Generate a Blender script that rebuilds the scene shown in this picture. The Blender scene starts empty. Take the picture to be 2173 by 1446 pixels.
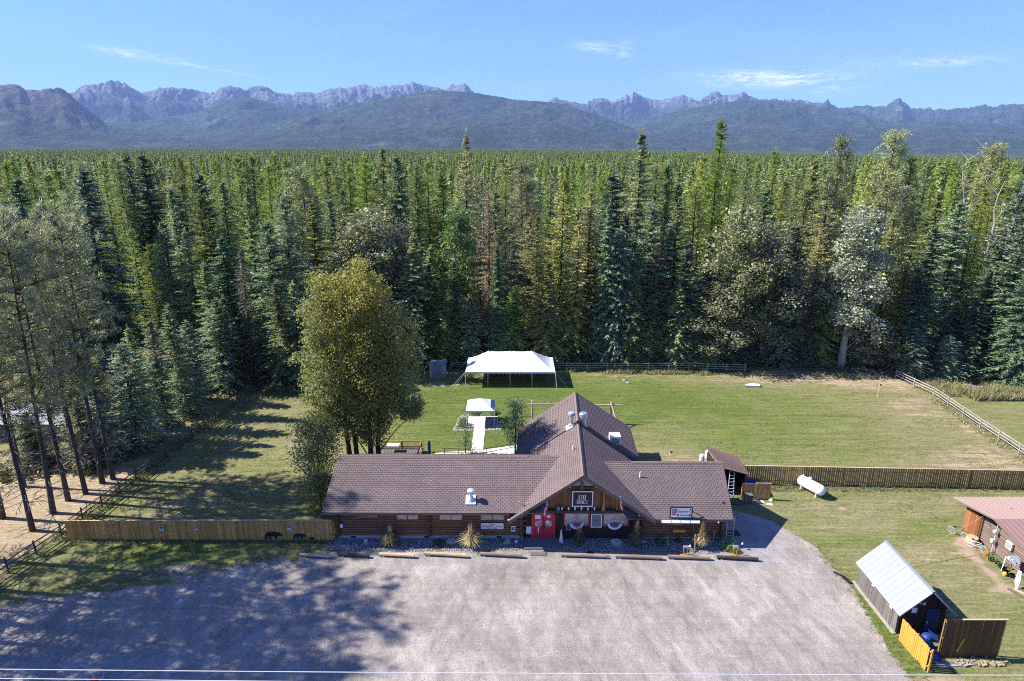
import bpy, math, random
import numpy as np
from mathutils import Vector, Matrix
random.seed(7)
R_ = math.radians
SC = bpy.context.scene
COL = SC.collection

# ------------------------------------------------------------------ camera, sky, sun, exposure
cam_d = bpy.data.cameras.new("camera"); cam = bpy.data.objects.new("camera", cam_d); COL.objects.link(cam)
cam.location = (0, 0, 32.0)
cam.rotation_euler = (R_(90 - 16.85), 0, 0)
cam_d.sensor_width = 36.0; cam_d.lens = 36.0 * 1380.0 / 2173.0
cam_d.clip_start = 0.5; cam_d.clip_end = 80000
SC.camera = cam
SUN_TO = Vector((-1.13, 0.13, 1.0)).normalized()
SUN_EL = math.asin(SUN_TO.z); SUN_AZ = math.atan2(SUN_TO.x, SUN_TO.y)
world = bpy.data.worlds.new("World"); SC.world = world; world.use_nodes = True
sun_d = bpy.data.lights.new("sun", 'SUN'); sun = bpy.data.objects.new("sun", sun_d); COL.objects.link(sun)
sun_d.energy = 4.8; sun_d.angle = R_(0.53); sun_d.color = (1.0, 0.94, 0.85)
sun.rotation_euler = SUN_TO.to_track_quat('Z', 'Y').to_euler(); sun.location = (-60, 10, 60)
SC.view_settings.view_transform = 'Standard'; SC.view_settings.look = 'None'
SC.view_settings.exposure = 1.42; SC.view_settings.gamma = 1.0
SC.cycles.use_denoising = False; SC.cycles.filter_width = 1.0
SC.cycles.max_bounces = 5; SC.cycles.diffuse_bounces = 3; SC.cycles.glossy_bounces = 2
SC.cycles.transmission_bounces = 3; SC.cycles.transparent_max_bounces = 6; SC.cycles.volume_bounces = 0
SC.cycles.sample_clamp_indirect = 3.0
HAZE_D = 3.0e-5

# ------------------------------------------------------------------ node helper
class NT:
    def __init__(s, tree): s.t = tree; s.n = tree.nodes; s.l = tree.links
    def put(s, sock, v):
        if v is None: return
        if isinstance(v, bpy.types.NodeSocket): s.l.new(v, sock)
        elif isinstance(v, bpy.types.Node): s.l.new(v.outputs[0], sock)
        else:
            if isinstance(v, (tuple, list)) and len(v) == 3 and sock.type == 'RGBA': v = (*v, 1)
            sock.default_value = v
    def math(s, op, a, b=None, c=None, clamp=False):
        n = s.n.new('ShaderNodeMath'); n.operation = op; n.use_clamp = clamp
        for i, v in enumerate((a, b, c)): s.put(n.inputs[i], v)
        return n.outputs[0]
    def vmath(s, op, a, b=None):
        n = s.n.new('ShaderNodeVectorMath'); n.operation = op
        s.put(n.inputs[0], a); s.put(n.inputs[1], b); return n.outputs[0]
    def mix(s, f, a, b, mode='MIX'):
        n = s.n.new('ShaderNodeMix'); n.data_type = 'RGBA'; n.blend_type = mode
        s.put(n.inputs[0], f); s.put(n.inputs[6], a); s.put(n.inputs[7], b); return n.outputs[2]
    def noise(s, vec, scale, detail=4, rough=0.55, dist=0.0):
        n = s.n.new('ShaderNodeTexNoise'); s.put(n.inputs['Vector'], vec)
        n.inputs['Scale'].default_value = scale; n.inputs['Detail'].default_value = detail
        n.inputs['Roughness'].default_value = rough; n.inputs['Distortion'].default_value = dist
        return n.outputs[0]
    def ramp(s, f, stops):
        n = s.n.new('ShaderNodeValToRGB'); s.put(n.inputs[0], f); e = n.color_ramp.elements
        while len(e) < len(stops): e.new(0.5)
        for el, (p, c) in zip(e, stops):
            el.position = p; el.color = (c, c, c, 1) if isinstance(c, (int, float)) else (*c, 1)
        return n.outputs[0]
    def sm(s, v, a, b):
        n = s.n.new('ShaderNodeMapRange'); n.interpolation_type = 'SMOOTHSTEP'; s.put(n.inputs[0], v)
        n.inputs[1].default_value = a; n.inputs[2].default_value = b; return n.outputs[0]
    def coord(s, k='Object'):
        return s.n.new('ShaderNodeTexCoord').outputs[k]
    def pos(s): return s.n.new('ShaderNodeNewGeometry').outputs['Position']
    def scale(s, vec, sc):
        n = s.n.new('ShaderNodeMapping'); s.put(n.inputs[0], vec); n.inputs[3].default_value = sc; return n.outputs[0]
    def attr(s, name):
        n = s.n.new('ShaderNodeAttribute'); n.attribute_name = name; return n.outputs['Fac']
    def bump(s, h, strength=0.4, dist=0.05):
        n = s.n.new('ShaderNodeBump'); s.put(n.inputs['Height'], h)
        n.inputs['Strength'].default_value = strength; n.inputs['Distance'].default_value = dist; return n.outputs[0]
    def objrand(s): return s.n.new('ShaderNodeObjectInfo').outputs['Random']
    def island(s): return s.n.new('ShaderNodeNewGeometry').outputs['Random Per Island']
    def sep(s, v):
        n = s.n.new('ShaderNodeSeparateXYZ'); s.put(n.inputs[0], v); return n.outputs
    def bsdf(s, col, rough=0.8, spec=0.3, metal=0.0, normal=None, **kw):
        n = s.n.new('ShaderNodeBsdfPrincipled'); s.put(n.inputs['Base Color'], col)
        s.put(n.inputs['Roughness'], rough); n.inputs['Specular IOR Level'].default_value = spec
        n.inputs['Metallic'].default_value = metal
        if normal is not None: s.put(n.inputs['Normal'], normal)
        for k, v in kw.items(): s.put(n.inputs[k], v)
        return n.outputs[0]
    def out(s, surf):
        o = s.n.new('ShaderNodeOutputMaterial'); s.l.new(surf, o.inputs[0])

def newmat(name):
    m = bpy.data.materials.new(name); m.use_nodes = True; m.node_tree.nodes.clear(); return m, NT(m.node_tree)

# ------------------------------------------------------------------ world: nishita sky with a few thin cirrus streaks
wt = world.node_tree; wt.nodes.clear(); W = NT(wt)
sky = wt.nodes.new('ShaderNodeTexSky'); sky.sky_type = 'NISHITA'; sky.sun_disc = False
sky.sun_elevation = SUN_EL; sky.sun_rotation = SUN_AZ
sky.altitude = 1100; sky.air_density = 1.0; sky.dust_density = 0.25; sky.ozone_density = 2.0
wv = wt.nodes.new('ShaderNodeTexCoord').outputs['Generated']
wx, wy, wz = W.sep(wv)[:3]
az = W.math('MULTIPLY', W.math('ARCTAN2', wx, wy), 57.2958)
el = W.math('MULTIPLY', W.math('ARCSINE', wz), 57.2958)
cv = wt.nodes.new('ShaderNodeCombineXYZ'); wt.links.new(az, cv.inputs[0]); wt.links.new(W.math('MULTIPLY', el, 4.5), cv.inputs[1])
cn = W.noise(cv.outputs[0], 0.35, 6, 0.65, 1.2)
cn2 = W.noise(cv.outputs[0], 1.3, 5, 0.7, 0.6)
msk = None
for a0, e0, wa, we, slope, s in [(-28.0, 6.05, 2.6, .28, -.12, .9), (-24.0, 5.5, 3.0, .1, -.15, .7), (7.0, 7.35, 1.8, .35, -.1, .8), (9.0, 7.1, .6, .55, 0, .8),
                                 (20.5, 4.75, 4.8, .55, -.04, 1.5), (24.5, 4.15, 1.5, .55, -.05, .8), (31.8, 5.4, 2.8, .3, 0, .9), (27, 5.3, 5, .9, -.05, .25)]:
    da = W.math('SUBTRACT', az, a0)
    de = W.math('SUBTRACT', W.math('SUBTRACT', el, e0), W.math('MULTIPLY', da, slope))
    g = W.math('ADD', W.math('POWER', W.math('DIVIDE', da, wa), 2), W.math('POWER', W.math('DIVIDE', de, we), 2))
    g = W.math('MULTIPLY', W.math('EXPONENT', W.math('MULTIPLY', g, -1.0)), s)
    msk = g if msk is None else W.math('MAXIMUM', msk, g)
cl = W.math('MULTIPLY', msk, W.math('MULTIPLY', W.sm(cn, .33, .60), W.sm(cn2, .2, .7)), clamp=True)
haz = W.math('MULTIPLY', W.sm(W.noise(cv.outputs[0], .09, 4, .6, 1.0), .45, .8), .05)
skc = W.mix(W.math('ADD', cl, haz, clamp=True), W.mix(1.0, sky.outputs[0], (0.25, 0.375, 0.69), 'MULTIPLY'), (3.9, 4.3, 5.2))
bg = wt.nodes.new('ShaderNodeBackground'); wt.links.new(skc, bg.inputs[0]); bg.inputs[1].default_value = 0.14
wo = wt.nodes.new('ShaderNodeOutputWorld'); wt.links.new(bg.outputs[0], wo.inputs[0])

# ------------------------------------------------------------------ materials
def plain(name, c, rough=0.7, var=0.18, scale=6.0, metal=0.0, spec=0.3, bump=0.0, objvar=0.0, bscale=None):
    m, N = newmat(name)
    p = N.coord()
    f = N.noise(p, scale, 5, 0.6)
    lo = tuple(x * (1 - var) for x in c); hi = tuple(min(1, x * (1 + var)) for x in c)
    col = N.mix(f, lo, hi)
    if objvar:
        col = N.mix(1.0, col, N.ramp(N.objrand(), [(0, 1 - objvar), (1, 1 + objvar)]), 'MULTIPLY')
    nrm = N.bump(N.noise(p, bscale or scale * 6, 4), bump, 0.03) if bump else None
    N.out(N.bsdf(col, rough, spec, metal, nrm)); return m

def wood(name, c1, c2, axis='Z', rough=0.75, objvar=0.2, grain=9.0, streak=0.5, spec=0.2):
    m, N = newmat(name)
    sc = {'X': (.12, 1, 1), 'Y': (1, .12, 1), 'Z': (1, 1, .12)}[axis]
    p = N.scale(N.coord(), sc)
    rnd = N.objrand()
    off = N.n.new('ShaderNodeCombineXYZ'); N.put(off.inputs[0], N.math('MULTIPLY', rnd, 37.0)); N.put(off.inputs[1], N.math('MULTIPLY', rnd, 71.0))
    p = N.vmath('ADD', p, off.outputs[0])
    f = N.math('ADD', N.math('MULTIPLY', N.noise(p, grain, 6, .7), 1 - streak), N.math('MULTIPLY', N.noise(p, grain * .25, 3), streak))
    col = N.ramp(f, [(0.3, c1), (0.7, c2)])
    col = N.mix(1.0, col, N.ramp(rnd, [(0, 1 - objvar), (1, 1 + objvar * .6)]), 'MULTIPLY')
    N.out(N.bsdf(col, rough, spec, 0, N.bump(N.noise(p, grain * 3, 4), .3, .02))); return m

def leaf(name, c0, c1, c2, tr=0.22, rough=0.55, spec=0.35, objv=0.32, hue=0.035):
    m, N = newmat(name)
    isl = N.island(); rnd = N.objrand()
    col = N.ramp(isl, [(0, c0), (.55, c1), (1, c2)])
    hs = N.n.new('ShaderNodeHueSaturation'); N.put(hs.inputs['Color'], col)
    N.put(hs.inputs['Value'], N.math('MULTIPLY_ADD', rnd, objv * 2, 1 - objv))
    r2 = N.math('FRACT', N.math('MULTIPLY', rnd, 17.31))
    N.put(hs.inputs['Hue'], N.math('MULTIPLY_ADD', r2, hue * 2, .5 - hue))
    r3 = N.math('FRACT', N.math('MULTIPLY', rnd, 43.7))
    N.put(hs.inputs['Saturation'], N.math('MULTIPLY_ADD', r3, .35 if objv > .15 else 0.0, .8 if objv > .15 else .95))
    a = N.bsdf(hs.outputs[0], rough, spec)
    t = N.n.new('ShaderNodeBsdfTranslucent'); N.put(t.inputs[0], hs.outputs[0])
    x = N.n.new('ShaderNodeMixShader'); x.inputs[0].default_value = tr
    N.l.new(a, x.inputs[1]); N.l.new(t.outputs[0], x.inputs[2]); N.out(x.outputs[0]); return m

M = {}
M['spruce'] = leaf('spruce needles', (0.143, 0.194, 0.067), (0.255, 0.325, 0.115), (0.455, 0.520, 0.214), tr=.28)
M['bluespruce'] = leaf('blue green spruce needles', (0.151, 0.220, 0.123), (0.281, 0.365, 0.211), (0.503, 0.593, 0.350), tr=.25, hue=.02)
M['fir'] = leaf('dark fir needles', (0.085, 0.144, 0.076), (0.147, 0.221, 0.119), (0.267, 0.365, 0.192), hue=.02)
M['larch'] = leaf('larch needles', (0.182, 0.243, 0.054), (0.277, 0.354, 0.076), (0.407, 0.470, 0.129), tr=.32, hue=.018)
M['pine'] = leaf('pine needles', (0.171, 0.203, 0.073), (0.301, 0.333, 0.120), (0.503, 0.498, 0.204), hue=.02)
M['fgpine'] = leaf('grey green pine needles', (0.194, 0.218, 0.099), (0.337, 0.357, 0.166), (0.603, 0.600, 0.290), objv=.10, hue=.01)
M['tan'] = leaf('yellowing needles', (0.210, 0.227, 0.060), (0.346, 0.340, 0.098), (0.549, 0.488, 0.160), hue=.02)
M['orange'] = leaf('rust brown needles', (0.180, 0.127, 0.064), (0.300, 0.211, 0.111), (0.408, 0.301, 0.175), objv=.08, hue=.008)
M['brown'] = leaf('bare brown twigs', (0.122, 0.094, 0.066), (0.204, 0.156, 0.109), (0.316, 0.237, 0.179), objv=.15)
M['birch'] = leaf('yellowing broad leaves', (0.17, 0.2, 0.085), (0.3, 0.32, 0.15), (0.48, 0.46, 0.27), tr=.3, hue=.012)
M['bright'] = leaf('bright green leaves', (0.110, 0.187, 0.033), (0.165, 0.264, 0.055), (0.220, 0.308, 0.088), tr=.35, objv=.1)
M['silver'] = leaf('silver green leaves', (0.165, 0.188, 0.116), (0.276, 0.301, 0.190), (0.441, 0.451, 0.300), tr=.2, objv=.1)
M['cotton'] = leaf('cottonwood leaves turning yellow', (0.175, 0.18, 0.03), (0.33, 0.315, 0.055), (0.56, 0.5, 0.13), tr=.48, rough=.45, spec=.3, objv=.02, hue=.001)
M['cotton2'] = leaf('greyish green cottonwood leaves', (0.15, 0.175, 0.045), (0.27, 0.3, 0.085), (0.44, 0.45, 0.18), tr=.45, objv=.02, hue=.001)
M['apple'] = leaf('garden tree leaves', (0.100, 0.155, 0.059), (0.170, 0.237, 0.092), (0.320, 0.364, 0.184), tr=.3, objv=.1)
M['grassdry'] = leaf('dry grass blades', (.16, .13, .055), (.27, .215, .10), (.40, .33, .19), tr=.2, objv=.12)
M['grassgold'] = leaf('golden meadow grass', (.22, .19, .03), (.36, .30, .05), (.46, .38, .10), tr=.3, objv=.1)
M['plume'] = leaf('ornamental grass plumes', (0.311, 0.232, 0.109), (0.559, 0.419, 0.217), (0.807, 0.652, 0.404), tr=.2, objv=.1)
M['under'] = leaf('undergrowth leaves', (0.058, 0.075, 0.028), (0.124, 0.135, 0.048), (0.264, 0.225, 0.097), tr=.25, objv=.2)
M['weed'] = leaf('weeds', (.10, .12, .04), (.19, .20, .08), (.32, .30, .15), tr=.25, objv=.02, hue=.001)
M['shrubgold'] = leaf('golden juniper', (.16, .20, .05), (.25, .28, .09), (.34, .36, .15), objv=.05)
M['bark'] = wood('bark', (.035, .028, .024), (.085, .068, .056), 'Z', .95, .25, 3)
M['twig'] = wood('dead pine twigs', (.10, .085, .078), (.22, .19, .175), 'Z', .9, .1, 4)
M['barkpale'] = wood('pale bark', (.22, .20, .17), (.40, .37, .33), 'Z', .9, .1, 2)
M['barkdark'] = wood('dark furrowed bark', (.040, .033, .034), (.105, .088, .085), 'Z', .95, .15, 4)
M['snag'] = wood('bleached dead wood', (.22, .20, .185), (.40, .37, .34), 'Z', .9, .05, 2)
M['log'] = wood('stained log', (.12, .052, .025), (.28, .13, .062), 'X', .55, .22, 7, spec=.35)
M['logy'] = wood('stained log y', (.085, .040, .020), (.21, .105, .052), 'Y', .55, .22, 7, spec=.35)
M['logend'] = plain('log ends', (.10, .055, .028), .8, .3, 8, objvar=.2)
M['honey'] = wood('honey brown boards', (.055, .022, .008), (.30, .135, .045), 'Z', .5, .3, 6, .6, .35)
M['darkboard'] = wood('dark brown boards', (.022, .016, .014), (.055, .040, .034), 'Z', .8, .12, 8)
M['fascia'] = wood('weathered fascia', (.10, .075, .060), (.19, .15, .125), 'X', .8, .1, 8)
M['fence'] = wood('cedar planks', (.42, .20, .060), (.66, .37, .125), 'Z', .75, .34, 8)
M['fencedk'] = wood('weathered cedar slats', (.21, .125, .048), (.42, .26, .105), 'Z', .85, .35, 8)
M['fencecap'] = wood('fence cap', (.38, .27, .15), (.55, .42, .26), 'X', .8, .1, 8)
M['orangewood'] = wood('orange stained planks', (.48, .22, .035), (.66, .33, .07), 'Z', .6, .12, 8)
M['screen'] = wood('dark stained screen', (.065, .038, .018), (.17, .10, .042), 'Z', .8, .25, 5)  # dark tone puts the shade on this screen into the plank colour
M['greywood'] = wood('grey weathered boards', (.085, .075, .068), (.19, .17, .155), 'Z', .9, .15, 7)
M['rail'] = wood('brown rails', (.055, .042, .032), (.13, .10, .08), 'X', .9, .2, 6)
M['railpale'] = wood('grey bleached rails', (.22, .20, .18), (.40, .37, .34), 'Y', .9, .1, 5)
M['bumper'] = wood('peeled parking log', (.15, .11, .08), (.34, .27, .21), 'X', .8, .35, 5)
M['poleswood'] = wood('peeled pine pole', (.30, .23, .17), (.48, .39, .31), 'X', .7, .1, 5)
M['deckrail'] = wood('orange brown log rail', (.28, .13, .06), (.46, .25, .13), 'X', .7, .1, 6)
M['red'] = plain('red paint', (.55, .025, .045), .45, .08, 3)
M['redframe'] = plain('faded red paint', (.48, .07, .08), .5, .1, 3)
M['white'] = plain('white paint', (.78, .78, .80), .5, .04, 3)
M['canvas'] = plain('white tent canvas', (.80, .80, .82), .6, .03, 1.2)
M['paper'] = plain('white paper', (.74, .75, .78), .7, .05, 6)
M['black'] = plain('black metal', (.015, .015, .018), .5, .2, 4)
M['blackb'] = plain('black painted board', (.028, .026, .028), .55, .1, 4)
M['slate'] = plain('grey board', (.16, .19, .23), .4, .15, 4)
M['steel'] = plain('galvanised steel', (.55, .56, .58), .35, .12, 5, metal=.7)
M['alu'] = plain('aluminium', (.62, .63, .65), .4, .06, 5, metal=.3)
M['gasket'] = plain('grey plastic', (.30, .31, .33), .5, .1, 4)
M['tank'] = plain('white tank enamel', (.72, .72, .74), .4, .06, 1.5)
M['concrete'] = plain('pale concrete', (.56, .54, .51), .9, .12, 1.2, bump=.2)
M['footing'] = plain('foundation block', (.36, .36, .36), .9, .15, 4, bump=.2)
M['mat'] = plain('grey rubber mat', (.14, .15, .18), .9, .1, 4)
M['rock'] = plain('boulder', (.30, .29, .28), .9, .35, 3, bump=.6)
M['stone'] = plain('bed stones', (.34, .335, .33), .9, .3, 9, objvar=.1)
M['blue'] = plain('blue plastic', (.015, .05, .22), .5, .15, 3)
M['navy'] = plain('navy cloth', (.02, .035, .20), .7, .1, 3)
M['bunred'] = plain('red cloth', (.45, .02, .03), .7, .1, 3)
M['yellow'] = plain('yellow plastic', (.62, .45, .05), .5, .1, 3)
M['orangeflag'] = plain('orange flag', (.75, .13, .03), .6, .1, 3)
M['skyblue'] = plain('pale blue canopy canvas', (.50, .66, .74), .6, .05, 2)
M['teal'] = plain('dark blue canopy side', (.05, .12, .22), .6, .1, 2)
M['skin'] = plain('skin', (.50, .30, .22), .6, .06, 6)
M['jeans'] = plain('denim', (.05, .07, .14), .8, .1, 6)
M['redshirt'] = plain('red shirt', (.50, .015, .03), .8, .1, 6)
M['wire'] = plain('pale cable', (.55, .55, .56), .5, .02, 1)
M['wiredk'] = plain('dark cable', (.10, .095, .09), .6, .02, 1)
M['dirtlog'] = plain('split firewood', (.36, .27, .18), .9, .3, 3)

m, N = newmat('window glass')                      # reflective dark glazing
N.out(N.bsdf(N.mix(N.noise(N.coord(), 1.2, 3), (.03, .03, .035), (.10, .09, .085)), .08, .9)); M['glass'] = m
m, N = newmat('clear gable glass')
N.out(N.bsdf((.30, .29, .28), .25, .6)); M['gableglass'] = m
m, N = newmat('window with drawn blind behind glass')
pp = N.coord(); zz = N.sep(pp)[2]
bl = N.mix(N.sm(N.noise(N.scale(pp, (1, 1, 9)), 1.6, 4), .42, .6), (.46, .42, .36), (.26, .22, .19))
N.out(N.bsdf(bl, .15, .9)); M['blind'] = m

M['rusty'] = wood('rusty boards', (.16, .06, .025), (.33, .14, .06), 'Z', .8, .25, 5)
def shingles():
    m, N = newmat('brown asphalt shingles')
    uv = N.coord('UV')
    jit = N.noise(uv, .35, 3)
    b = N.n.new('ShaderNodeTexBrick'); N.put(b.inputs['Vector'], uv)
    b.offset = .5; b.offset_frequency = 2; b.squash = 1
    for k, v in (('Scale', 1.0), ('Brick Width', .36), ('Row Height', .19), ('Mortar Size', .022), ('Mortar Smooth', .1), ('Bias', 0.0)):
        b.inputs[k].default_value = v
    b.inputs['Color1'].default_value = (.158, .122, .120, 1); b.inputs['Color2'].default_value = (.188, .148, .146, 1)
    b.inputs['Mortar'].default_value = (.070, .052, .052, 1)
    big = N.ramp(N.noise(uv, .12, 5, .6), [(.3, .86), (.7, 1.1)])
    gr = N.ramp(N.noise(uv, 16, 3, .8), [(.25, .72), (.75, 1.25)])
    v = N.sep(uv)[1]
    streak = N.ramp(N.noise(N.scale(uv, (1.2, .08, 1)), 1.0, 4), [(.3, .93), (.7, 1.05)])
    col = N.mix(1, N.mix(1, N.mix(1, b.outputs[0], big, 'MULTIPLY'), gr, 'MULTIPLY'), streak, 'MULTIPLY')
    # each course a small wedge: thickest at its lower edge
    fr = N.math('FRACT', N.math('DIVIDE', v, .19))
    hgt = N.math('ADD', N.math('MULTIPLY', N.math('SUBTRACT', 1.0, fr), .8), N.math('MULTIPLY', b.outputs['Fac'], -.9))
    hgt = N.math('ADD', hgt, N.math('MULTIPLY', N.noise(uv, 9, 3), .7))
    N.out(N.bsdf(col, .92, .15, 0, N.bump(hgt, .7, .035)))
    return m
M['shingle'] = shingles()

def ribbed(name, c, rough=.45, metal=.1, var=.08):
    m, N = newmat(name)
    uv = N.coord('UV')
    f = N.ramp(N.noise(N.scale(uv, (2.5, .25, 1)), 2, 4), [(.3, 1 - var), (.7, 1 + var)])
    N.out(N.bsdf(N.mix(1, c, f, 'MULTIPLY'), rough, .4, metal)); return m
M['redmetal'] = ribbed('red brown ribbed steel roofing', (.27, .165, .145))  # darker copy: shade of the front cabin slopes put into the colour
M['redmetal2'] = ribbed('pinkish ribbed steel roofing', (.38, .26, .22))  # paler copy of the same roofing: sunlight on the back slope painted in
M['greymetal'] = ribbed('pale grey ribbed steel roofing', (.25, .27, .30), .5, .12)
M['leanmetal'] = ribbed('brown steel roofing', (.23, .14, .12))

def ground_mat():
    m, N = newmat('mown grass, gravel and dry earth')
    p = N.pos()
    n1 = N.noise(p, .18, 5, .6); n2 = N.noise(p, 1.1, 5, .65); n3 = N.noise(p, 7, 4, .7); n4 = N.noise(p, 24, 3, .7)
    stripe = N.noise(N.scale(p, (.10, 1.5, 1)), .9, 4, .6)
    stripe2 = N.noise(N.scale(p, (.35, 3.5, 1)), 1.0, 3, .7)
    lush = N.attr('lush'); dry = N.attr('dry'); gv = N.attr('gravel'); dirt = N.attr('dirt'); asp = N.attr('asphalt')
    w = N.math('ADD', N.math('MULTIPLY', N.math('SUBTRACT', n1, .5), .9), N.math('MULTIPLY', N.math('SUBTRACT', n2, .5), .7))
    w = N.math('ADD', w, N.math('MULTIPLY', N.math('SUBTRACT', stripe, .5), 1.15))
    w = N.math('ADD', w, N.math('MULTIPLY', N.math('SUBTRACT', n3, .5), .6))
    t = N.math('ADD', N.math('ADD', dry, N.math('MULTIPLY', lush, -.55)), N.math('ADD', w, .30), clamp=True)
    g = N.ramp(t, [(0, (.098, .135, .030)), (.3, (.142, .162, .050)), (.58, (.185, .180, .080)), (.82, (.225, .195, .105)), (1, (.34, .27, .175))])
    g = N.mix(1, g, N.ramp(stripe2, [(.36, .80), (.64, 1.20)]), 'MULTIPLY')
    n5 = N.noise(p, 3.6, 4, .75)
    g = N.mix(1, g, N.ramp(n5, [(.3, .62), (.7, 1.36)]), 'MULTIPLY')
    g = N.mix(1, g, N.ramp(n4, [(.25, .6), (.8, 1.4)]), 'MULTIPLY')
    dm = N.sm(N.math('ADD', dirt, N.math('MULTIPLY', N.math('SUBTRACT', n2, .5), 1.2)), .35, .75)
    g = N.mix(dm, g, N.ramp(n3, [(.2, (.25, .18, .13)), (.8, (.42, .32, .24))]))
    q = N.noise(p, .12, 6, .62, .5); q2 = N.noise(N.scale(p, (1.1, .45, 1)), .9, 6, .7, .8)
    fine = N.noise(p, 14, 4, .75); vf = N.noise(p, 45, 2, .7)
    gc = N.ramp(N.math('MULTIPLY_ADD', q2, .5, N.math('MULTIPLY', q, .5)), [(.36, (.200, .174, .157)), (.5, (.290, .256, .232)), (.63, (.40, .357, .326))])
    gc = N.mix(N.sm(asp, .2, .8), gc, N.ramp(q2, [(.3, (.20, .19, .19)), (.7, (.34, .325, .32))]))
    rot_ = N.n.new('ShaderNodeMapping'); N.put(rot_.inputs[0], p); rot_.inputs[2].default_value = (0, 0, 1.15)
    trk = N.noise(N.scale(rot_.outputs[0], (.045, 1.0, 1)), 1.1, 5, .65, .5); trk2 = N.noise(N.scale(p, (.07, 1.0, 1)), 1.6, 4, .6, .9)
    gc = N.mix(1, gc, N.ramp(trk, [(.34, .88), (.5, 1.0), (.66, 1.09)]), 'MULTIPLY'); gc = N.mix(1, gc, N.ramp(trk2, [(.36, .92), (.64, 1.07)]), 'MULTIPLY')
    gc = N.mix(1, gc, N.ramp(N.attr('track'), [(0, 1.15), (.5, 1.0), (1, .84)]), 'MULTIPLY')
    gc = N.mix(1, gc, N.ramp(fine, [(.3, .68), (.7, 1.28)]), 'MULTIPLY')
    gc = N.mix(1, gc, N.ramp(N.noise(p, 5.5, 5, .8), [(.34, .80), (.66, 1.18)]), 'MULTIPLY')
    gc = N.mix(1, gc, N.ramp(vf, [(.25, .65), (.75, 1.35)]), 'MULTIPLY')
    stain = N.sm(N.noise(p, .33, 3, .5), .66, .76)
    gc = N.mix(N.math('MULTIPLY', stain, .35), gc, (.17, .155, .15))
    edge = N.math('ADD', gv, N.math('MULTIPLY', N.math('SUBTRACT', N.math('MULTIPLY_ADD', n3, .4, N.math('MULTIPLY', n2, .6)), .5), 1.1))
    col = N.mix(N.sm(edge, .38, .62), g, gc)
    hh = N.math('ADD', N.math('MULTIPLY', n3, .5), N.math('MULTIPLY', n4, .8))
    N.out(N.bsdf(col, .95, .1, 0, N.bump(hh, .55, .09)))
    return m
M['ground'] = ground_mat()

m, N = newmat('river stone bed'); p = N.pos()
v = N.n.new('ShaderNodeTexVoronoi'); N.put(v.inputs['Vector'], p); v.inputs['Scale'].default_value = 7
col = N.mix(N.sep(v.outputs['Color'])[0], (.22, .215, .22), (.46, .45, .45))
col = N.mix(N.sm(v.outputs['Distance'], .05, .6), col, (.10, .10, .10))
N.out(N.bsdf(col, .9, .2, 0, N.bump(v.outputs['Distance'], -.8, .06))); M['bed'] = m

m, N = newmat('forest floor and valley'); p = N.pos()
f = N.noise(p, .25, 5, .7)
col = N.ramp(f, [(.25, (.030, .030, .016)), (.5, (.065, .058, .030)), (.75, (.14, .115, .055))])
far = N.ramp(N.noise(p, .004, 6, .7), [(.35, (.028, .045, .022)), (.6, (.045, .065, .030)), (.72, (.11, .12, .06))])
dist = N.n.new('ShaderNodeVectorMath'); dist.operation = 'LENGTH'; N.put(dist.inputs[0], p)
N.out(N.bsdf(N.mix(N.sm(dist.outputs['Value'], 300, 900), col, far), .95, .1)); M['floor'] = m

def mountain_mat(name, rocklow, rockhigh, forest=(.030, .045, .026), rock=(.25, .215, .20)):
    m, N = newmat(name); p = N.pos(); nrm = N.n.new('ShaderNodeNewGeometry').outputs['Normal']
    z = N.sep(p)[2]; nz = N.sep(nrm)[2]
    n1 = N.noise(p, .0011, 8, .68, .4); n2 = N.noise(p, .006, 6, .72); n3 = N.noise(p, .03, 3, .7)
    hgt = N.math('ADD', z, N.math('MULTIPLY', N.math('SUBTRACT', n1, .5), 900))
    hgt = N.math('ADD', hgt, N.math('MULTIPLY', N.math('SUBTRACT', n2, .5), 700))
    rk = N.sm(hgt, rocklow, rockhigh)
    rc = N.ramp(n2, [(.3, tuple(x * .55 for x in rock)), (.5, rock), (.68, tuple(x * 1.9 for x in rock))])
    fc = N.ramp(N.math('MULTIPLY_ADD', n1, .6, N.math('MULTIPLY', n2, .4)), [(.35, tuple(x * .7 for x in forest)), (.5, forest), (.62, tuple(x * 1.6 for x in forest)), (.72, (.10, .095, .055))])
    fc = N.mix(1, fc, N.ramp(n3, [(.3, .5), (.7, 1.7)]), 'MULTIPLY'); fc = N.mix(1, fc, N.ramp(n2, [(.35, .7), (.65, 1.4)]), 'MULTIPLY')
    col = N.mix(rk, fc, rc)
    N.out(N.bsdf(col, .95, .05, 0, N.bump(N.math('ADD', N.math('MULTIPLY', n2, 60), N.math('MULTIPLY', n3, 14)), 1.0, 1.6)))
    return m
M['mtfar'] = mountain_mat('rocky range', 800, 1200, rock=(.125,.138,.155))
M['mtdome'] = mountain_mat('forested dome', 1500, 1900)
M['mtleft'] = mountain_mat('brushy foothill', 300, 1100, rock=(.12, .095, .085))
M['mtright'] = mountain_mat('forested ridge', 1080, 1500)

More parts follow.
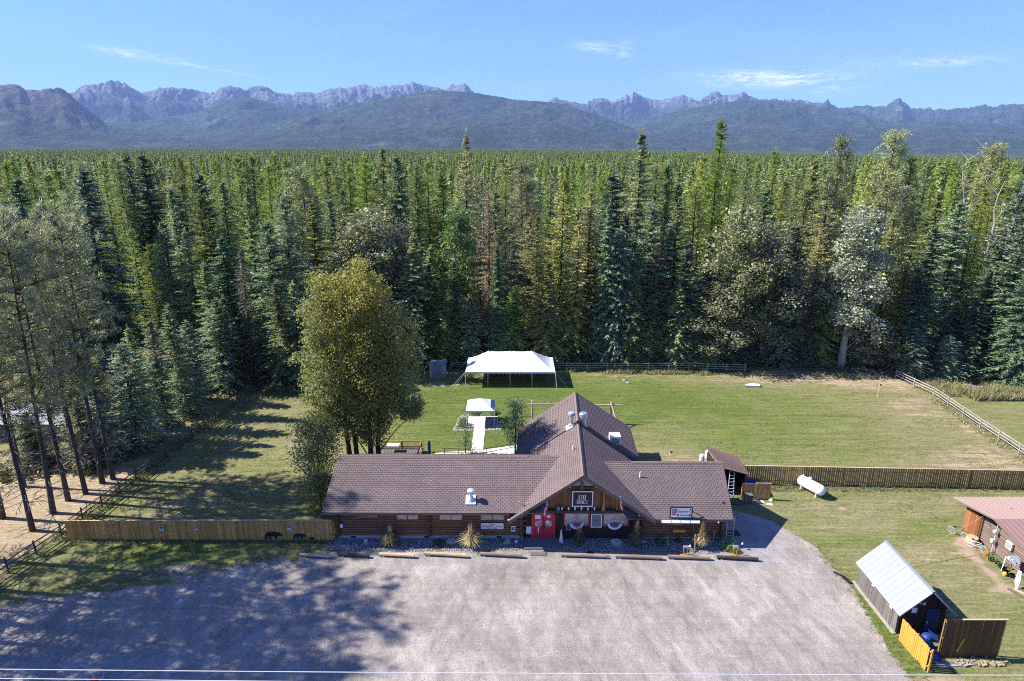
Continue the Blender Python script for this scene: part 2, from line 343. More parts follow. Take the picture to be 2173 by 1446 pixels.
# ------------------------------------------------------------------ mesh builder
def B(x, y, z): return (x + 0.055 * (y - 47.8), y, z)   # the grill's depth axis runs a little to the right
class MB:
    def __init__(s, xf=None): s.v = []; s.f = []; s.xf = xf; s.mi = []; s.cur = 0
    def add(s, vs, fs):
        o = len(s.v)
        s.v += [s.xf(*p) if s.xf else tuple(p) for p in vs]
        s.f += [tuple(i + o for i in f) for f in fs]; s.mi += [s.cur] * len(fs)
        return s
    def box(s, x0, x1, y0, y1, z0, z1):
        return s.add([(x0, y0, z0), (x1, y0, z0), (x1, y1, z0), (x0, y1, z0), (x0, y0, z1), (x1, y0, z1), (x1, y1, z1), (x0, y1, z1)],
                     [(0, 3, 2, 1), (4, 5, 6, 7), (0, 1, 5, 4), (1, 2, 6, 5), (2, 3, 7, 6), (3, 0, 4, 7)])
    def quad(s, *p): return s.add(p, [tuple(range(len(p)))])
    def frame(s, p0, p1):
        d = (Vector(p1) - Vector(p0)); L = d.length; d = d / L if L else Vector((0, 0, 1))
        up = Vector((0, 0, 1)) if abs(d.z) < .95 else Vector((1, 0, 0))
        a = d.cross(up).normalized(); b = a.cross(d).normalized(); return Vector(p0), Vector(p1), a, b
    def bar(s, p0, p1, w, h):
        p, q, a, b = s.frame(p0, p1); vs = []
        for c in (p, q):
            for i, j in ((-1, -1), (1, -1), (1, 1), (-1, 1)): vs.append(tuple(c + a * i * w / 2 + b * j * h / 2))
        return s.add(vs, [(0, 3, 2, 1), (4, 5, 6, 7), (0, 1, 5, 4), (1, 2, 6, 5), (2, 3, 7, 6), (3, 0, 4, 7)])
    def tube(s, pts, rs, n=8, cap=True):
        if not isinstance(rs, (list, tuple)): rs = [rs] * len(pts)
        vs = []; fs = []
        for k, c in enumerate(pts):
            a0 = pts[max(0, k - 1)]; a1 = pts[min(len(pts) - 1, k + 1)]
            _, _, a, b = s.frame(a0, a1); c = Vector(c)
            for i in range(n):
                t = 2 * math.pi * i / n
                vs.append(tuple(c + (a * math.cos(t) + b * math.sin(t)) * rs[k]))
        for k in range(len(pts) - 1):
            for i in range(n):
                j = (i + 1) % n; fs.append((k * n + i, k * n + j, (k + 1) * n + j, (k + 1) * n + i))
        if cap: fs += [tuple(range(n - 1, -1, -1)), tuple((len(pts) - 1) * n + i for i in range(n))]
        return s.add(vs, fs)
    def lathe(s, prof, c=(0, 0, 0), n=14):
        return s.tube([(c[0], c[1], c[2] + z) for r, z in prof], [max(r, .001) for r, z in prof], n)
    def prism(s, poly, d):                               # poly: 3d points, extruded by vector d
        k = len(poly); vs = list(poly) + [tuple(Vector(p) + Vector(d)) for p in poly]
        return s.add(vs, [tuple(range(k - 1, -1, -1)), tuple(range(k, 2 * k))] + [(i, (i + 1) % k, k + (i + 1) % k, k + i) for i in range(k)])
    def build(s, name, mat, parent=None, world=True, smooth=False, **tags):
        me = bpy.data.meshes.new(name)
        v = s.v
        if parent is not None and world:
            l = parent['_o']; v = [(a - l[0], b - l[1], c - l[2]) for a, b, c in v]
        me.from_pydata([tuple(x) for x in v], [], s.f)
        for mm in (mat if isinstance(mat, (list, tuple)) else [mat]): me.materials.append(mm)
        if isinstance(mat, (list, tuple)): me.polygons.foreach_set('material_index', s.mi)
        if smooth: me.polygons.foreach_set('use_smooth', [True] * len(me.polygons))
        me.update()
        o = bpy.data.objects.new(name, me); COL.objects.link(o)
        if parent is not None: o.parent = parent
        o['_o'] = tuple(parent['_o']) if (parent is not None and world) else (0.0, 0.0, 0.0)
        tag(o, **tags); return o

def tag(o, label=None, cat=None, group=None, kind=None):
    if label: o['label'] = label
    if cat: o['category'] = cat
    if group: o['group'] = group
    if kind: o['kind'] = kind
    return o
def thing(name, loc, label, cat, group=None, rz=0):
    o = bpy.data.objects.new(name, None); COL.objects.link(o); o.location = loc; o.rotation_euler = (0, 0, rz)
    o.empty_display_size = .2; o['_o'] = tuple(float(a) for a in loc); return tag(o, label, cat, group)
def mesh_thing(mb, name, mat, loc, label, cat, group=None, smooth=False, kind=None):
    """one-mesh thing built from world coordinates, origin put at loc"""
    mb.v = [(a - loc[0], b - loc[1], c - loc[2]) for a, b, c in mb.v]
    o = mb.build(name, mat, None, smooth=smooth, label=label, cat=cat, group=group, kind=kind); o.location = loc
    o['_o'] = tuple(float(a) for a in loc); return o
def kids(o): return KID.get(o.name, [])
def copy_tree(o, loc=None, rz=None, label=None, group=None, scale=None, parent=None):
    c = o.copy(); COL.objects.link(c)
    if parent is not None: c.parent = parent
    if loc is not None: c.location = loc
    if rz is not None: c.rotation_euler = (0, 0, rz)
    if scale is not None: c.scale = scale
    if label: c['label'] = label
    if group: c['group'] = group
    for ch in list(o.children): copy_tree(ch, parent=c)
    return c
def inst(me, name, parent, loc, rot=(0, 0, 0), sc=(1, 1, 1)):
    o = bpy.data.objects.new(name, me); COL.objects.link(o); o.parent = parent
    l = parent['_o'] if parent is not None else (0, 0, 0)
    o.location = (loc[0] - l[0], loc[1] - l[1], loc[2] - l[2]); o.rotation_euler = rot; o.scale = sc; return o
def meshof(mb, mat, name='piece'):
    me = bpy.data.meshes.new(name); me.from_pydata([tuple(v) for v in mb.v], [], mb.f); me.materials.append(mat); me.update(); return me
def arr_mesh(name, A, mat):
    """A: (faces, k, 3) array of separate faces"""
    A = np.asarray(A, dtype=np.float32); n, k, _ = A.shape
    me = bpy.data.meshes.new(name); me.vertices.add(n * k); me.vertices.foreach_set('co', A.ravel())
    me.loops.add(n * k); me.loops.foreach_set('vertex_index', np.arange(n * k, dtype=np.int32))
    me.polygons.add(n); me.polygons.foreach_set('loop_start', np.arange(0, n * k, k, dtype=np.int32))
    me.polygons.foreach_set('loop_total', np.full(n, k, dtype=np.int32))
    me.update(calc_edges=True)
    for mm in (mat if isinstance(mat, (list, tuple)) else [mat]): me.materials.append(mm)
    return me
def link(me, name, parent=None, loc=(0, 0, 0), **tags):
    o = bpy.data.objects.new(name, me); COL.objects.link(o); o.location = loc
    if parent is not None: o.parent = parent
    o['_o'] = tuple(float(a) for a in loc)
    return tag(o, **tags)
def roof_plane(name, pts, th, mat, parent, edge=None, ribs=0.0, rib_h=.03, **tags):
    """pts: eave0, eave1, ridge1, ridge0; slab of thickness th below, UV in metres"""
    P = [Vector(p) for p in pts]
    nrm = (P[1] - P[0]).cross(P[3] - P[0]).normalized()
    if nrm.z < 0: nrm = -nrm
    Q = [p - nrm * th for p in P]
    me = bpy.data.meshes.new(name); l = parent['_o']; L = Vector(l)
    vs = [tuple(p - L) for p in P + Q]
    fs = [(0, 1, 2, 3), (7, 6, 5, 4), (0, 4, 5, 1), (1, 5, 6, 2), (2, 6, 7, 3), (3, 7, 4, 0)]
    mi = [0, 1, 1, 1, 1, 1]
    ex = (P[1] - P[0]).normalized(); ey = (P[3] - P[0]); ey = (ey - ex * ey.dot(ex)).normalized()
    if ribs:
        Lx = (P[1] - P[0]).length; k = int(Lx / ribs)
        for i in range(1, k):
            t = i / k; a = P[0].lerp(P[1], t); b = P[3].lerp(P[2], t); o = len(vs)
            w = ex * .025; h = nrm * rib_h
            for c in (a, b): vs += [tuple(c - w - L), tuple(c - w * .5 + h - L), tuple(c + w * .5 + h - L), tuple(c + w - L)]
            fs += [(o, o + 4, o + 5, o + 1), (o + 1, o + 5, o + 6, o + 2), (o + 2, o + 6, o + 7, o + 3), (o, o + 1, o + 2, o + 3)]; mi += [0] * 4
    me.from_pydata(vs, [], fs); me.materials.append(mat); me.materials.append(edge or M['fascia'])
    me.polygons.foreach_set('material_index', mi)
    uv = me.uv_layers.new(name='UVMap')
    for lp in me.loops:
        p = Vector(me.vertices[lp.vertex_index].co) + L - P[0]
        uv.data[lp.index].uv = (p.dot(ex) + 100, p.dot(ey) + 100 * .19)
    me.update(); o = bpy.data.objects.new(name, me); COL.objects.link(o); o.parent = parent; o['_o'] = tuple(l)
    return tag(o, **tags)
def text_mesh(s, size, mat, extrude=.01, bold=0.0):
    c = bpy.data.curves.new('txt', 'FONT'); c.body = s; c.size = size; c.extrude = extrude; c.align_x = 'CENTER'; c.align_y = 'CENTER'; c.offset = bold
    o = bpy.data.objects.new('txt', c); COL.objects.link(o)
    dg = bpy.context.evaluated_depsgraph_get(); me = bpy.data.meshes.new_from_object(o.evaluated_get(dg))
    bpy.data.objects.remove(o); me.materials.clear(); me.materials.append(mat); return me

# ------------------------------------------------------------------ terrain, near ground, mountains
def vnoise(x, y, seed, oct=5, gain=.5, ridged=False):
    """tiled value noise on arrays"""
    rng = np.random.RandomState(seed); T = rng.rand(256, 256); out = 0; amp = 1; tot = 0
    for o in range(oct):
        xi = np.floor(x).astype(int); yi = np.floor(y).astype(int); fx = x - xi; fy = y - yi
        fx = fx * fx * (3 - 2 * fx); fy = fy * fy * (3 - 2 * fy)
        a = T[xi % 256, yi % 256]; b = T[(xi + 1) % 256, yi % 256]; c = T[xi % 256, (yi + 1) % 256]; d = T[(xi + 1) % 256, (yi + 1) % 256]
        v = (a * (1 - fx) + b * fx) * (1 - fy) + (c * (1 - fx) + d * fx) * fy
        if ridged: v = 1 - np.abs(2 * v - 1)
        out = out + v * amp; tot += amp; amp *= gain; x = x * 2.03 + 17.3; y = y * 2.03 + 5.1
    return out / tot
def grid_mesh(name, X, Y, Z, mat, smooth=True, close=False):
    a, b = X.shape; me = bpy.data.meshes.new(name)
    co = np.stack([X, Y, Z], -1).reshape(-1, 3).astype(np.float32)
    i = np.arange(a - 1)[:, None] * b + np.arange(b - 1)[None, :]
    q = np.stack([i, i + 1, i + b + 1, i + b], -1).reshape(-1, 4)
    me.vertices.add(len(co)); me.vertices.foreach_set('co', co.ravel())
    me.loops.add(q.size); me.loops.foreach_set('vertex_index', q.ravel().astype(np.int32))
    me.polygons.add(len(q)); me.polygons.foreach_set('loop_start', np.arange(0, q.size, 4, dtype=np.int32))
    me.polygons.foreach_set('loop_total', np.full(len(q), 4, dtype=np.int32))
    me.polygons.foreach_set('use_smooth', np.full(len(q), smooth)); me.update(calc_edges=True); me.materials.append(mat); return me
def slope_k(azd): return np.interp(azd, [-45, -30, -10, 10, 25, 38, 50], [.0035, .0035, .0048, .0065, .0115, .0135, .0140])
def ground_z(x, y):
    r = np.hypot(x, y); azd = np.degrees(np.arctan2(x, y))
    return -0.06 - np.clip(r - 320, 0, 5600) * slope_k(azd) * np.clip((y + 2000) / 2500, 0, 1)
rr = np.concatenate([[2, 30, 60, 100, 150, 220, 320], np.geomspace(420, 27000, 60)])
aa = np.radians(np.linspace(-180, 180, 181))
RA, AA = np.meshgrid(rr, aa)
X_, Y_ = RA * np.sin(AA), RA * np.cos(AA)
link(grid_mesh('terrain', X_, Y_, ground_z(X_, Y_), M['floor']), 'terrain', kind='structure', label='forest floor and wide valley running out to the mountains')

def ranges(name, mat, sky_pts, rc, w, seed, label, spur=.34, az0=-52, az1=52, nr=90, na=900, pw=1.0, rug=1.0):
    azs = np.linspace(az0, az1, na); S = np.interp(azs, [p[0] for p in sky_pts], [p[1] for p in sky_pts])
    u = np.concatenate([np.linspace(1.0, 0, nr), -np.linspace(.04, .8, 14)])
    U, A = np.meshgrid(u, azs)
    rcv = rc * (1 + .06 * (vnoise(azs * .13, azs * 0 + 3.1, seed + 5, 3) - .5))
    Rr = rcv[:, None] - U * w
    top = 32 + rcv * np.tan(np.radians(S)) + rug * 55 * (vnoise(azs * 2.6, azs * 0 + .7, seed + 9, 6, .68, True) - .62) * np.clip(S - 1.2, 0, 1)
    X = Rr * np.sin(np.radians(A)); Y = Rr * np.cos(np.radians(A))
    km = A * rc / 57300.0
    warp = (vnoise(km * .5, Rr / 1500, seed, 4) - .5) * 1.6
    rid = vnoise(km * .75 + warp, Rr / 5200 + warp * .3, seed + 1, 6, .55, True)
    rid2 = vnoise(km * 2.6 + warp, Rr / 900, seed + 2, 6, .68, True)
    env = np.clip(U, 0, 1) ** .5 * np.clip(1.08 - U, 0, 1)
    ue = np.clip(np.abs(U) + spur * env * (rid - .55) * -2.1, 0, 1)
    prof = (1 - ue) ** pw * (1 - .25 * np.sin(ue * math.pi))
    Z = (top[:, None]) * prof + (rid2 - .5) * 300 * rug * np.clip(U, 0, .35) / .35 * (1 - np.clip(U, 0, 1))
    base = ground_z(X, Y)
    foot = np.clip((U - .75) / .25, 0, 1)
    Z = Z * (1 - foot ** 2) + (base - 6) * foot ** 2
    Z = np.where(S[:, None] < -.5, base - 8, Z); Z = np.maximum(Z, base - 8)
    link(grid_mesh(name, X, Y, Z, mat), name, kind='structure', label=label)
FAR = [(-60, 2.6), (-43.28, 2.845), (-36.45, 2.996), (-33.9, 2.788), (-32.18, 3.306), (-31.71, 3.632), (-30.69, 3.826), (-29.93, 4.074), (-29.15, 4.043), (-28.66, 3.745), (-28.11, 3.477), (-27.16, 3.701), (-26.53, 3.819), (-25.43, 3.887), (-24.33, 3.79), (-23.54, 3.58), (-22.68, 3.938), (-22.09, 4.155), (-21.51, 3.97), (-21.02, 3.882), (-20.3, 4.239), (-19.78, 4.321), (-19.12, 4.032), (-18.63, 3.769), (-17.58, 3.723), (-16.5, 3.918), (-15.8, 3.757), (-14.68, 4.128), (-14.13, 4.243), (-13.4, 4.151), (-12.47, 4.343), (-11.36, 4.183), (-10.23, 4.377), (-9.1, 4.463), (-8.14, 4.723), (-7.19, 4.591), (-6.24, 4.349), (-5.48, 4.211), (-4.9, 4.467), (-3.93, 4.401), (-3.36, 4.115), (-1.03, 3.467), (1.31, 2.991), (3.64, 3.388), (4.62, 3.128), (5.2, 3.052), (5.98, 2.975), (6.81, 3.443), (7.5, 3.583), (8.08, 3.325), (8.47, 3.213), (9.4, 3.601), (10.15, 3.736), (10.91, 3.584), (11.49, 3.362), (12.05, 3.356), (12.96, 3.557), (13.88, 3.65), (14.64, 3.32), (15.2, 3.135), (15.61, 3.446), (16.04, 3.858), (16.47, 3.884), (16.96, 3.561), (17.83, 3.683), (18.35, 3.741), (18.9, 3.488), (19.62, 3.267), (20.66, 3.108), (22.01, 3.182), (23.04, 2.855), (24.03, 2.766), (24.5, 2.923), (24.85, 2.715), (26.0, 2.458), (26.91, 2.668), (27.53, 2.588), (28.46, 2.469), (28.86, 2.846), (29.19, 3.028), (29.61, 2.761), (30.1, 2.429), (30.84, 2.316), (31.7, 2.327), (32.28, 2.218), (33.36, 2.346), (34.45, 2.255), (35.73, 2.339), (36.58, 2.314), (43.97, 2.154), (60, 2.2)]
ranges('mountain_range', M['mtfar'], FAR, 19000, 6500, 11, 'rugged grey rocky mountain range along the horizon', spur=.5, pw=1.15, rug=2.1, na=1500, nr=130)
ranges('mountain_range', M['mtleft'], [(-60, 2.0), (-45.27, 2.75), (-36.33, 3.643), (-35.81, 3.785), (-35.35, 3.777), (-34.96, 3.499), (-34.04, 3.507), (-33.21, 3.693), (-32.82, 3.588), (-32.36, 3.084), (-31.64, 2.328), (-30.77, 1.521), (-29.37, 0.988), (-27.9, 0.669), (-22.11, -.2), (-20, -3), (60, -3)], 11800, 3600, 23,
       'brown purple brushy mountain shoulder at the far left', spur=.4, az1=-18, na=300)
ranges('mountain_range', M['mtdome'], [(-60, -3), (-29, -2), (-27.03, 0.0), (-23.75, 0.521), (-20.29, 1.169), (-17.03, 1.977), (-12.93, 3.023), (-9.13, 3.712), (-6.25, 4.17), (-3.36, 4.043), (-1.03, 3.686), (0.53, 3.431), (2.48, 3.245), (4.43, 3.019), (6.39, 2.423), (8.34, 1.825), (10.29, 1.153), (12.24, 0.334), (14.5, -.6), (16, -3), (60, -3)], 12000, 4600, 31,
       'broad dark forested mountain dome in the middle', spur=.42, az0=-30, az1=17, na=460, pw=.95, rug=.4)
ranges('mountain_range', M['mtdome'], [(-60, .8), (-41.54, 0.989), (-32.85, 0.953), (-29.31, 1.413), (-26.8, 1.846), (-24.52, 2.286), (-22.44, 3.206), (-21.06, 3.475), (-19.73, 3.161), (-18.38, 2.734), (-16.25, 2.625), (-14.08, 2.365), (-11.14, 1.664), (-7.35, 0.4), (-5, -3), (60, -3)], 14600, 4600, 47,
       'long forested foothills below the rocky peaks on the left', spur=.5, az1=-4, na=420, pw=1.1, rug=.6)
ranges('mountain_range', M['mtright'], [(-60, -3), (0, -3), (2.53, -0.266), (6.45, 0.565), (9.5, 1.599), (12.12, 2.203), (14.68, 2.716), (17.17, 3.139), (19.28, 3.205), (22.02, 3.08), (24.04, 2.699), (26.02, 2.258), (27.64, 1.832), (29.22, 1.415), (30.97, 1.518), (32.36, 1.684), (33.8, 1.347), (35.42, 1.199), (36.79, 1.118), (44.26, 0.812), (60, .8)], 13600, 5600, 59,
       'wide blue green forested mountain slope on the right', spur=.4, az0=0, na=520, pw=1.1, rug=.6)

# near ground: one fine grid cut into lawn, parking lot and stone beds
GS = .2
gx = np.arange(-72, 78, GS); gy = np.arange(27, 100, GS)
GX, GY = np.meshgrid(gx, gy, indexing='ij')
wob = (vnoise(GX * .8, GY * .8, 3, 4) - .5) * 1.0
def inpoly(x, y, P):
    c = np.zeros(x.shape, bool); n = len(P)
    for i in range(n):
        x0, y0 = P[i]; x1, y1 = P[(i + 1) % n]
        if y0 == y1: continue
        c ^= ((y0 > y) != (y1 > y)) & (x < (x1 - x0) * (y - y0) / (y1 - y0) + x0)
    return c
def sdist(x, y, P):
    """distance to polygon outline, positive inside"""
    d = np.full(x.shape, 1e9); n = len(P)
    for i in range(n):
        ax, ay = P[i]; bx, by = P[(i + 1) % n]; t = np.clip(((x - ax) * (bx - ax) + (y - ay) * (by - ay)) / ((bx - ax) ** 2 + (by - ay) ** 2 + 1e-9), 0, 1)
        d = np.minimum(d, np.hypot(x - ax - t * (bx - ax), y - ay - t * (by - ay)))
    return np.where(inpoly(x, y, P), d, -d)
LOT = [(-72, 38.0), (-37, 39.5), (-32, 41.6), (-28, 42.6), (-22, 43.9), (-17, 44.8), (-15.4, 46.0), (-8, 46.2), (0, 46.2), (1.0, 48.0), (4.0, 48.0), (4.3, 46.1), (13.5, 45.9), (14.2, 46.5), (17.2, 46.3), (18.5, 47.2),
       (18.6, 51.0), (20.2, 52.2), (22.0, 51.4), (23.7, 49.6), (25.0, 46.5), (25.5, 42.5), (25.5, 39.5), (25.0, 36.0), (25.0, 33.0), (25.0, 27), (-72, 27)]
lot = sdist(GX, GY, LOT)
wob2 = (vnoise(GX * .22 + 9, GY * .5 + 4, 33, 5, .6) - .5) * 9
soft = np.clip((-12 - GX) / 6, 0, 1) * np.clip((47.2 - GY) / 1.0, 0, 1)
vs_gravel = np.clip(.5 + (lot + wob * .5) * 1.0, 0, 1) * (1 - soft) + soft * np.clip(.5 + (lot - .2 + wob2 * .55) * .22, 0, 1)
bl = lambda cx, cy, rx, ry, s=1.0: s * np.exp(-(((GX - cx) / rx) ** 2 + ((GY - cy) / ry) ** 2))
lush = np.clip(bl(-6, 70, 10, 12, 1.0) + bl(0, 80, 16, 5, .8) + bl(18, 80, 16, 7, .6) + bl(28, 70, 18, 9, .45) + bl(30, 47.5, 4, 1.2, .9) + bl(-26, 46, 7, 1.6, .8) + bl(36, 49, 3, 1.5, .8) + bl(24, 40, 1.5, 5, .9) + bl(25.6, 36, 1.2, 6, .7) + bl(-22, 55, 10, 8, .1), 0, 1)
dry = .17 + bl(51, 74, 7, 12, .38) + bl(47, 86, 13, 3.0, .42) + bl(-22, 58, 8, 12, .22) + bl(-18, 72, 9, 9, .22) + bl(17, 62, 5, 4, .35) + bl(33, 86, 10, 2, .35) + bl(31, 49, 6, 4, .30) + bl(33, 44, 6, 5, .2) + bl(40, 60, 20, 4, .18) + bl(-30, 52, 4, 3, .2)
dry = dry + bl(48, 62, 8, 4, .2)
out_l = np.clip((-38.6 - (GX - (GY - 48) * .09)) / 1.2, 0, 1)          # dry strip beyond the rail fence on the left
dry = dry + out_l * .75 * np.clip((66 - GY) / 8, .35, 1)
dirt = bl(38.4, 47.3, 1.5, 1.0, 1.0) + bl(36.8, 45.5, 1.4, .6, .35) + bl(20, 88, 22, 1.4, .45) + bl(44, 88, 10, 1.5, .5) + bl(-10, 84.5, 5, 1.3, .6) + bl(30.3, 52.6, .7, .4, .8) + bl(37.3, 43.5, .8, 3.2, .7) + bl(26.3, 32.6, 2.6, .5, .7) + bl(14, 61, 3, 2, .3) + bl(36, 41.2, 1.6, .7, .5)
dirt = np.clip(dirt + np.clip((GY - 89.5) / 3, 0, 1) * .35 + np.clip((-40 - GX) / 3, 0, 1) * .25, 0, 1)
asph = np.clip(bl(19.5, 48.5, 3.2, 3.4, 1.0) + bl(3, 44.8, 30, 1.3, .55) + np.clip((-18 - GX) / 4, 0, 1) * np.clip((36 - GY) / 2, 0, 1), 0, 1)
track = np.zeros_like(GX); rtk = np.random.RandomState(4)
for k in range(26):
    ccx, ccy, rad0 = rtk.uniform(-14, 34), rtk.uniform(20, 52), rtk.uniform(6, 26)
    for off in (-.75, .75):
        d_ = np.abs(np.hypot(GX - ccx, (GY - ccy) * 1.0) - rad0 - off); ang_ = np.arctan2(GY - ccy, GX - ccx); a0_ = rtk.uniform(-3.1, 3.1) if off < 0 else a0_
        seg = np.clip(1.4 - np.abs(((ang_ - a0_ + np.pi) % (2 * np.pi)) - np.pi), 0, 1)
        track += np.exp(-(d_ / .2) ** 2) * seg * (.6 if k % 3 else -.6)
track = np.clip(track * (.4 + vnoise(GX * .6, GY * .6, 91, 3)), -1, 1)
FX = (GX[:-1, :-1] + GS / 2); FY = (GY[:-1, :-1] + GS / 2)
BED1 = [(-15.3, 47.9), (-15.6, 46.2), (-11, 45.9), (-6, 46.0), (.9, 46.15), (1.0, 47.9)]
BED2 = [(4.1, 47.9), (4.2, 46.2), (9, 46.0), (13.2, 46.0), (14.5, 45.55), (16.2, 45.6), (17.6, 46.2), (18.0, 47.9)]
bedm = inpoly(FX, FY, BED1) | inpoly(FX, FY, BED2)
lotm = (lot[:-1, :-1] + wob[:-1, :-1] * .5 > 0) & ~bedm
def cut(name, mask, mat, z, label):
    a, b = GX.shape; i = (np.arange(a - 1)[:, None] * b + np.arange(b - 1)[None, :])[mask]
    q = np.stack([i, i + b, i + b + 1, i + 1], -1); used, inv = np.unique(q, return_inverse=True); q = inv.reshape(-1, 4)
    me = bpy.data.meshes.new(name); co = np.stack([GX.ravel()[used], GY.ravel()[used], np.full(len(used), z) + (vnoise(GX.ravel()[used] * .4, GY.ravel()[used] * .4, 8, 3) - .5) * .05], -1).astype(np.float32)
    me.vertices.add(len(co)); me.vertices.foreach_set('co', co.ravel()); me.loops.add(q.size); me.loops.foreach_set('vertex_index', q.ravel().astype(np.int32))
    me.polygons.add(len(q)); me.polygons.foreach_set('loop_start', np.arange(0, q.size, 4, dtype=np.int32)); me.polygons.foreach_set('loop_total', np.full(len(q), 4, dtype=np.int32))
    me.polygons.foreach_set('use_smooth', np.full(len(q), True)); me.update(calc_edges=True); me.materials.append(mat)
    for an, av in (('lush', lush), ('dry', dry), ('gravel', vs_gravel), ('dirt', dirt), ('asphalt', asph), ('track', track * .5 + .5)):
        at = me.attributes.new(an, 'FLOAT', 'POINT'); at.data.foreach_set('value', av.ravel()[used].astype(np.float32))
    link(me, name, kind='structure', label=label)
cut('parking_lot', lotm, M['ground'], 0.0, 'pale gravel parking lot in front of the grill')
cut('lawn', ~lotm & ~bedm, M['ground'], 0.0, 'mown lawn and rough grass around the grill')
cut('stone_bed', bedm, M['bed'], 0.0, 'grey river stone beds along the front wall')

# ------------------------------------------------------------------ trees
def unit(v): return v / (np.linalg.norm(v, axis=-1, keepdims=True) + 1e-9)
def tris(p, d, l, w, rng):
    """triangles with base centre p, direction d, length l, width w"""
    side = unit(np.cross(d, rng.normal(size=p.shape) * .5 + np.array([0, 0, 1.0])))
    s = side * (w / 2)[:, None]
    return np.stack([p - s, p + s, p + d * l[:, None]], 1)
def conifer(seed, h, Rm, z0=.06, levels=56, nb=7, prof=None, up=.35, droop=.45, K=9, tl=.75, tw=.2, hang=.25, gap=.1, rnd=.25, side=(-1, 0, 1), lean=.0):
    rng = np.random.RandomState(seed); prof = prof or (lambda u: (1 - u) ** .75 * .97 + .03)
    li = np.repeat(np.arange(levels), nb); n = len(li)
    u = (li + rng.uniform(-.5, .5, n)) / levels; u = np.clip(u, 0, .995); z = h * (z0 + (1 - z0) * u)
    az = rng.uniform(0, 2 * math.pi, n)
    lob = 1 + .22 * np.sin(az * 2 + u * 9 + seed) + .12 * np.sin(az * 5 - u * 23)
    L = Rm * prof(u) * lob * rng.uniform(.68, 1.1, n)
    keep = rng.rand(n) > gap; az, z, L, u = az[keep], z[keep], L[keep], u[keep]; n = len(az)
    t = np.linspace(.1, 1, K)[None, :] + rng.uniform(-.04, .04, (n, K)); r = L[:, None] * t
    upb = (up * (u * 1.4 - .25))[:, None]
    zz = z[:, None] + upb * r - droop * L[:, None] * t ** 2 * (1 - .75 * u[:, None]) + .12 * L[:, None] * t ** 4
    ca, sa = np.cos(az)[:, None], np.sin(az)[:, None]
    lx = lean * h * (zz / h) ** 2
    P = np.stack([ca * r + lx, sa * r, zz], -1)
    out = []
    for s in side:
        a = az[:, None] + s * (1.0 + rng.uniform(-.35, .35, (n, K)))
        d = np.stack([np.cos(a), np.sin(a), -hang + rng.uniform(-rnd, rnd, (n, K)) + upb * .6], -1)
        l = np.clip(tl * (1.15 - .65 * t) * np.clip(L[:, None] / (Rm * .6), .45, 1.2), .22, None) * rng.uniform(.7, 1.2, (n, K))
        p = P + rng.normal(scale=.05, size=P.shape)
        out.append(tris(p.reshape(-1, 3), unit(d.reshape(-1, 3)), l.ravel(), (tw * rng.uniform(.7, 1.3, (n, K))).ravel(), rng))
    # leader
    k = 26; zt = h * rng.uniform(.94, 1.02, k); d = unit(np.stack([rng.normal(size=k) * .6, rng.normal(size=k) * .6, np.ones(k)], -1))
    out.append(tris(np.stack([lean * h + 0 * zt, 0 * zt, zt], -1), d, np.full(k, .5), np.full(k, tw * .8), rng))
    return np.concatenate(out)
def puffs(seed, C, n, rad, w, flat=.7, upb=.3):
    """needle tufts: n thin triangles radiating from each centre"""
    rng = np.random.RandomState(seed); m = len(C)
    d = rng.normal(size=(m, n, 3)); d[..., 2] = d[..., 2] * flat + upb; d = unit(d)
    p = np.repeat(C[:, None, :], n, 1) + d * rad * .12 + rng.normal(scale=rad * .3, size=(m, n, 3))
    return tris(p.reshape(-1, 3), d.reshape(-1, 3), rad * rng.uniform(.6, 1.15, m * n), np.full(m * n, w), rng)
def pine_centres(seed, h, Rm, z0, levels, nb, per, prof, up=.25):
    rng = np.random.RandomState(seed); C = []; limbs = []
    for i in range(levels):
        u = i / levels; z = h * (z0 + (1 - z0) * u)
        for k in range(nb):
            if rng.rand() < .16: continue
            a = rng.uniform(0, 6.283); L = Rm * prof(u) * rng.uniform(.55, 1.12)
            zz = z + rng.uniform(-.4, .4)
            tip = (math.cos(a) * L, math.sin(a) * L, zz + up * L * (u * 1.2 - .1)); limbs.append(((0, 0, zz - .3), tip))
            for j in range(per):
                t = rng.uniform(.35, 1.05); C.append((tip[0] * t + rng.normal() * .28, tip[1] * t + rng.normal() * .28, zz + (tip[2] - zz) * t + rng.normal() * .22))
    return np.array(C), limbs
def quads(C, s, rng, flat=.0):
    n = len(C); a = rng.normal(size=(n, 3)); a = unit(a); b = unit(np.cross(a, rng.normal(size=(n, 3))))
    s = (s * rng.uniform(.6, 1.3, n))[:, None]
    return np.stack([C - a * s, C - b * s * .62, C + a * s, C + b * s * .62], 1)
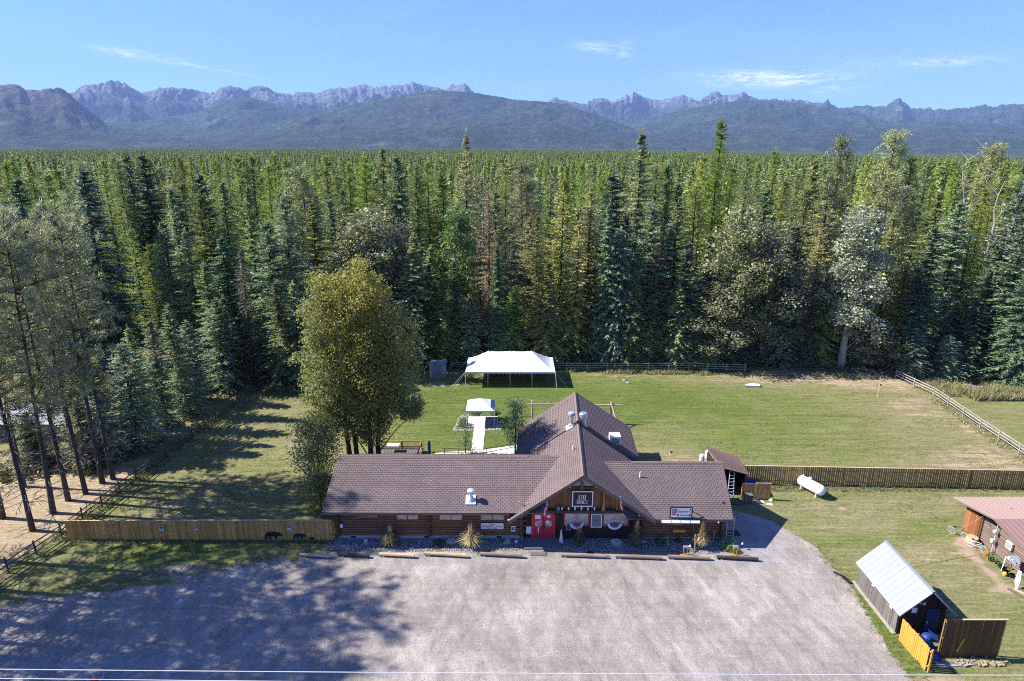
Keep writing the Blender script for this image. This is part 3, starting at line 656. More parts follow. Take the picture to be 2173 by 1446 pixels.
def broadleaf(seed, h, Rm, z0, nclust, per, leafs, csize, trunk_r=.25, shape=None, lobes=9, lobr=.42):
    """leaves gathered round limb ends inside several lobes; returns leaves, limbs"""
    rng = np.random.RandomState(seed); H0 = h * z0
    L = []; limbs = []
    for i in range(lobes):
        u = (i + .5) / lobes; a = i * 2.399 + rng.uniform(-.4, .4)
        env = shape(u) if shape else math.sin(math.pi * (.12 + .8 * u)) ** .8
        rr_ = Rm * env * rng.uniform(.40, .62)
        c = np.array([math.cos(a) * rr_, math.sin(a) * rr_, H0 + (h - H0) * (.12 + .74 * u)])
        L.append((c, Rm * lobr * (.55 + .5 * env) * rng.uniform(.85, 1.15)))
        limbs.append(((0, 0, max(.5, c[2] - rr_ * 1.3 - 1.0)), tuple(c)))
    L.append((np.array([0, 0, h - Rm * .42]), Rm * .45)); C = []
    for i in range(nclust):
        c, r = L[rng.randint(len(L))]
        d = unit(rng.normal(size=3)); rad = r * rng.uniform(.55, 1.05) ** .6
        C.append(c + d * rad * np.array([1, 1, .95]))
        if i % 9 == 0: limbs.append((tuple(c), tuple(C[-1])))
    C = np.array(C); C = C[C[:, 2] > H0 * .7]
    P = np.repeat(C, per, 0) + rng.normal(scale=csize, size=(len(C) * per, 3))
    return quads(P, leafs, rng), limbs
def trunk_mesh(name, h, r, mat, limbs=(), lr=.05, stubs=0, seed=0, lean=0.0, n=7, zt=1.0, dead=1.6, z0=.04, z1=.6):
    rng = random.Random(seed); mb = MB(); k = 7
    pts = [(lean * h * (i / k) ** 2 + rng.uniform(-.03, .03) * r * 6 * (i > 0), rng.uniform(-.03, .03) * r * 6 * (i > 0), h * zt * i / k) for i in range(k + 1)]
    mb.tube(pts, [r * (1.25 if i == 0 else 1) * (1 - .93 * i / k) + .015 for i in range(k + 1)], n)
    for a, b in limbs:
        mid = tuple((a[i] + b[i]) / 2 + (0.06 * abs(b[2] - a[2]) if i == 2 else 0) for i in range(3))
        mb.tube([a, mid, b], [lr, lr * .7, lr * .25], 5, False)
    for i in range(stubs):
        z = h * rng.uniform(z0, z1); a = rng.uniform(0, 6.283); L = rng.uniform(.4, 1) * dead
        x0 = lean * h * (z / h) ** 2
        mb.tube([(x0, 0, z), (x0 + math.cos(a) * L * .6, math.sin(a) * L * .6, z - .05 * L), (x0 + math.cos(a) * L, math.sin(a) * L, z - rng.uniform(-.1, .35) * L)], [.035, .022, .008], 3, False)
    me = bpy.data.meshes.new(name); me.from_pydata(mb.v, [], mb.f); me.materials.append(mat); me.polygons.foreach_set('use_smooth', [True] * len(me.polygons)); me.update(); return me

VAR = {}       # kind -> list of (crown mesh, trunk mesh, native height, native radius)
sp = lambda u: (1 - u) ** .68 * .97 + .03
cl_ = lambda u: np.minimum(1, (1 - u) * 2.6) ** .7 * (.62 + .38 * (1 - u))
fatc = lambda u: (1 - u) ** .55 * (1 - .25 * (1 - u) ** 6)
lar = lambda u: np.sin(np.clip(.16 + .84 * (1 - u), 0, 1) * math.pi / 2) ** 1.4 * (1 - .35 * (1 - u) ** 5)
for i in range(8):
    c = conifer(100 + i, 25, 4.0, .05, 58, 8, sp, .35, .5, 9, .75, .19, .3, .12)
    VAR.setdefault('S', []).append((arr_mesh('crown', c, M['spruce']), trunk_mesh('trunk', 25, .30, M['bark'], stubs=14, seed=i, z1=.3), 25, 3.4))
for i in range(3):
    c = conifer(140 + i, 20, 3.8, .02, 50, 8, fatc, .45, .42, 9, .72, .19, .15, .08)
    VAR.setdefault('B', []).append((arr_mesh('crown', c, M['bluespruce']), trunk_mesh('trunk', 20, .27, M['bark'], seed=i), 20, 3.3))
for i in range(3):
    c = conifer(160 + i, 26, 4.1, .05, 56, 8, fatc, .25, .55, 10, .8, .22, .3, .06)
    VAR.setdefault('F', []).append((arr_mesh('crown', c, M['fir']), trunk_mesh('trunk', 26, .32, M['barkdark'], seed=i), 26, 3.6))
for i in range(8):
    c = conifer(180 + i, 28, 3.7, .20, 60, 8, lar, .30, .12, 9, .42, .13, -.05, .18, .7)
    VAR.setdefault('L', []).append((arr_mesh('crown', c, M['larch']), trunk_mesh('trunk', 28, .26, M['bark'], stubs=30, seed=i, z1=.4), 28, 3.1))
for i in range(4):
    C, lb = pine_centres(200 + i, 28, 3.7, .30, 34, 5, 5, lambda u: math.sin(min(1, .25 + .95 * (1 - u)) * 1.57) ** .8, .3)
    c = puffs(200 + i, C, 13, .62, .11)
    VAR.setdefault('P', []).append((arr_mesh('crown', c, M['pine']), trunk_mesh('trunk', 28, .33, M['bark'], lb[::2], .05, 20, i, z1=.35), 28, 3.0))
for i in range(4):
    c = conifer(220 + i, 25, 4.1, .08, 52, 8, lambda u: (1 - u) ** .6, .2, .35, 9, .62, .16, .1, .2, .5)
    VAR.setdefault('T', []).append((arr_mesh('crown', c, M['tan']), trunk_mesh('trunk', 25, .28, M['bark'], stubs=40, seed=i, z1=.6, dead=2.2), 25, 3.5))
for i in range(2):
    c = conifer(240 + i, 24, 3.2, .22, 48, 6, lambda u: (1 - u) ** .6, .2, .3, 8, .5, .13, .0, .25, .6)
    VAR.setdefault('O', []).append((arr_mesh('crown', c, M['orange']), trunk_mesh('trunk', 24, .27, M['barkdark'], stubs=50, seed=i, z1=.7, dead=2.4), 24, 3.2))
for i in range(2):
    c = conifer(250 + i, 24, 1.7, .02, 62, 7, cl_, .3, .6, 6, .7, .2, .55, .05)
    VAR.setdefault('C', []).append((arr_mesh('crown', c, M['fir']), trunk_mesh('trunk', 24, .25, M['bark'], seed=i), 24, 1.7))
c = conifer(260, 20, 3.6, .01, 44, 8, fatc, .2, .85, 10, .95, .26, .75, .05)
VAR['W'] = [(arr_mesh('crown', c, M['fir']), trunk_mesh('trunk', 20, .3, M['bark'], seed=3), 20, 3.6)]
for i in range(2):
    c = conifer(270 + i, 20, 2.6, .05, 60, 7, sp, .1, .7, 8, .42, .045, .55, .15, .5)
    VAR.setdefault('R', []).append((arr_mesh('crown', c, M['brown']), trunk_mesh('trunk', 20, .3, M['bark'], stubs=60, seed=i, z1=.9, dead=2.0), 20, 2.6))
for i in range(3):
    c, lb = broadleaf(280 + i, 20, 4.6, .08, 560, 20, .17, .36, lobes=13)
    VAR.setdefault('D', []).append((arr_mesh('crown', c, M['birch']), trunk_mesh('trunk', 20, .28, M['barkpale'], lb, .08, seed=i, zt=.92), 20, 4.6))
c, lb = broadleaf(290, 20, 3.2, .35, 420, 12, .2, .4); VAR['G'] = [(arr_mesh('crown', c, M['bright']), trunk_mesh('trunk', 20, .22, M['barkpale'], lb, .06), 20, 3.2)]
c, lb = broadleaf(292, 24, 4.8, .15, 640, 22, .18, .36, lobes=12, shape=lambda u: (1 - u) ** .5); VAR['V'] = [(arr_mesh('crown', c, M['silver']), trunk_mesh('trunk', 24, .42, M['barkpale'], lb, .08), 24, 4.8)]
c, lb = broadleaf(293, 26, 3.6, .4, 300, 8, .12, .6); VAR['G2'] = [(arr_mesh('crown', c, M['brown']), trunk_mesh('trunk', 26, .25, M['barkpale'], lb, .05), 26, 3.6)]
def snag_mesh(seed, h):
    rng = random.Random(seed); mb = MB()
    def grow(p, d, L, r, lv):
        q = [p]; c = Vector(p); dd = Vector(d)
        for i in range(3):
            dd = (dd + Vector((rng.uniform(-.25, .25), rng.uniform(-.25, .25), rng.uniform(-.05, .15)))).normalized(); c = c + dd * L / 3; q.append(tuple(c))
        mb.tube(q, [r, r * .8, r * .6, r * .35], 5, False)
        if lv < 3:
            for j in range(rng.randint(2, 4)):
                a = rng.uniform(0, 6.28); nd = (dd * .7 + Vector((math.cos(a), math.sin(a), rng.uniform(-.1, .6)))).normalized()
                s = q[rng.randint(1, 3)]; grow(s, nd, L * rng.uniform(.4, .7), r * .45, lv + 1)
    mb.tube([(0, 0, 0), (0.2, 0, h * .45), (0, .1, h * .72)], [.30, .22, .15], 7, False)
    for k in range(6):
        a = k * 1.05 + rng.uniform(-.3, .3); z = h * rng.uniform(.42, .72)
        grow((0.1, 0, z), (math.cos(a) * .8, math.sin(a) * .8, .75), h * .15, .085, 1)
    grow((0, .1, h * .72), (0, 0, 1), h * .28, .13, 1)
    return meshof(mb, M['snag'], 'trunk')
VAR['N'] = [(None, snag_mesh(s, 26), 26, 4) for s in (4, 9)]

KINDLAB = {'S': ('spruce_tree', 'dark green spruce', 'spruces'),
           'B': ('spruce_tree', 'bluish green spruce', 'blue spruces'),
           'F': ('fir_tree', 'very dark fir', 'dark firs'),
           'L': ('larch_tree', 'feathery larch', 'larches'),
           'P': ('pine_tree', 'open crowned pine', 'pines'),
           'T': ('fir_tree', 'tan green conifer', 'tan conifers'),
           'O': ('pine_tree', 'rust brown dying conifer', 'dying conifers'),
           'C': ('spruce_tree', 'narrow dark column shaped spruce', 'narrow dark spruces'),
           'W': ('spruce_tree', 'broad weeping dark blue spruce', None),
           'R': ('spruce_tree', 'brown half bare spruce', 'half bare spruces'),
           'D': ('birch_tree', 'pale broadleaved tree', 'yellowing broadleaved trees'),
           'G': ('aspen_tree', 'small bright green broadleaved tree', None),
           'G2': ('birch_tree', 'grey brown nearly leafless tree', None),
           'V': ('poplar_tree', 'broad silvery green tree with bare pale trunk', None),
           'N': ('dead_tree', 'bleached bare snag with forked white limbs at the right', 'bleached snags')}
rt = random.Random(5)
def plant(kind, x, y, h, wid=1.0, label=None, group='*', z=0.0):
    cm, tm, H, Rr = rt.choice(VAR[kind]); nm, lab, grp = KINDLAB[kind]
    e = bpy.data.objects.new(nm, None); COL.objects.link(e); e.location = (x, y, z - .06); e.empty_display_size = .3
    s = h / H; w = (s * .5 + .5) * wid * rt.uniform(.95, 1.25)
    e.scale = (w * rt.uniform(.86, 1.1), w * rt.uniform(.9, 1.1), s); e.rotation_euler = (R_(rt.uniform(-1.2, 1.2)), R_(rt.uniform(-1.2, 1.2)), rt.uniform(0, 6.283))
    zx = x / y; zone = 'behind the tall left pines' if zx < -.46 else 'behind the left lawn and cottonwood' if zx < -.12 else 'behind the marquee' if zx < .2 else 'behind the right lawn' if zx < .5 else 'at the far right'
    row = 'in the front rows' if y < 98 else 'in the middle rows' if y < 125 else 'in the rear rows' if y < 160 else 'far back'
    e['label'] = label or (lab + ' ' + row + ' ' + zone); e['category'] = 'tree'
    g = (grp + ' ' + row + ' ' + zone) if (grp and group == '*') else group if group != '*' else None
    if label is None and g: e['group'] = g
    for me, pn in ((tm, 'trunk'), (cm, 'crown')):
        if me is None: continue
        o = bpy.data.objects.new(pn, me); COL.objects.link(o); o.parent = e
    return e
TREES = [(-14.5,93.0,19.5,'S'),(-12.1,93.0,15.3,'S'),(-10.1,90.5,13.2,'S'),(-8.2,92.0,15.6,'S'),(-5.9,91.0,10.3,'B'),(-2.1,90.5,17.8,'C'),(-3.4,94.0,25.3,'O'),(-7.5,104.0,33.4,'T'),(-9.0,100.0,22.8,'G'),(1.7,106.0,29.2,'P'),(3.6,95.0,22.6,'T'),(7.1,97.0,27.2,'T'),(11.2,97.0,26.1,'T'),(9.3,92.0,21.6,'T'),(5.2,91.0,15.8,'S'),(13.5,93.0,24.1,'C'),(15.8,91.5,19.7,'W'),(17.6,90.5,14.5,'S'),(15.7,102.0,27.5,'F'),(20.2,108.0,33.6,'S'),(25.5,110.0,28.7,'S'),(21.1,92.0,18.9,'O'),(20.2,96.0,23.2,'B'),(23.9,95.0,23.9,'S'),(25.6,92.0,18.3,'B'),(35.5,118.0,35.9,'L'),(33.3,116.0,30.1,'L'),(30.0,108.0,26.2,'L'),(32.9,92.5,23.5,'D'),(38.0,94.0,21.4,'D'),(24.3,90.0,12.6,'S'),(27.9,91.0,11.7,'S'),(30.3,90.5,13.2,'D'),(49.0,125.0,30.9,'L'),(42.8,122.0,30.0,'L'),(42.6,112.0,24.8,'F'),(37.4,92.0,16.9,'L'),(53.5,120.0,29.2,'S'),(45.7,104.0,25.3,'L'),(41.2,92.0,20.9,'F'),(58.0,120.0,33.0,'P'),(48.0,100.0,25.6,'T'),(45.1,95.0,19.9,'T'),(40.5,91.0,13.1,'B'),(43.7,90.0,10.5,'R'),(48.6,91.0,23.6,'V'),(68.4,122.0,33.8,'P'),(57.7,102.0,26.8,'P'),(54.3,98.0,23.7,'T'),(55.0,94.0,22.7,'T'),(66.5,125.0,29.9,'L'),(72.5,122.0,29.6,'L'),(72.3,118.0,28.4,'L'),(55.8,91.0,15.8,'T'),(58.4,90.5,21.1,'F'),(57.3,89.5,14.7,'F'),(64.8,95.0,23.9,'B'),(70.9,99.0,25.6,'L'),(67.7,96.0,23.8,'L'),(77.0,112.0,28.5,'N'),(89.0,125.0,31.6,'P'),(83.5,114.0,26.0,'N'),(70.9,93.0,25.4,'B'),(67.4,90.0,18.6,'F'),(69.0,88.0,21.4,'B'),(61.3,87.0,6.4,'B'),(63.8,87.0,5.9,'B'),(56.9,87.5,7.1,'B'),(65.3,88.0,11.0,'F'),(67.8,87.0,11.3,'F'),(68.4,84.0,17.0,'F'),(-20.4,97.0,23.0,'D'),(-18.3,98.0,20.9,'D'),(-24.0,97.0,20.3,'D'),(-26.9,98.0,24.3,'S'),(-32.6,118.0,30.0,'L'),(-28.5,93.0,24.1,'S'),(-30.7,89.0,25.5,'B'),(-34.4,110.0,28.3,'P'),(-33.2,88.0,22.0,'B'),(-35.5,85.0,18.7,'R'),(-38.0,95.0,26.2,'S'),(-43.8,100.0,26.6,'S'),(-48.0,104.0,27.5,'F'),(-45.3,91.0,20.4,'S'),(-41.1,86.0,16.7,'S'),(-38.6,82.0,14.5,'B'),(-52.2,102.0,25.4,'S'),(-40.1,74.0,15.9,'S'),(-40.4,70.0,14.8,'B'),(-40.6,64.5,13.6,'B'),(-42.2,62.0,12.6,'B'),(-41.0,67.0,15.0,'S'),(-40.8,78.0,12.4,'B'),(-38.4,84.5,12.5,'S'),(-47.9,90.0,21.8,'S'),(-58.1,90.0,28.8,'F'),(-70.0,128.0,30.0,'F'),(-74.5,131.0,30.0,'F'),(-73.0,125.0,29.1,'L'),(-74.4,122.0,29.3,'L'),(-75.9,128.0,30.2,'L'),(-76.1,112.0,27.9,'L'),(-76.4,110.0,27.3,'L'),(-84.3,118.0,29.6,'L'),(-88.5,120.0,30.0,'L'),(-88.1,116.0,28.9,'L'),(-61.2,128.0,29.9,'L'),(-62.4,126.0,29.5,'L'),(-52.9,120.0,29.2,'L'),(-53.2,126.0,30.2,'L'),(-49.5,122.0,29.8,'L'),(-46.9,121.0,30.0,'L'),(-45.6,128.0,30.2,'L'),(-42.1,124.0,29.1,'L'),(-43.1,117.0,28.6,'L'),(-28.4,125.0,29.9,'L'),(-25.7,119.0,28.8,'L'),(-24.6,126.0,31.2,'S'),(-29.0,118.0,28.8,'L'),(-21.5,120.0,29.0,'L'),(-19.5,118.0,29.9,'F'),(-16.8,116.0,28.5,'L'),(-15.2,120.0,29.0,'L'),(-13.5,124.0,29.5,'L'),(-58.4,100.0,19.5,'L'),(-55.0,98.0,17.4,'L'),(-53.9,99.0,17.6,'L'),(-1.0,122.0,28.7,'L'),(-5.7,122.0,28.3,'G2'),(6.6,121.0,28.4,'L'),(12.9,124.0,28.7,'L'),(-70.7,95.0,27.2,'F'),(-60.7,85.0,25.4,'F'),(-57.6,78.0,24.8,'F'),(-54.9,80.0,22.9,'F'),(-28.9,84.0,14.5,'S'),(-26.0,84.0,12.0,'S'),(-30.9,83.0,14.9,'S'),(-13.5,91.5,11.0,'S'),(0.2,92.5,11.8,'S'),(7.9,92.0,10.5,'S'),(11.6,92.5,11.8,'S'),(20.6,92.0,10.5,'S'),(34.3,92.5,9.3,'S'),(38.3,92.5,9.3,'S'),(51.2,92.0,10.8,'S'),(53.5,91.5,7.5,'D'),(46.0,93.0,13.3,'S')]
HERO = {(-7.5, 104.0): 'tallest tan topped conifer standing above the wood left of centre', (20.2, 108.0): 'big dark conical spruce rising above the wood right of the grill ridge',
        (35.5, 118.0): 'tallest spindly larch whose top stands against the blue mountain', (58.0, 120.0): 'thin topped tall pine right of the tallest larch', (68.4, 122.0): 'tall pine with a flat tufted crown near the right',
        (-3.4, 94.0): 'rust brown dying conifer behind the left end of the white marquee', (21.1, 92.0): 'smaller orange brown dying pine on a bare trunk at the lawn edge',
        (-35.5, 85.0): 'grey brown half bare spruce at the corner of the left rail fence', (43.7, 90.0): 'low brown twiggy tree behind the right side of the lawn',
        (-60.7, 85.0): 'dark fir towering behind the pines at the left', (-58.1, 90.0): 'large very dark fir with a ragged top at the left', (-2.1, 90.5): 'narrow dark column spruce directly behind the marquee',
        (13.5, 93.0): 'narrow dark column spruce beside the weeping spruce', (61.3, 87.0): 'small young blue spruce at the right lawn corner', (63.8, 87.0): 'smallest young blue spruce right of its twin at the lawn corner',
        (56.9, 87.5): 'young blue spruce behind the upper end of the right rail fence', (77.0, 112.0): 'bleached snag with forked white limbs at the right', (83.5, 114.0): 'second bleached snag close to the right border of the picture',
        (32.9, 92.5): 'broad pale yellowing birch with a white forked trunk', (38.0, 94.0): 'pale leaved birch just right of the broad white trunked one', (-20.4, 97.0): 'tall yellow brown broadleaved tree behind the big cottonwood',
        (30.3, 90.5): 'low yellow leaved tree at the foot of the broad birch', (53.5, 91.5): 'short brown leaved tree near the right lawn edge', (-40.6, 64.5): 'bluish spruce nearest to the tall pines along the left fence',
        (-42.2, 62.0): 'short pale spruce tucked behind the tall pines', (-38.6, 82.0): 'blue spruce beside the half bare spruce', (-58.4, 100.0): 'slim young larch left of the golden clearing', (-55.0, 98.0): 'young larch at the golden clearing', (-53.9, 99.0): 'young larch right of the golden clearing',
        (58.4, 90.5): 'wide dark blue fir filling the right corner of the wood', (68.4, 84.0): 'dark fir at the right border of the picture'}
for x, y, h, k in TREES:
    lo_ = x < -36 and y < 83
    hh_ = h * (.88 if lo_ else 1); key_ = (x, y)
    if -24 < x < 44 and y < 93: y = y + 2.0
    wid = {'D': 1.3, 'V': 1.0, 'W': 1.05, 'S': 1.0, 'B': 1.05, 'F': 1.05}.get(k, 1.0)
    if key_ in HERO: plant(k, x, y, hh_, wid * (.85 if lo_ else 1), HERO[key_])
    else: plant(k, x, y, hh_, wid * (.85 if lo_ else 1))
# the wood behind: jittered fill, thinning kinds with distance
pts = [(x, y) for x, y, h, k in TREES]; cnt = 0
y = 94.0
while y < 205:
    half = .84 * y + 6; x = -half
    while x < half:
        px = x + rt.uniform(-2.2, 2.2); py = y + rt.uniform(-2.2, 2.2); x += 7.0 + (y - 94) * .035
        if py < 127 and -.665 < px / py < -.54: continue
        if py < 100 and rt.random() < .3: continue
        if any((px - a) ** 2 + (py - b) ** 2 < 7.5 for a, b in pts): continue
        pts.append((px, py)); f = min(1, (py - 94) / 60)
        k = rt.choices('SLFPTBD', (5 - 3 * f, 2 + 7 * f, 1.5 - .6 * f, 1.5, 1.5 - .9 * f, 1.6 - 1.0 * f, .5))[0]
        if px < -35: k = rt.choices('SLFP', (4, 2 + 4 * f, 2.2, .7))[0]
        h = {'S': 22, 'L': 25, 'F': 22, 'P': 25, 'T': 21, 'B': 19, 'D': 17}[k] * rt.uniform(.58, 1.12)
        plant(k, px, py, min(h, 28.0), 1.12); cnt += 1
    y += 6.4 + (y - 94) * .03
print('fill trees', cnt)

# far wood: thousands of cheap trees, one object
def far_proto(seed, h, r, lv, nb, w, mat, broad=False):
    if broad:
        rng = np.random.RandomState(seed); d = unit(rng.normal(size=(90, 3))); C = d * np.array([r, r, h * .33]) + np.array([0, 0, h * .66]); A = quads(C, r * .42, rng); A = A[:, :3]
    else:
        A = conifer(seed, h, r, .12, lv, nb, lambda u: (1 - u) ** .75 * .95 + .05, .2, .3, 2, r * .75, w, .3, .05, .2, side=(-.6, .6))
    o = bpy.data.objects.new('far_tree', arr_mesh('far_tree', A, mat)); return o
FC = bpy.data.collections.new('far_tree_kinds')
for nm, o in [('a0', far_proto(1, 24, 2.9, 22, 6, .75, M['spruce'])), ('a1', far_proto(2, 26, 2.7, 22, 6, .7, M['larch'])), ('a2', far_proto(3, 22, 2.8, 22, 6, .75, M['pine'])), ('a3', far_proto(4, 25, 2.6, 20, 6, .7, M['larch'])),
              ('a4', far_proto(5, 16, 3.6, 0, 0, 0, M['birch'], True)), ('b0', far_proto(6, 24, 3.2, 9, 5, 1.5, M['spruce'])), ('b1', far_proto(7, 25, 3.2, 9, 5, 1.5, M['larch'])), ('b2', far_proto(8, 22, 3.4, 9, 5, 1.5, M['pine']))]:
    o.name = 'kind_' + nm; FC.objects.link(o)
def scatter(name, P, kind, sc, label):
    n = len(P); me = bpy.data.meshes.new(name); me.vertices.add(n); me.vertices.foreach_set('co', np.asarray(P, np.float32).ravel())
    me.attributes.new('kind', 'INT', 'POINT').data.foreach_set('value', kind.astype(np.int32))
    me.attributes.new('sc', 'FLOAT_VECTOR', 'POINT').data.foreach_set('vector', np.asarray(sc, np.float32).ravel())
    rt_ = np.zeros((n, 3), np.float32); rt_[:, 2] = np.random.RandomState(3).uniform(0, 6.28, n)
    me.attributes.new('rot', 'FLOAT_VECTOR', 'POINT').data.foreach_set('vector', rt_.ravel())
    o = link(me, name, kind='stuff', label=label)
    g = bpy.data.node_groups.new(name, 'GeometryNodeTree')
    g.interface.new_socket('Geometry', in_out='INPUT', socket_type='NodeSocketGeometry'); g.interface.new_socket('Geometry', in_out='OUTPUT', socket_type='NodeSocketGeometry')
    gi = g.nodes.new('NodeGroupInput'); go = g.nodes.new('NodeGroupOutput'); ip = g.nodes.new('GeometryNodeInstanceOnPoints')
    ci = g.nodes.new('GeometryNodeCollectionInfo'); ci.inputs['Collection'].default_value = FC; ci.inputs['Separate Children'].default_value = True; ci.inputs['Reset Children'].default_value = True
    def na(t, s):
        a = g.nodes.new('GeometryNodeInputNamedAttribute'); a.data_type = t; a.inputs['Name'].default_value = s; return a.outputs['Attribute']
    g.links.new(gi.outputs[0], ip.inputs['Points']); g.links.new(ci.outputs[0], ip.inputs['Instance']); ip.inputs['Pick Instance'].default_value = True
    g.links.new(na('INT', 'kind'), ip.inputs['Instance Index']); g.links.new(na('FLOAT_VECTOR', 'rot'), ip.inputs['Rotation']); g.links.new(na('FLOAT_VECTOR', 'sc'), ip.inputs['Scale'])
    g.links.new(ip.outputs[0], go.inputs[0]); md = o.modifiers.new('scatter', 'NODES'); md.node_group = g; return o
rs = np.random.RandomState(12)
def ring(r0, r1, cell_fn, kinds, p, hs, seed):
    P = []; r = r0
    while r < r1:
        c = cell_fn(r); n = int(1.52 * r / c); a = np.linspace(-.78, .78, n) + rs.uniform(-.5, .5, n) * 1.5 / n
        q = r + rs.uniform(-.6, .6, n) * c; P.append(np.stack([np.sin(a) * q, np.cos(a) * q], -1)); r += c
    P = np.concatenate(P)
    dens = vnoise(P[:, 0] / 160 + 50, P[:, 1] / 220 + 50, seed, 4, .6)
    P = P[dens > .38]; n = len(P)
    patch = vnoise(P[:, 0] / 120 + 90, P[:, 1] / 200 + 90, seed + 4, 3)
    k = np.array(kinds)[rs.choice(len(kinds), n, p=p)]
    k = np.where((patch > .60) & (k == kinds[1]), kinds[0], k)
    h = hs * rs.uniform(.55, 1.0, n) * (.8 + .4 * vnoise(P[:, 0] / 300 + 20, P[:, 1] / 300 + 20, seed + 7, 3))
    z = ground_z(P[:, 0], P[:, 1]); return np.stack([P[:, 0], P[:, 1], z], -1), k, h
A1, K1, H1 = ring(200, 780, lambda r: 4.6 + (r - 200) * .0035, [0, 1, 2, 3, 4], [.28, .30, .17, .18, .07], 1.0, 60)
A2, K2, H2 = ring(780, 2600, lambda r: 6.5 + (r - 780) * .006, [5, 6, 7, 4], [.36, .38, .22, .04], 1.0, 70)
A3, K3, H3 = ring(2600, 8200, lambda r: 19 + (r - 2600) * .009, [5, 6, 7], [.45, .30, .25], 1.0, 80)
w1 = H1[:, None] * np.array([1.25, 1.25, 1]); w2 = H2[:, None] * np.array([1.7, 1.7, .92]); w3 = H3[:, None] * np.array([1, 1, 1.0]) * np.stack([(3.2 + 0 * H3), (3.2 + 0 * H3), .85 + 0 * H3], -1)
print('far trees', len(A1), len(A2), len(A3))
scatter('far_forest', np.concatenate([A1, A2, A3]), np.concatenate([K1, K2, K3]), np.concatenate([w1, w2, w3]), 'endless conifer forest filling the valley to the mountains')

# ------------------------------------------------------------------ haze
hb = MB(); hb.box(-27600, 27600, -27600, 27600, -150, 3300)
m, N = newmat('thin valley haze'); pv = N.n.new('ShaderNodeVolumePrincipled')
pv.inputs['Color'].default_value = (.36, .54, 1.0, 1); pv.inputs['Density'].default_value = HAZE_D; pv.inputs['Anisotropy'].default_value = 0.0
o_ = N.n.new('ShaderNodeOutputMaterial'); N.l.new(pv.outputs[0], o_.inputs['Volume'])
hz = hb.build('haze', m, None, kind='stuff', label='thin blue haze in the valley air')

# ------------------------------------------------------------------ the grill building
GR = thing('log_restaurant', (1.5, 47.8, 0), 'long log grill with brown shingle roofs, a tall central gable and red double doors', 'restaurant')
def bq(name, mb, mat, **k): return mb.build(name, mat, GR, **k)
SH = M['shingle']
# main gable roofs: front part and slightly raised hall behind
gx0, hs_, ez, pk = 5.76, 5.95, 2.60, 6.78
roof_plane('roof', [B(gx0 - hs_, 56.4, ez), B(gx0 - hs_, 46.3, ez), B(gx0, 46.3, pk), B(gx0, 56.4, pk)], .16, SH, GR, label='lit left slope of the front gable roof')
roof_plane('roof', [B(gx0 + hs_, 46.3, ez), B(gx0 + hs_, 56.4, ez), B(gx0, 56.4, pk), B(gx0, 46.3, pk)], .16, SH, GR, label='shaded right slope of the front gable roof')
roof_plane('roof', [B(gx0 - hs_, 64.2, ez + .12), B(gx0 - hs_, 56.3, ez + .12), B(gx0, 56.3, pk + .14), B(gx0, 64.2, pk + .14)], .16, SH, GR)
roof_plane('roof', [B(gx0 + hs_ + .1, 56.3, ez + .22), B(gx0 + hs_ + .1, 64.2, ez + .22), B(gx0, 64.2, pk + .14), B(gx0, 56.3, pk + .14)], .16, SH, GR)
# wings
LW = dict(ey=46.8, ez=3.15, ry=52.1, rz=5.62)
roof_plane('roof', [B(-15.55, 46.8, 3.15), B(2.6, 46.8, 3.08), B(5.4, 52.1, 5.55), B(-15.55, 52.1, 5.62)], .15, SH, GR, label='long left wing roof')
roof_plane('roof', [B(2.6, 57.3, 3.15), B(-15.55, 57.3, 3.15), B(-15.55, 52.1, 5.62), B(5.4, 52.1, 5.55)], .15, SH, GR)
roof_plane('roof', [B(9.6, 46.8, 2.50), B(18.23, 46.8, 2.50), B(18.23, 51.4, 5.37), B(6.5, 51.4, 5.37)], .15, SH, GR, label='steeper right wing roof')
roof_plane('roof', [B(18.23, 54.6, 3.37), B(9.5, 54.6, 3.37), B(6.5, 51.4, 5.37), B(18.23, 51.4, 5.37)], .15, SH, GR)
for a, b in (((gx0, 46.28, pk + .02), (gx0, 56.4, pk + .02)), ((gx0, 56.3, pk + .16), (gx0, 64.22, pk + .16)), ((-15.55, 52.1, 5.64), (1.2, 52.1, 5.6)), ((10.2, 51.4, 5.39), (18.25, 51.4, 5.39))):
    mb = MB(); L = (Vector(b) - Vector(a)).length; k = int(L / .3)
    for i in range(k):
        p = Vector(a).lerp(Vector(b), i / k); q = Vector(a).lerp(Vector(b), (i + 1.05) / k)
        up = Vector((0, 0, .012 + .012 * (i % 2)))
        side = Vector((0, .16, 0)) if abs(b[0] - a[0]) > abs(b[1] - a[1]) else Vector((.16, 0, 0)); dz = Vector((0, 0, -.10 if side.x else -.07))
        mb.add([B(*(p - side + dz)), B(*(q - side + dz)), B(*(q + up)), B(*(p + up)), B(*(q + side + dz)), B(*(p + side + dz))], [(0, 1, 2, 3), (3, 2, 4, 5)])
    me_m = plain('ridge cap', (.17, .12, .105), .9, .2, 3) if 'ridgecap' not in M else M['ridgecap']; M['ridgecap'] = me_m
    bq('ridge_cap', mb, me_m)
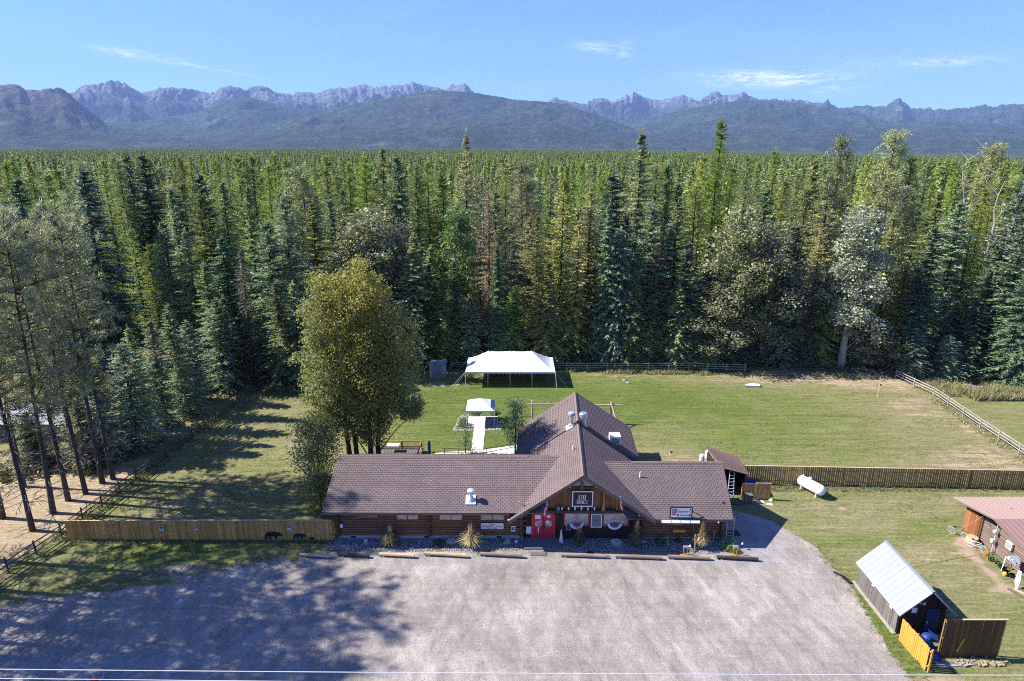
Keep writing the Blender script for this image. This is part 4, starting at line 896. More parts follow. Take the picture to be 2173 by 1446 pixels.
# rake fascia of the front gable, soffit beams
for sx in (-1, 1):
    mb = MB(); mb.prism([B(gx0 + sx * (hs_ + .05), 46.27, ez - .26), B(gx0 + sx * (hs_ + .05), 46.27, ez + .03), B(gx0, 46.27, pk + .03), B(gx0, 46.27, pk - .30)], (0, .06, 0)); bq('rake_board', mb, M['fascia'])
    for t in (.18, .5, .82):
        x = gx0 + sx * hs_ * (1 - t); z = ez + (pk - ez) * t - .28
        mb = MB(); mb.tube([B(x, 46.34, z), B(x, 47.9, z)], .11, 8); bq('purlin', mb, M['poleswood'] if t > .6 else M['logy'])
mb = MB(); mb.tube([B(gx0, 46.32, pk - .38), B(gx0, 47.8, pk - .38)], .15, 9); bq('ridge_beam', mb, M['deckrail'])
for x0, x1, y, z in ((-15.55, -.1, 46.77, 3.0), (11.7, 18.23, 46.77, 2.36)):
    mb = MB(); mb.box(x0, x1, y, y + .04, z - .1, z + .13); bq('fascia', MB(B).add(mb.v, mb.f), M['fascia'])
for p in (((-15.57, 46.75, 2.95), (-15.57, 52.1, 5.44)), ((18.25, 46.75, 2.32), (18.25, 51.4, 5.2)), ((18.25, 54.6, 3.2), (18.25, 51.4, 5.2)), ((-15.57, 57.3, 2.95), (-15.57, 52.1, 5.44))):
    mb = MB(B); mb.bar(p[0], p[1], .05, .2); bq('fascia', mb, M['fascia'])
mb = MB(B); mb.bar((gx0, 56.24, pk + .05), (gx0 + hs_ + .12, 56.24, ez + .12), .06, .22); bq('fascia', mb, M['fascia'])
# log walls: each course its own log
def logwall(x0, x1, y, z0, z1, r, gaps=(), axis='X', ext=0.0, mat=None):
    k = int((z1 - z0) / (2 * r * .93)); 
    for i in range(k):
        z = z0 + r + i * 2 * r * .93; segs = [(x0 - ext * (i % 2), x1 + ext * (i % 2))]
        for a, b, c, d in gaps:
            if c - r * .6 < z < d + r * .6:
                ns = []
                for s, e in segs:
                    if a > s and b < e: ns += [(s, a), (b, e)]
                    else: ns.append((s, e))
                segs = ns
        for s, e in segs:
            mb = MB(B); rr = r * random.uniform(.97, 1.03)
            p = [(s, y, z), ((s + e) / 2, y + random.uniform(-.01, .01), z), (e, y, z)] if axis == 'X' else [(y, s, z), (y, (s + e) / 2, z), (y, e, z)]
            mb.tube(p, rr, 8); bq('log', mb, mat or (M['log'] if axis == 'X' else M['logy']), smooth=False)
WINL = [(-13.05, -11.23, 1.87, 2.5), (-9.67, -7.84, 1.83, 2.45), (-6.05, -4.17, 1.78, 2.42), (-2.58, -.69, 1.78, 2.42)]
logwall(-14.6, .95, 47.95, .28, 3.1, .135, WINL, ext=.28)
logwall(48.0, 56.2, -14.6, .28, 3.1, .135, (), 'Y', .25)
logwall(10.9, 17.6, 47.95, .12, 2.5, .135, [(13.6, 14.3, 1.35, 1.72)], ext=.28)
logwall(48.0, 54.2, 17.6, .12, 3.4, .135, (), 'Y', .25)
logwall(56.5, 64.0, 0.6, .1, 2.9, .14, (), 'Y'); logwall(56.5, 64.0, 11.2, .1, 2.9, .14, (), 'Y')
# log ends stacked at the corners and between the two halves of the left wall
for x in (-14.6, -6.95, .75, 10.98, 17.6):
    for i in range(9):
        z = .42 + i * .252 * 1.0
        if z > 2.6: break
        mb = MB(B); mb.tube([(x + .04 * (i % 2), 47.5, z), (x + .04 * (i % 2), 48.0, z)], .135 * (1 if i % 2 else .9), 9); bq('log_end', mb, M['logend'])
mb = MB(B); mb.box(-14.7, .9, 47.82, 48.06, 0, .30); bq('foundation', mb, M['footing'])
for x in (-13.6, -10.3, -7.4, -4.4, -1.3):
    mb = MB(B); mb.box(x, x + .42, 47.80, 47.83, .08, .24); bq('foundation_vent', mb, M['black'])
mb = MB(B); mb.box(10.9, 17.7, 47.86, 48.06, 0, .14); bq('foundation', mb, M['footing'])
# inner solid walls so no daylight shows through
mb = MB(B); mb.box(-14.5, 17.5, 48.1, 48.16, 0, 2.6); mb.box(-14.5, .5, 48.1, 48.16, 2.6, 3.5)
mb.box(-14.5, .6, 56.1, 56.2, 0, 3.4); mb.box(11.2, 17.5, 54.2, 54.3, 0, 3.3); mb.box(.6, 11.2, 63.9, 64.0, 0, 3.0); bq('wall', mb, M['darkboard'])
def gable_end(x, pts): 
    mb = MB(B); mb.prism([(x, a, b) for a, b in pts], (.08, 0, 0)); bq('gable_wall', mb, M['darkboard'])
gable_end(-14.75, [(47.9, 3.0), (56.3, 3.0), (52.1, 5.35)]); gable_end(17.62, [(47.9, 2.5), (54.3, 3.3), (51.4, 5.1)])
mb = MB(B); mb.prism([(.6, 63.95, 2.9), (11.0, 63.95, 2.9), (gx0, 63.95, 6.6)], (0, .08, 0)); bq('gable_wall', mb, M['honey'])
# windows of the log wings
def window(x0, x1, z0, z1, y, frame, glass, fw=.08, mull=(), **k):
    w = MB(B); 
    for a in ((x0 - fw, x1 + fw, z1, z1 + fw), (x0 - fw, x1 + fw, z0 - fw, z0), (x0 - fw, x0, z0, z1), (x1, x1 + fw, z0, z1)): w.box(a[0], a[1], y - .07, y + .06, a[2], a[3])
    for t in mull: xm = x0 + (x1 - x0) * t; w.box(xm - fw * .4, xm + fw * .4, y - .055, y + .05, z0, z1)
    fr = bq('window', w, frame, **k)
    xs = [x0] + [x0 + (x1 - x0) * t for t in mull] + [x1]
    for a, b in zip(xs[:-1], xs[1:]):
        g = MB(B); g.box(a + .003, b - .003, y - .01, y + .01, z0 + .003, z1 - .003); p = g.build('pane', glass, fr)
    return fr
for i, (a, b, c, d) in enumerate(WINL): window(a, b, c, d, 47.83, M['honey'], M['glass'] if i == 0 else M['blind'], .07, (.5,))
window(13.66, 14.27, 1.44, 1.66, 47.84, M['deckrail'], M['glass'], .07)
mb = MB(B); mb.box(13.5, 14.55, 47.45, 47.82, 1.02, 1.07); mb.box(13.5, 14.55, 47.43, 47.45, .86, 1.05); bq('service_shelf', mb, M['orangewood'])
# central facade: dark board and batten below, honey boards in the gable
X0, X1 = 1.1, 10.75
DOOR = (1.75, 3.54); W1 = (4.45, 6.38, 1.36, 2.42); W2 = (7.70, 9.68, 1.36, 2.42); CASE = (6.64, 7.5)
mb = MB(B); mb.box(X0, X1, 47.86, 47.95, 0, 2.72); bq('facade_wall', mb, M['darkboard'])
x = X0
bm_ = {}
while x < X1:
    w = .2
    if not (DOOR[0] - .15 < x < DOOR[1]):
        mb = MB(B); mb.box(x, x + .05, 47.835, 47.862, .02, 2.7); bq('batten', mb, M['darkboard'])
    x += .235
slope = (pk - ez) / hs_
def rz(x): return pk - .16 - slope * abs(x - gx0)
x = .3
while x < 11.3:
    a, b = x, x + .19; z0 = 2.72; z1 = min(rz(a), rz(b)) - .03
    if 4.98 < (a + b) / 2 < 6.55: z1 = min(z1, 4.93)
    if z1 > z0 + .1:
        mb = MB(B); d = random.uniform(0, .018); mb.prism([(a, 47.80 - d, z0), (b - .012, 47.80 - d, z0), (b - .012, 47.80 - d, z1 if 4.98 < x < 6.45 else min(rz(b) - .03, z1 + .2)), (a, 47.80 - d, z1 if 4.98 < x < 6.45 else min(rz(a) - .03, z1 + .2))], (0, .05, 0)); bq('gable_board', mb, M['honey'])
    x += .19
mb = MB(B); mb.prism([(.2, 47.87, 2.7), (11.3, 47.87, 2.7), (gx0, 47.87, 6.45)], (0, .06, 0)); bq('gable_wall', mb, M['darkboard'])
for s in (-1, 1):
    mb = MB(B); mb.prism([(gx0 + s * .12, 47.78, 5.0), (gx0 + s * .98, 47.78, 5.0), (gx0 + s * .98, 47.78, 5.35), (gx0 + s * .12, 47.78, 6.1)], (0, .02, 0)); bq('gable_pane', mb, M['gableglass'])
mb = MB(B); mb.box(4.7, 6.8, 47.72, 47.84, 4.9, 5.0); bq('sill_beam', mb, M['darkboard'])
mb = MB(B); mb.tube([(gx0, 47.7, 4.75), (gx0, 47.7, 6.2)], .12, 8); bq('king_post', mb, M['honey'])
# beam shelf with log above door and windows, carved post
mb = MB(B); mb.tube([(1.6, 47.62, 2.72), (5, 47.6, 2.74), (8.6, 47.62, 2.72)], .15, 9); mb.box(1.6, 8.6, 47.5, 47.8, 2.84, 2.88); bq('beam', mb, M['barkdark'])
mb = MB(B); mb.tube([(7.58, 47.6, 2.9), (7.6, 47.6, 3.1), (7.62, 47.6, 3.7), (7.6, 47.6, 4.55)], [.17, .14, .09, .07], 9); bq('post', mb, M['deckrail'], label='tapered orange log post under the gable')
for k in range(6):
    x = 4.16 + k * .538
    mb = MB(B); mb.lathe([(.02, 0), (.055, .05), (.075, .15), (.05, .26), (.015, .30)], (x, 47.55, 2.9), 8); bq('lamp', mb, M['white'])
mb = MB(B); mb.box(3.72, 3.98, 47.5, 47.75, 2.9, 3.2); bq('speaker_box', mb, M['slate'])
# red double doors
for s, (a, b) in enumerate(((1.80, 2.635), (2.655, 3.49))):
    mb = MB(B); mb.box(a, b, 47.80, 47.86, .12, 2.32); d = bq('door', mb, M['red'])
    for k in range(5):
        m2 = MB(B); xx = a + .08 + k * .14; m2.box(xx, xx + .11, 47.785, 47.802, .2, 1.02); m2.build('panel_board', M['red'], d)
    m2 = MB(B); m2.box(a + .16, b - .16, 47.785, 47.799, 1.2, 1.72); m2.build('pane', M['gableglass'], d)
    m2 = MB(B); hx = b - .1 if s == 0 else a + .06; m2.box(hx, hx + .04, 47.73, 47.79, .9, 1.35); m2.build('handle', M['black'], d)
mb = MB(B)
for a in ((1.66, 1.79, .1, 2.45), (3.5, 3.63, .1, 2.45), (1.66, 3.63, 2.33, 2.45)): mb.box(a[0], a[1], 47.76, 47.88, a[2], a[3])
bq('door_frame', mb, M['redframe'])
papers = [(1.92, 2.42, 1.92, 2.28), (2.1, 2.2, 1.62, 1.70), (2.34, 2.42, 1.72, 1.84), (1.95, 2.1, 1.36, 1.5), (2.92, 3.22, 2.05, 2.26), (2.88, 3.1, 1.48, 1.78), (3.2, 3.28, 1.32, 1.5)]
for a in papers:
    mb = MB(B); mb.box(a[0], a[1], 47.768, 47.776, a[2], a[3]); bq('notice', mb, M['paper'])
mb = MB(B); mb.box(2.17, 2.26, 47.76, 47.775, .62, 1.12); bq('notice', mb, M['paper'], label='tall narrow white sticker on the left door')
# picture windows with red frames
for a, b, c, d in (W1, W2):
    f = window(a, b, c, d, 47.83, M['redframe'], M['blind'], .11, ())
# ---- roof fittings (parts of the building)
def pipe_on_roof(x, y, z, r, h, name='vent_pipe', mat=None):
    mb = MB(); mb.lathe([(r, 0), (r, h), (r * .8, h + .01)], (x, y, z), 10); return mb.build(name, mat or M['white'], GR)
mb = MB(); c = (-3.42, 47.9, 3.66)
mb.prism([(-3.85, 47.45, 3.475), (-3.0, 47.45, 3.475), (-3.0, 48.3, 3.87), (-3.85, 48.3, 3.87)], (0, 0, .03)); mb.lathe([(.30, 0), (.16, .35), (.16, .75)], (-3.42, 47.9, 3.66), 10); mb.lathe([(.14, 0), (.30, .02), (.30, .14), (.1, .24)], (-3.42, 47.9, 4.42), 14); mb.build('roof_vent', M['alu'], GR, label='round capped metal vent on a square flashing')
for (x, y, z, r, h, cap) in ((5.62, 56.55, 6.35, .17, 1.15, .33), (6.75, 56.75, 6.2, .30, 1.0, .40)):
    mb = MB(); mb.lathe([(r * 1.5, 0), (r * 1.5, .28), (r, .34), (r, h)], (x, y, z), 14); s1 = mb.build('exhaust_stack', M['steel'], GR)
    mb = MB(); mb.lathe([(r, 0), (cap, .04), (cap, .26 if cap < .35 else .42), (cap * .85, .32 if cap < .35 else .5), (.05, .36 if cap < .35 else .52)], (x, y, z + h), 14); mb.build('stack_cap', M['steel'] if cap > .35 else M['gasket'], s1)
mb = MB(); mb.prism([(5.1, 56.1, 6.02), (5.75, 56.1, 6.45), (5.75, 56.9, 6.55), (5.1, 56.9, 6.12)], (0, 0, .12)); mb.build('flashing', M['alu'], GR)
mb = MB(); mb.box(9.35, 10.35, 56.5, 57.5, 4.55, 5.35); ac = mb.build('evaporative_cooler', M['white'], GR, label='white evaporative cooler box on the right roof slope')
mb = MB(); mb.box(9.45, 10.25, 56.47, 56.499, 4.6, 5.2); mb.build('louvre', M['gasket'], ac)
for i in range(7): mb = MB(); mb.box(9.47, 10.23, 56.44, 56.47, 4.64 + i * .08, 4.67 + i * .08); mb.build('slat', M['slate'], ac)
mb = MB()
for x, y in ((9.45, 56.6), (10.25, 56.6), (9.45, 57.4), (10.25, 57.4)): mb.bar((x, y, 3.9), (x, y, 4.56), .06, .06)
mb.box(9.7, 10.3, 56.7, 57.3, 4.0, 4.55); mb.build('stand', M['steel'], ac)
pipe_on_roof(5.34, 51.7, 6.2, .05, .55); pipe_on_roof(11.0, 50.1, 4.5, .05, .55); pipe_on_roof(-6.9, 49.6, 4.3, .03, .18)
pipe_on_roof(-8.06, 57.6, 3.0, .14, 1.3, 'vent_pipe', M['teal'])
mb = MB(); mb.tube([(.95, 47.2, 3.3), (.95, 47.2, 3.9), (1.05, 47.2, 4.0)], .025, 5); mb.tube([(.6, 47.2, 3.75), (.95, 47.2, 3.55), (1.4, 47.2, 3.6)], .02, 5)
for x, z in ((.62, 3.8), (1.35, 3.66)): mb.lathe([(.02, 0), (.07, .05), (.06, .13)], (x, 47.2, z), 7)
mb.build('floodlight', M['gasket'], GR, label='pair of small floodlights on a bracket at the eave')
for p in ((-.3, 46.5, 2.55), (10.35, 46.5, 3.0), (16.9, 46.6, 2.25)): mb = MB(); mb.lathe([(.02, 0), (.06, .05), (.05, .12)], p, 7); mb.build('floodlight', M['white'], GR)
mb = MB(B); mb.prism([(12.28, 46.5, 2.33), (15.45, 46.5, 2.30), (15.45, 46.74, 2.42), (12.28, 46.74, 2.46)], (0, 0, .03)); aw = bq('awning', mb, M['alu'], label='narrow pale awning strip over the order window')
for k in range(5): x = 12.3 + k * .78; m2 = MB(B); m2.bar((x, 46.5, 2.35), (x, 46.75, 2.47), .03, .05); m2.build('awning_rib', M['slate'], aw)
# entry boardwalk and concrete apron
mb = MB(); mb.box(1.0, 4.1, 46.25, 47.84, .0, .10); m_ = bq('entry_deck', mb, M['mat'])
for i in range(15): x = 1.02 + i * .205; mb = MB(); mb.box(x, x + .195, 46.27, 47.82, .10, .115 + .004 * (i % 3)); bq('deck_board', mb, M['mat'])
# back deck with log rail
DK = thing('back_deck', (-12, 63, 0), 'small raised deck with an orange log rail behind the left wing', 'deck')
mb = MB(); mb.box(-15.5, -9.6, 57.3, 64.2, .2, .32); mb.build('deck_floor', M['greywood'], DK)
for k in range(16): x = -15.5 + k * .37; mb = MB(); mb.box(x, x + .34, 57.3, 64.2, .32, .345); mb.build('deck_board', M['greywood'], DK)
for x in (-14.1, -11.9, -9.8): mb = MB(); mb.tube([(x, 64.1, 0), (x, 64.1, 1.3)], .09, 8); mb.build('post', M['deckrail'], DK)
for x, y in ((-9.8, 61.5),): mb = MB(); mb.tube([(x, y, 0), (x, y, 1.25)], .09, 8); mb.build('post', M['deckrail'], DK)
for z in (.55, 1.2): mb = MB(); mb.tube([(-14.2, 64.1, z), (-9.7, 64.1, z)], .07, 8); mb.build('rail', M['deckrail'], DK); mb = MB(); mb.tube([(-9.8, 64.1, z), (-9.8, 59.8, z)], .07, 8); mb.build('rail', M['deckrail'], DK)
mb = MB(); mb.box(-13.4, -12.1, 63.2, 63.9, 1.0, 1.06); mb.build('table', M['paper'], DK)

# ---- signs and things hung on the building
def flat_text(s, size, mat, parent, x, y, z, name='lettering', bold=0.0, sx=1.0, **tags):
    me = text_mesh(s, size, mat, .006, bold); o = inst(me, name, parent, (x, y, z), (R_(90), 0, 0), (sx, 1, 1)); return tag(o, **tags)
def letters(mb, s, x, z, h, y, w=.62, t=.16, serif=.5, gap=.22):
    """slab serif capitals from bars, baseline left at (x, z)"""
    def bx(a, b, c, d): mb.box(x + a * h, x + b * h, y, y + .012, z + c * h, z + d * h)
    for ch in s:
        W_ = w
        if ch in 'HBRLIGD':
            if ch != 'G': 
                bx(.0, t, 0, 1)
                for q in (0, 1): bx(-.09, t + .09, q * (1 - .09), q * (1 - .09) + .09)
        if ch == 'H': bx(W_ - t, W_, 0, 1); bx(t, W_ - t, .44, .56); [bx(W_ - t - .09, W_ + .09, q * .91, q * .91 + .09) for q in (0, 1)]
        if ch == 'B': bx(t, W_ - .08, .9, 1); bx(t, W_ - .08, .45, .56); bx(t, W_ - .06, 0, .1); bx(W_ - t, W_, .55, .93); bx(W_ - t + .03, W_ + .03, .07, .47)
        if ch == 'R': bx(t, W_ - .08, .9, 1); bx(t, W_ - .08, .42, .53); bx(W_ - t, W_, .5, .93); mb.prism([(x + t * 1.4 * h, y, z + .44 * h), (x + t * 2.4 * h, y, z + .44 * h), (x + (W_ + .1) * h, y, z), (x + (W_ - .12) * h, y, z)], (0, .012, 0))
        if ch == 'L': bx(t, W_ - .05, 0, .1); bx(W_ - .12, W_ - .05, 0, .28)
        if ch == 'I': W_ = t
        if ch == 'G': bx(0, t, .12, .88); bx(.1, W_ - .08, .9, 1); bx(.1, W_ - .05, 0, .1); bx(W_ - t, W_, .05, .5); bx(W_ * .5, W_ + .05, .42, .52); bx(W_ - .12, W_ - .03, .72, .96)
        x += (W_ + gap) * h
SG = thing('hb_sign', (5.82, 47.6, 3.23), 'square black HB GRILL sign with a white frame high on the gable', 'sign')
sy = 47.62
mb = MB(); mb.box(5.02, 6.64, sy, sy + .05, 3.25, 4.58); mb.build('board', M['blackb'], SG)
mb = MB()
for a in ((4.96, 6.70, 4.55, 4.64), (4.96, 6.70, 3.19, 3.28), (4.96, 5.05, 3.28, 4.55), (6.61, 6.70, 3.28, 4.55)): mb.box(a[0], a[1], sy - .04, sy + .04, a[2], a[3])
mb.build('frame', M['white'], SG)
mb = MB(); letters(mb, 'H', 5.50, 3.85, .44, sy - .02, w=.60, t=.15); letters(mb, 'B', 5.84, 3.85, .44, sy - .024, w=.58, t=.17); mb.build('lettering', M['white'], SG)
mb = MB(); mb.box(5.68, 5.72, sy - .03, sy - .02, 3.95, 4.2); mb.box(5.62, 5.84, sy - .031, sy - .021, 4.05, 4.09); mb.build('red_accent', M['red'], SG)
mb = MB(); letters(mb, 'GRILL', 5.36, 3.46, .25, sy - .02, w=.66, t=.2, gap=.20); mb.box(5.33, 6.35, sy - .02, sy - .01, 3.75, 3.77); mb.build('lettering', M['white'], SG)
def simple_sign(name, label, cat, x0, x1, z0, z1, y, board, frame=None, fw=.04, lines=(), tm=None, group=None, th=.02):
    t = thing(name, ((x0 + x1) / 2, y, z0), label, cat, group)
    mb = MB(); mb.box(x0, x1, y, y + th, z0, z1); mb.build('board', board, t)
    if frame:
        mb = MB()
        for a in ((x0 - fw, x1 + fw, z1, z1 + fw), (x0 - fw, x1 + fw, z0 - fw, z0), (x0 - fw, x0, z0, z1), (x1, x1 + fw, z0, z1)): mb.box(a[0], a[1], y - .02, y + th, a[2], a[3])
        mb.build('frame', frame, t)
    for s, sz, dx, dz, mt in lines: flat_text(s, sz, mt, t, (x0 + x1) / 2 + dx, y - .012, z0 + dz)
    return t
simple_sign('menu_case', 'framed grey menu board between the two red framed windows', 'menu board', 6.68, 7.46, 1.18, 2.34, 47.78, M['slate'], M['white'], .07, [('HB', .16, 0, .62, M['blackb'])])
simple_sign('notice_board', 'white notice board right of the right red framed window', 'notice', 9.84, 10.32, 1.84, 2.36, 47.78, M['paper'], None, 0, [('OPEN', .09, 0, .4, M['slate']), ('DAILY MENU', .05, 0, .26, M['slate'])])
simple_sign('parking_sign', 'white notice with a red band left of the red doors', 'sign', 1.2, 1.62, .5, 1.22, 47.76, M['paper'], M['redframe'], .02, [('NO', .1, 0, .58, M['red']), ('PARKING', .06, 0, .1, M['red'])])
BN = simple_sign('hours_banner', 'white banner with opening days and hours under the fourth log wall window', 'banner', -2.62, -.72, .98, 1.55, 47.72, M['paper'], None, 0, [('Open', .2, 0, .44, M['blackb']), ('Wednesday - Sunday', .2, 0, .27, M['redframe']), ('11am - 8pm', .19, 0, .1, M['blackb'])])
HC = simple_sign('accessible_sign', 'small white sign with a blue wheelchair symbol on the log wall', 'sign', -.06, .28, .75, 1.28, 47.72, M['paper'])
mb = MB(); mb.box(.0, .22, 47.70, 47.718, .9, 1.16); mb.build('symbol', M['blue'], HC)
mb = MB(); mb.lathe([(.02, 0), (.03, .02), (.02, .04)], (.11, 47.695, 1.1), 6); mb.bar((.10, 47.695, 1.08), (.12, 47.695, .99), .02, .02); mb.bar((.12, 47.695, .99), (.17, 47.695, .93), .02, .02); mb.build('figure', M['white'], HC)
simple_sign('wall_notice', 'tiny pale notice at the left end of the log wall', 'notice', -14.35, -14.12, 1.3, 1.62, 47.44, M['paper'])
simple_sign('price_sheet', 'white sheet on the logs left of the order window', 'notice', 12.42, 12.95, 1.62, 1.95, 47.74, M['paper'], None, 0, [('HOURS', .09, 0, .22, M['slate'])])
simple_sign('price_sheet', 'white menu sheet just left of the order window', 'notice', 13.1, 13.5, 1.62, 1.92, 47.74, M['paper'], None, 0, [('MENU', .09, 0, .2, M['slate'])])
simple_sign('star_panel', 'small navy panel with white stars left of the left bunting', 'sign', 4.58, 4.88, .9, 1.45, 47.74, M['navy'], M['white'], .02)
EX = thing('express_sign', (13.86, 46.9, 2.5), 'white Express-O Window sign standing on the right wing eave', 'sign')
mb = MB(); mb.box(13.0, 14.72, 46.9, 46.96, 2.60, 3.52); mb.build('board', M['paper'], EX)
mb = MB()
for a in ((12.93, 14.79, 3.50, 3.58), (12.93, 14.79, 2.52, 2.61), (12.93, 13.01, 2.61, 3.50), (14.71, 14.79, 2.61, 3.50)): mb.box(a[0], a[1], 46.86, 46.97, a[2], a[3])
mb.build('frame', M['blackb'], EX)
mb = MB(); letters(mb, 'H', 13.13, 3.06, .32, 46.88, w=.5, t=.14); letters(mb, 'B', 13.33, 3.06, .32, 46.876, w=.52, t=.16); mb.build('lettering', M['bunred'], EX)
mb = MB(); letters(mb, 'GRILL', 13.12, 2.86, .12, 46.88, w=.56, t=.18, gap=.16); mb.build('lettering', M['blackb'], EX)
flat_text('Express-O', .27, M['slate'], EX, 14.16, 46.885, 3.16); flat_text('Window', .2, M['slate'], EX, 14.12, 46.885, 2.82)
mb = MB()
for x in (13.62, 14.58):
    for k in range(3): mb.prism([(x - .1 + k * .02, 46.88, 2.74 + k * .07), (x + .1 - k * .02, 46.88, 2.74 + k * .07), (x, 46.88, 2.84 + k * .07)], (0, .01, 0))
mb.prism([(14.53, 46.88, 3.32), (14.63, 46.88, 3.32), (14.58, 46.88, 3.45)], (0, .01, 0)); mb.build('pine_symbol', M['blackb'], EX)
mb = MB(); mb.bar((14.75, 46.98, 3.15), (15.75, 46.95, 2.62), .05, .05); mb.build('brace', M['blackb'], EX)
# patriotic buntings
for k, (x0, x1) in enumerate(((4.86, 6.0), (8.0, 9.22))):
    t = thing('bunting', ((x0 + x1) / 2, 47.74, 1.5), 'red white and blue pleated fan under the %s red framed window' % ('left' if k == 0 else 'right'), 'bunting')
    cx_ = (x0 + x1) / 2; rr_ = (x1 - x0) / 2
    for nm, r0, r1, mt in (('inner_band', 0, .36, M['bunred']), ('middle_band', .36, .70, M['navy']), ('outer_band', .70, .86, M['paper']), ('hem', .86, 1.0, M['bunred'])):
        mb = MB(); n = 24
        if nm == 'hem': mt = M['paper']
        for i in range(n):
            a0 = -math.pi * i / n; a1 = -math.pi * (i + 1) / n; d0 = .03 * (i % 2); d1 = .03 * ((i + 1) % 2)
            q = lambda a, r, d: (cx_ + math.cos(a) * r * rr_, 47.70 - d * r, 1.53 + math.sin(a) * r * rr_ * .95)
            mb.quad(q(a0, r0 + .001, d0), q(a0, r1, d0), q(a1, r1, d1), q(a1, r0 + .001, d1))
        mb.build(nm, mt, t)
    mb = MB()
    for i in range(6): a = -math.pi * (i + .5) / 6; c = (cx_ + math.cos(a) * rr_ * .53, 47.66, 1.53 + math.sin(a) * rr_ * .5); mb.prism([(c[0] - .05, c[1], c[2] - .03), (c[0] + .05, c[1], c[2] - .03), (c[0], c[1], c[2] + .06)], (0, .005, 0))
    mb.build('star', M['white'], t)
# furled flags
for k, (xt, zt, xb, zb) in enumerate(((2.80, 4.62, 2.58, 3.35), (8.60, 5.15, 8.80, 3.9))):
    t = thing('flag', (xt, 46.15, zt - .4), 'limp striped flag hanging over the red doors' if k == 0 else 'limp striped flag on the right rake of the gable', 'flag')
    mb = MB(); mb.tube([(xt, 46.3, zt - .75), (xt, 45.9, zt)], .02, 6); mb.build('pole', M['white'], t)
    for j in range(5):
        mb = MB(); w = .055; x0 = -.13 + j * w
        pp = [(xt + (xb - xt) * s + x0 * (.35 + .9 * s) + .04 * math.sin(s * 9 + j), 45.92 + .1 * math.sin(s * 5 + j * 1.5), zt - .12 - (zt - .12 - zb) * s) for s in [i / 6 for i in range(7)]]
        vs = []; 
        for q in pp: vs += [q, (q[0] + w, q[1] + .03, q[2])]
        mb.add(vs, [(2 * i, 2 * i + 1, 2 * i + 3, 2 * i + 2) for i in range(6)]); mb.build('stripe', M['bunred'] if j % 2 == 0 else M['paper'], t)
    mb = MB(); mb.prism([(xt - .16, 45.86, zt - .45), (xt + .1, 45.86, zt - .45), (xt + .08, 45.86, zt - .12), (xt - .06, 45.86, zt - .12)], (0, .01, 0)); mb.build('canton', M['navy'], t)
# low things by the wall
mb = MB(); mb.prism([(3.9, 47.05, 0), (4.3, 47.05, 0), (4.3, 47.45, 0), (3.9, 47.45, 0)], (0, 0, .05)); mb.add([(3.93, 47.08, .05), (4.27, 47.08, .05), (4.27, 47.42, .05), (3.93, 47.42, .05), (4.06, 47.2, 1.15), (4.14, 47.2, 1.15), (4.14, 47.3, 1.15), (4.06, 47.3, 1.15), (4.1, 47.25, 1.3)], [(0, 1, 5, 4), (1, 2, 6, 5), (2, 3, 7, 6), (3, 0, 4, 7), (4, 5, 8), (5, 6, 8), (6, 7, 8), (7, 4, 8)])
mesh_thing(mb, 'obelisk', M['alu'], (4.1, 47.25, 0), 'slim pale garden obelisk right of the entry deck', 'obelisk')
def grass_clump(seed, n, h, spread, mat, w=.03, arch=.5):
    rng = np.random.RandomState(seed); a = rng.uniform(0, 6.283, n); r0 = rng.uniform(0, spread * .22, n); lean_ = rng.uniform(.05, 1, n) * spread
    H = h * rng.uniform(.55, 1.05, n) * (1 - .45 * (lean_ / spread) ** 2)
    p = np.stack([np.cos(a) * r0, np.sin(a) * r0, 0 * a], -1); mid = np.stack([np.cos(a) * (r0 + lean_ * .4), np.sin(a) * (r0 + lean_ * .4), H * .8], -1)
    tip = np.stack([np.cos(a) * (r0 + lean_), np.sin(a) * (r0 + lean_), H * (1 - arch * (lean_ / spread) * .6)], -1)
    s = np.stack([-np.sin(a), np.cos(a), 0 * a], -1) * w / 2
    return np.stack([p - s, p + s, mid + s, mid - s], 1), np.stack([mid - s, mid + s, tip], 1)
def clump_thing(name, seed, x, y, n, h, spread, label, cat, mat, plume=None, group=None, w=.03):
    t = thing(name, (x, y, 0), label, cat, group)
    q, tr = grass_clump(seed, n, h, spread, mat, w); tr4 = np.concatenate([tr, tr[:, 2:3]], 1)
    link(arr_mesh('blades', np.concatenate([q, tr4]), mat), 'blades', t)
    if plume:
        q, tr = grass_clump(seed + 50, int(n * .55), h * 1.15, spread * .62, mat, w * 1.8, .3); tr4 = np.concatenate([tr, tr[:, 2:3]], 1)
        link(arr_mesh('plumes', np.concatenate([q, tr4]), plume), 'plumes', t)
    return t
M['blade'] = leaf('ornamental grass blades', (.07, .075, .03), (.14, .135, .06), (.25, .22, .12), tr=.2, objv=.1)
clump_thing('ornamental_grass', 1, -10.1, 46.8, 900, 1.8, 1.0, 'grey tan ornamental grass clump left of centre on the left log wall', 'ornamental grass', M['blade'], M['plume'])
clump_thing('ornamental_grass', 2, -3.4, 46.7, 1000, 2.0, 1.2, 'big pale splayed ornamental grass clump below the hours banner', 'ornamental grass', M['plume'], M['plume'])
clump_thing('ornamental_grass', 3, 5.55, 46.75, 700, 1.7, .7, 'narrow tan ornamental grass in front of the left bunting', 'ornamental grass', M['blade'], M['plume'])
clump_thing('ornamental_grass', 4, 10.3, 46.7, 900, 2.2, .95, 'tall dark footed ornamental grass at the corner right of the gable', 'ornamental grass', M['blade'], M['plume'])
clump_thing('ornamental_grass', 5, 15.6, 46.5, 800, 2.2, .8, 'sunlit golden ornamental grass right of the order window', 'ornamental grass', M['plume'], M['grassgold'])
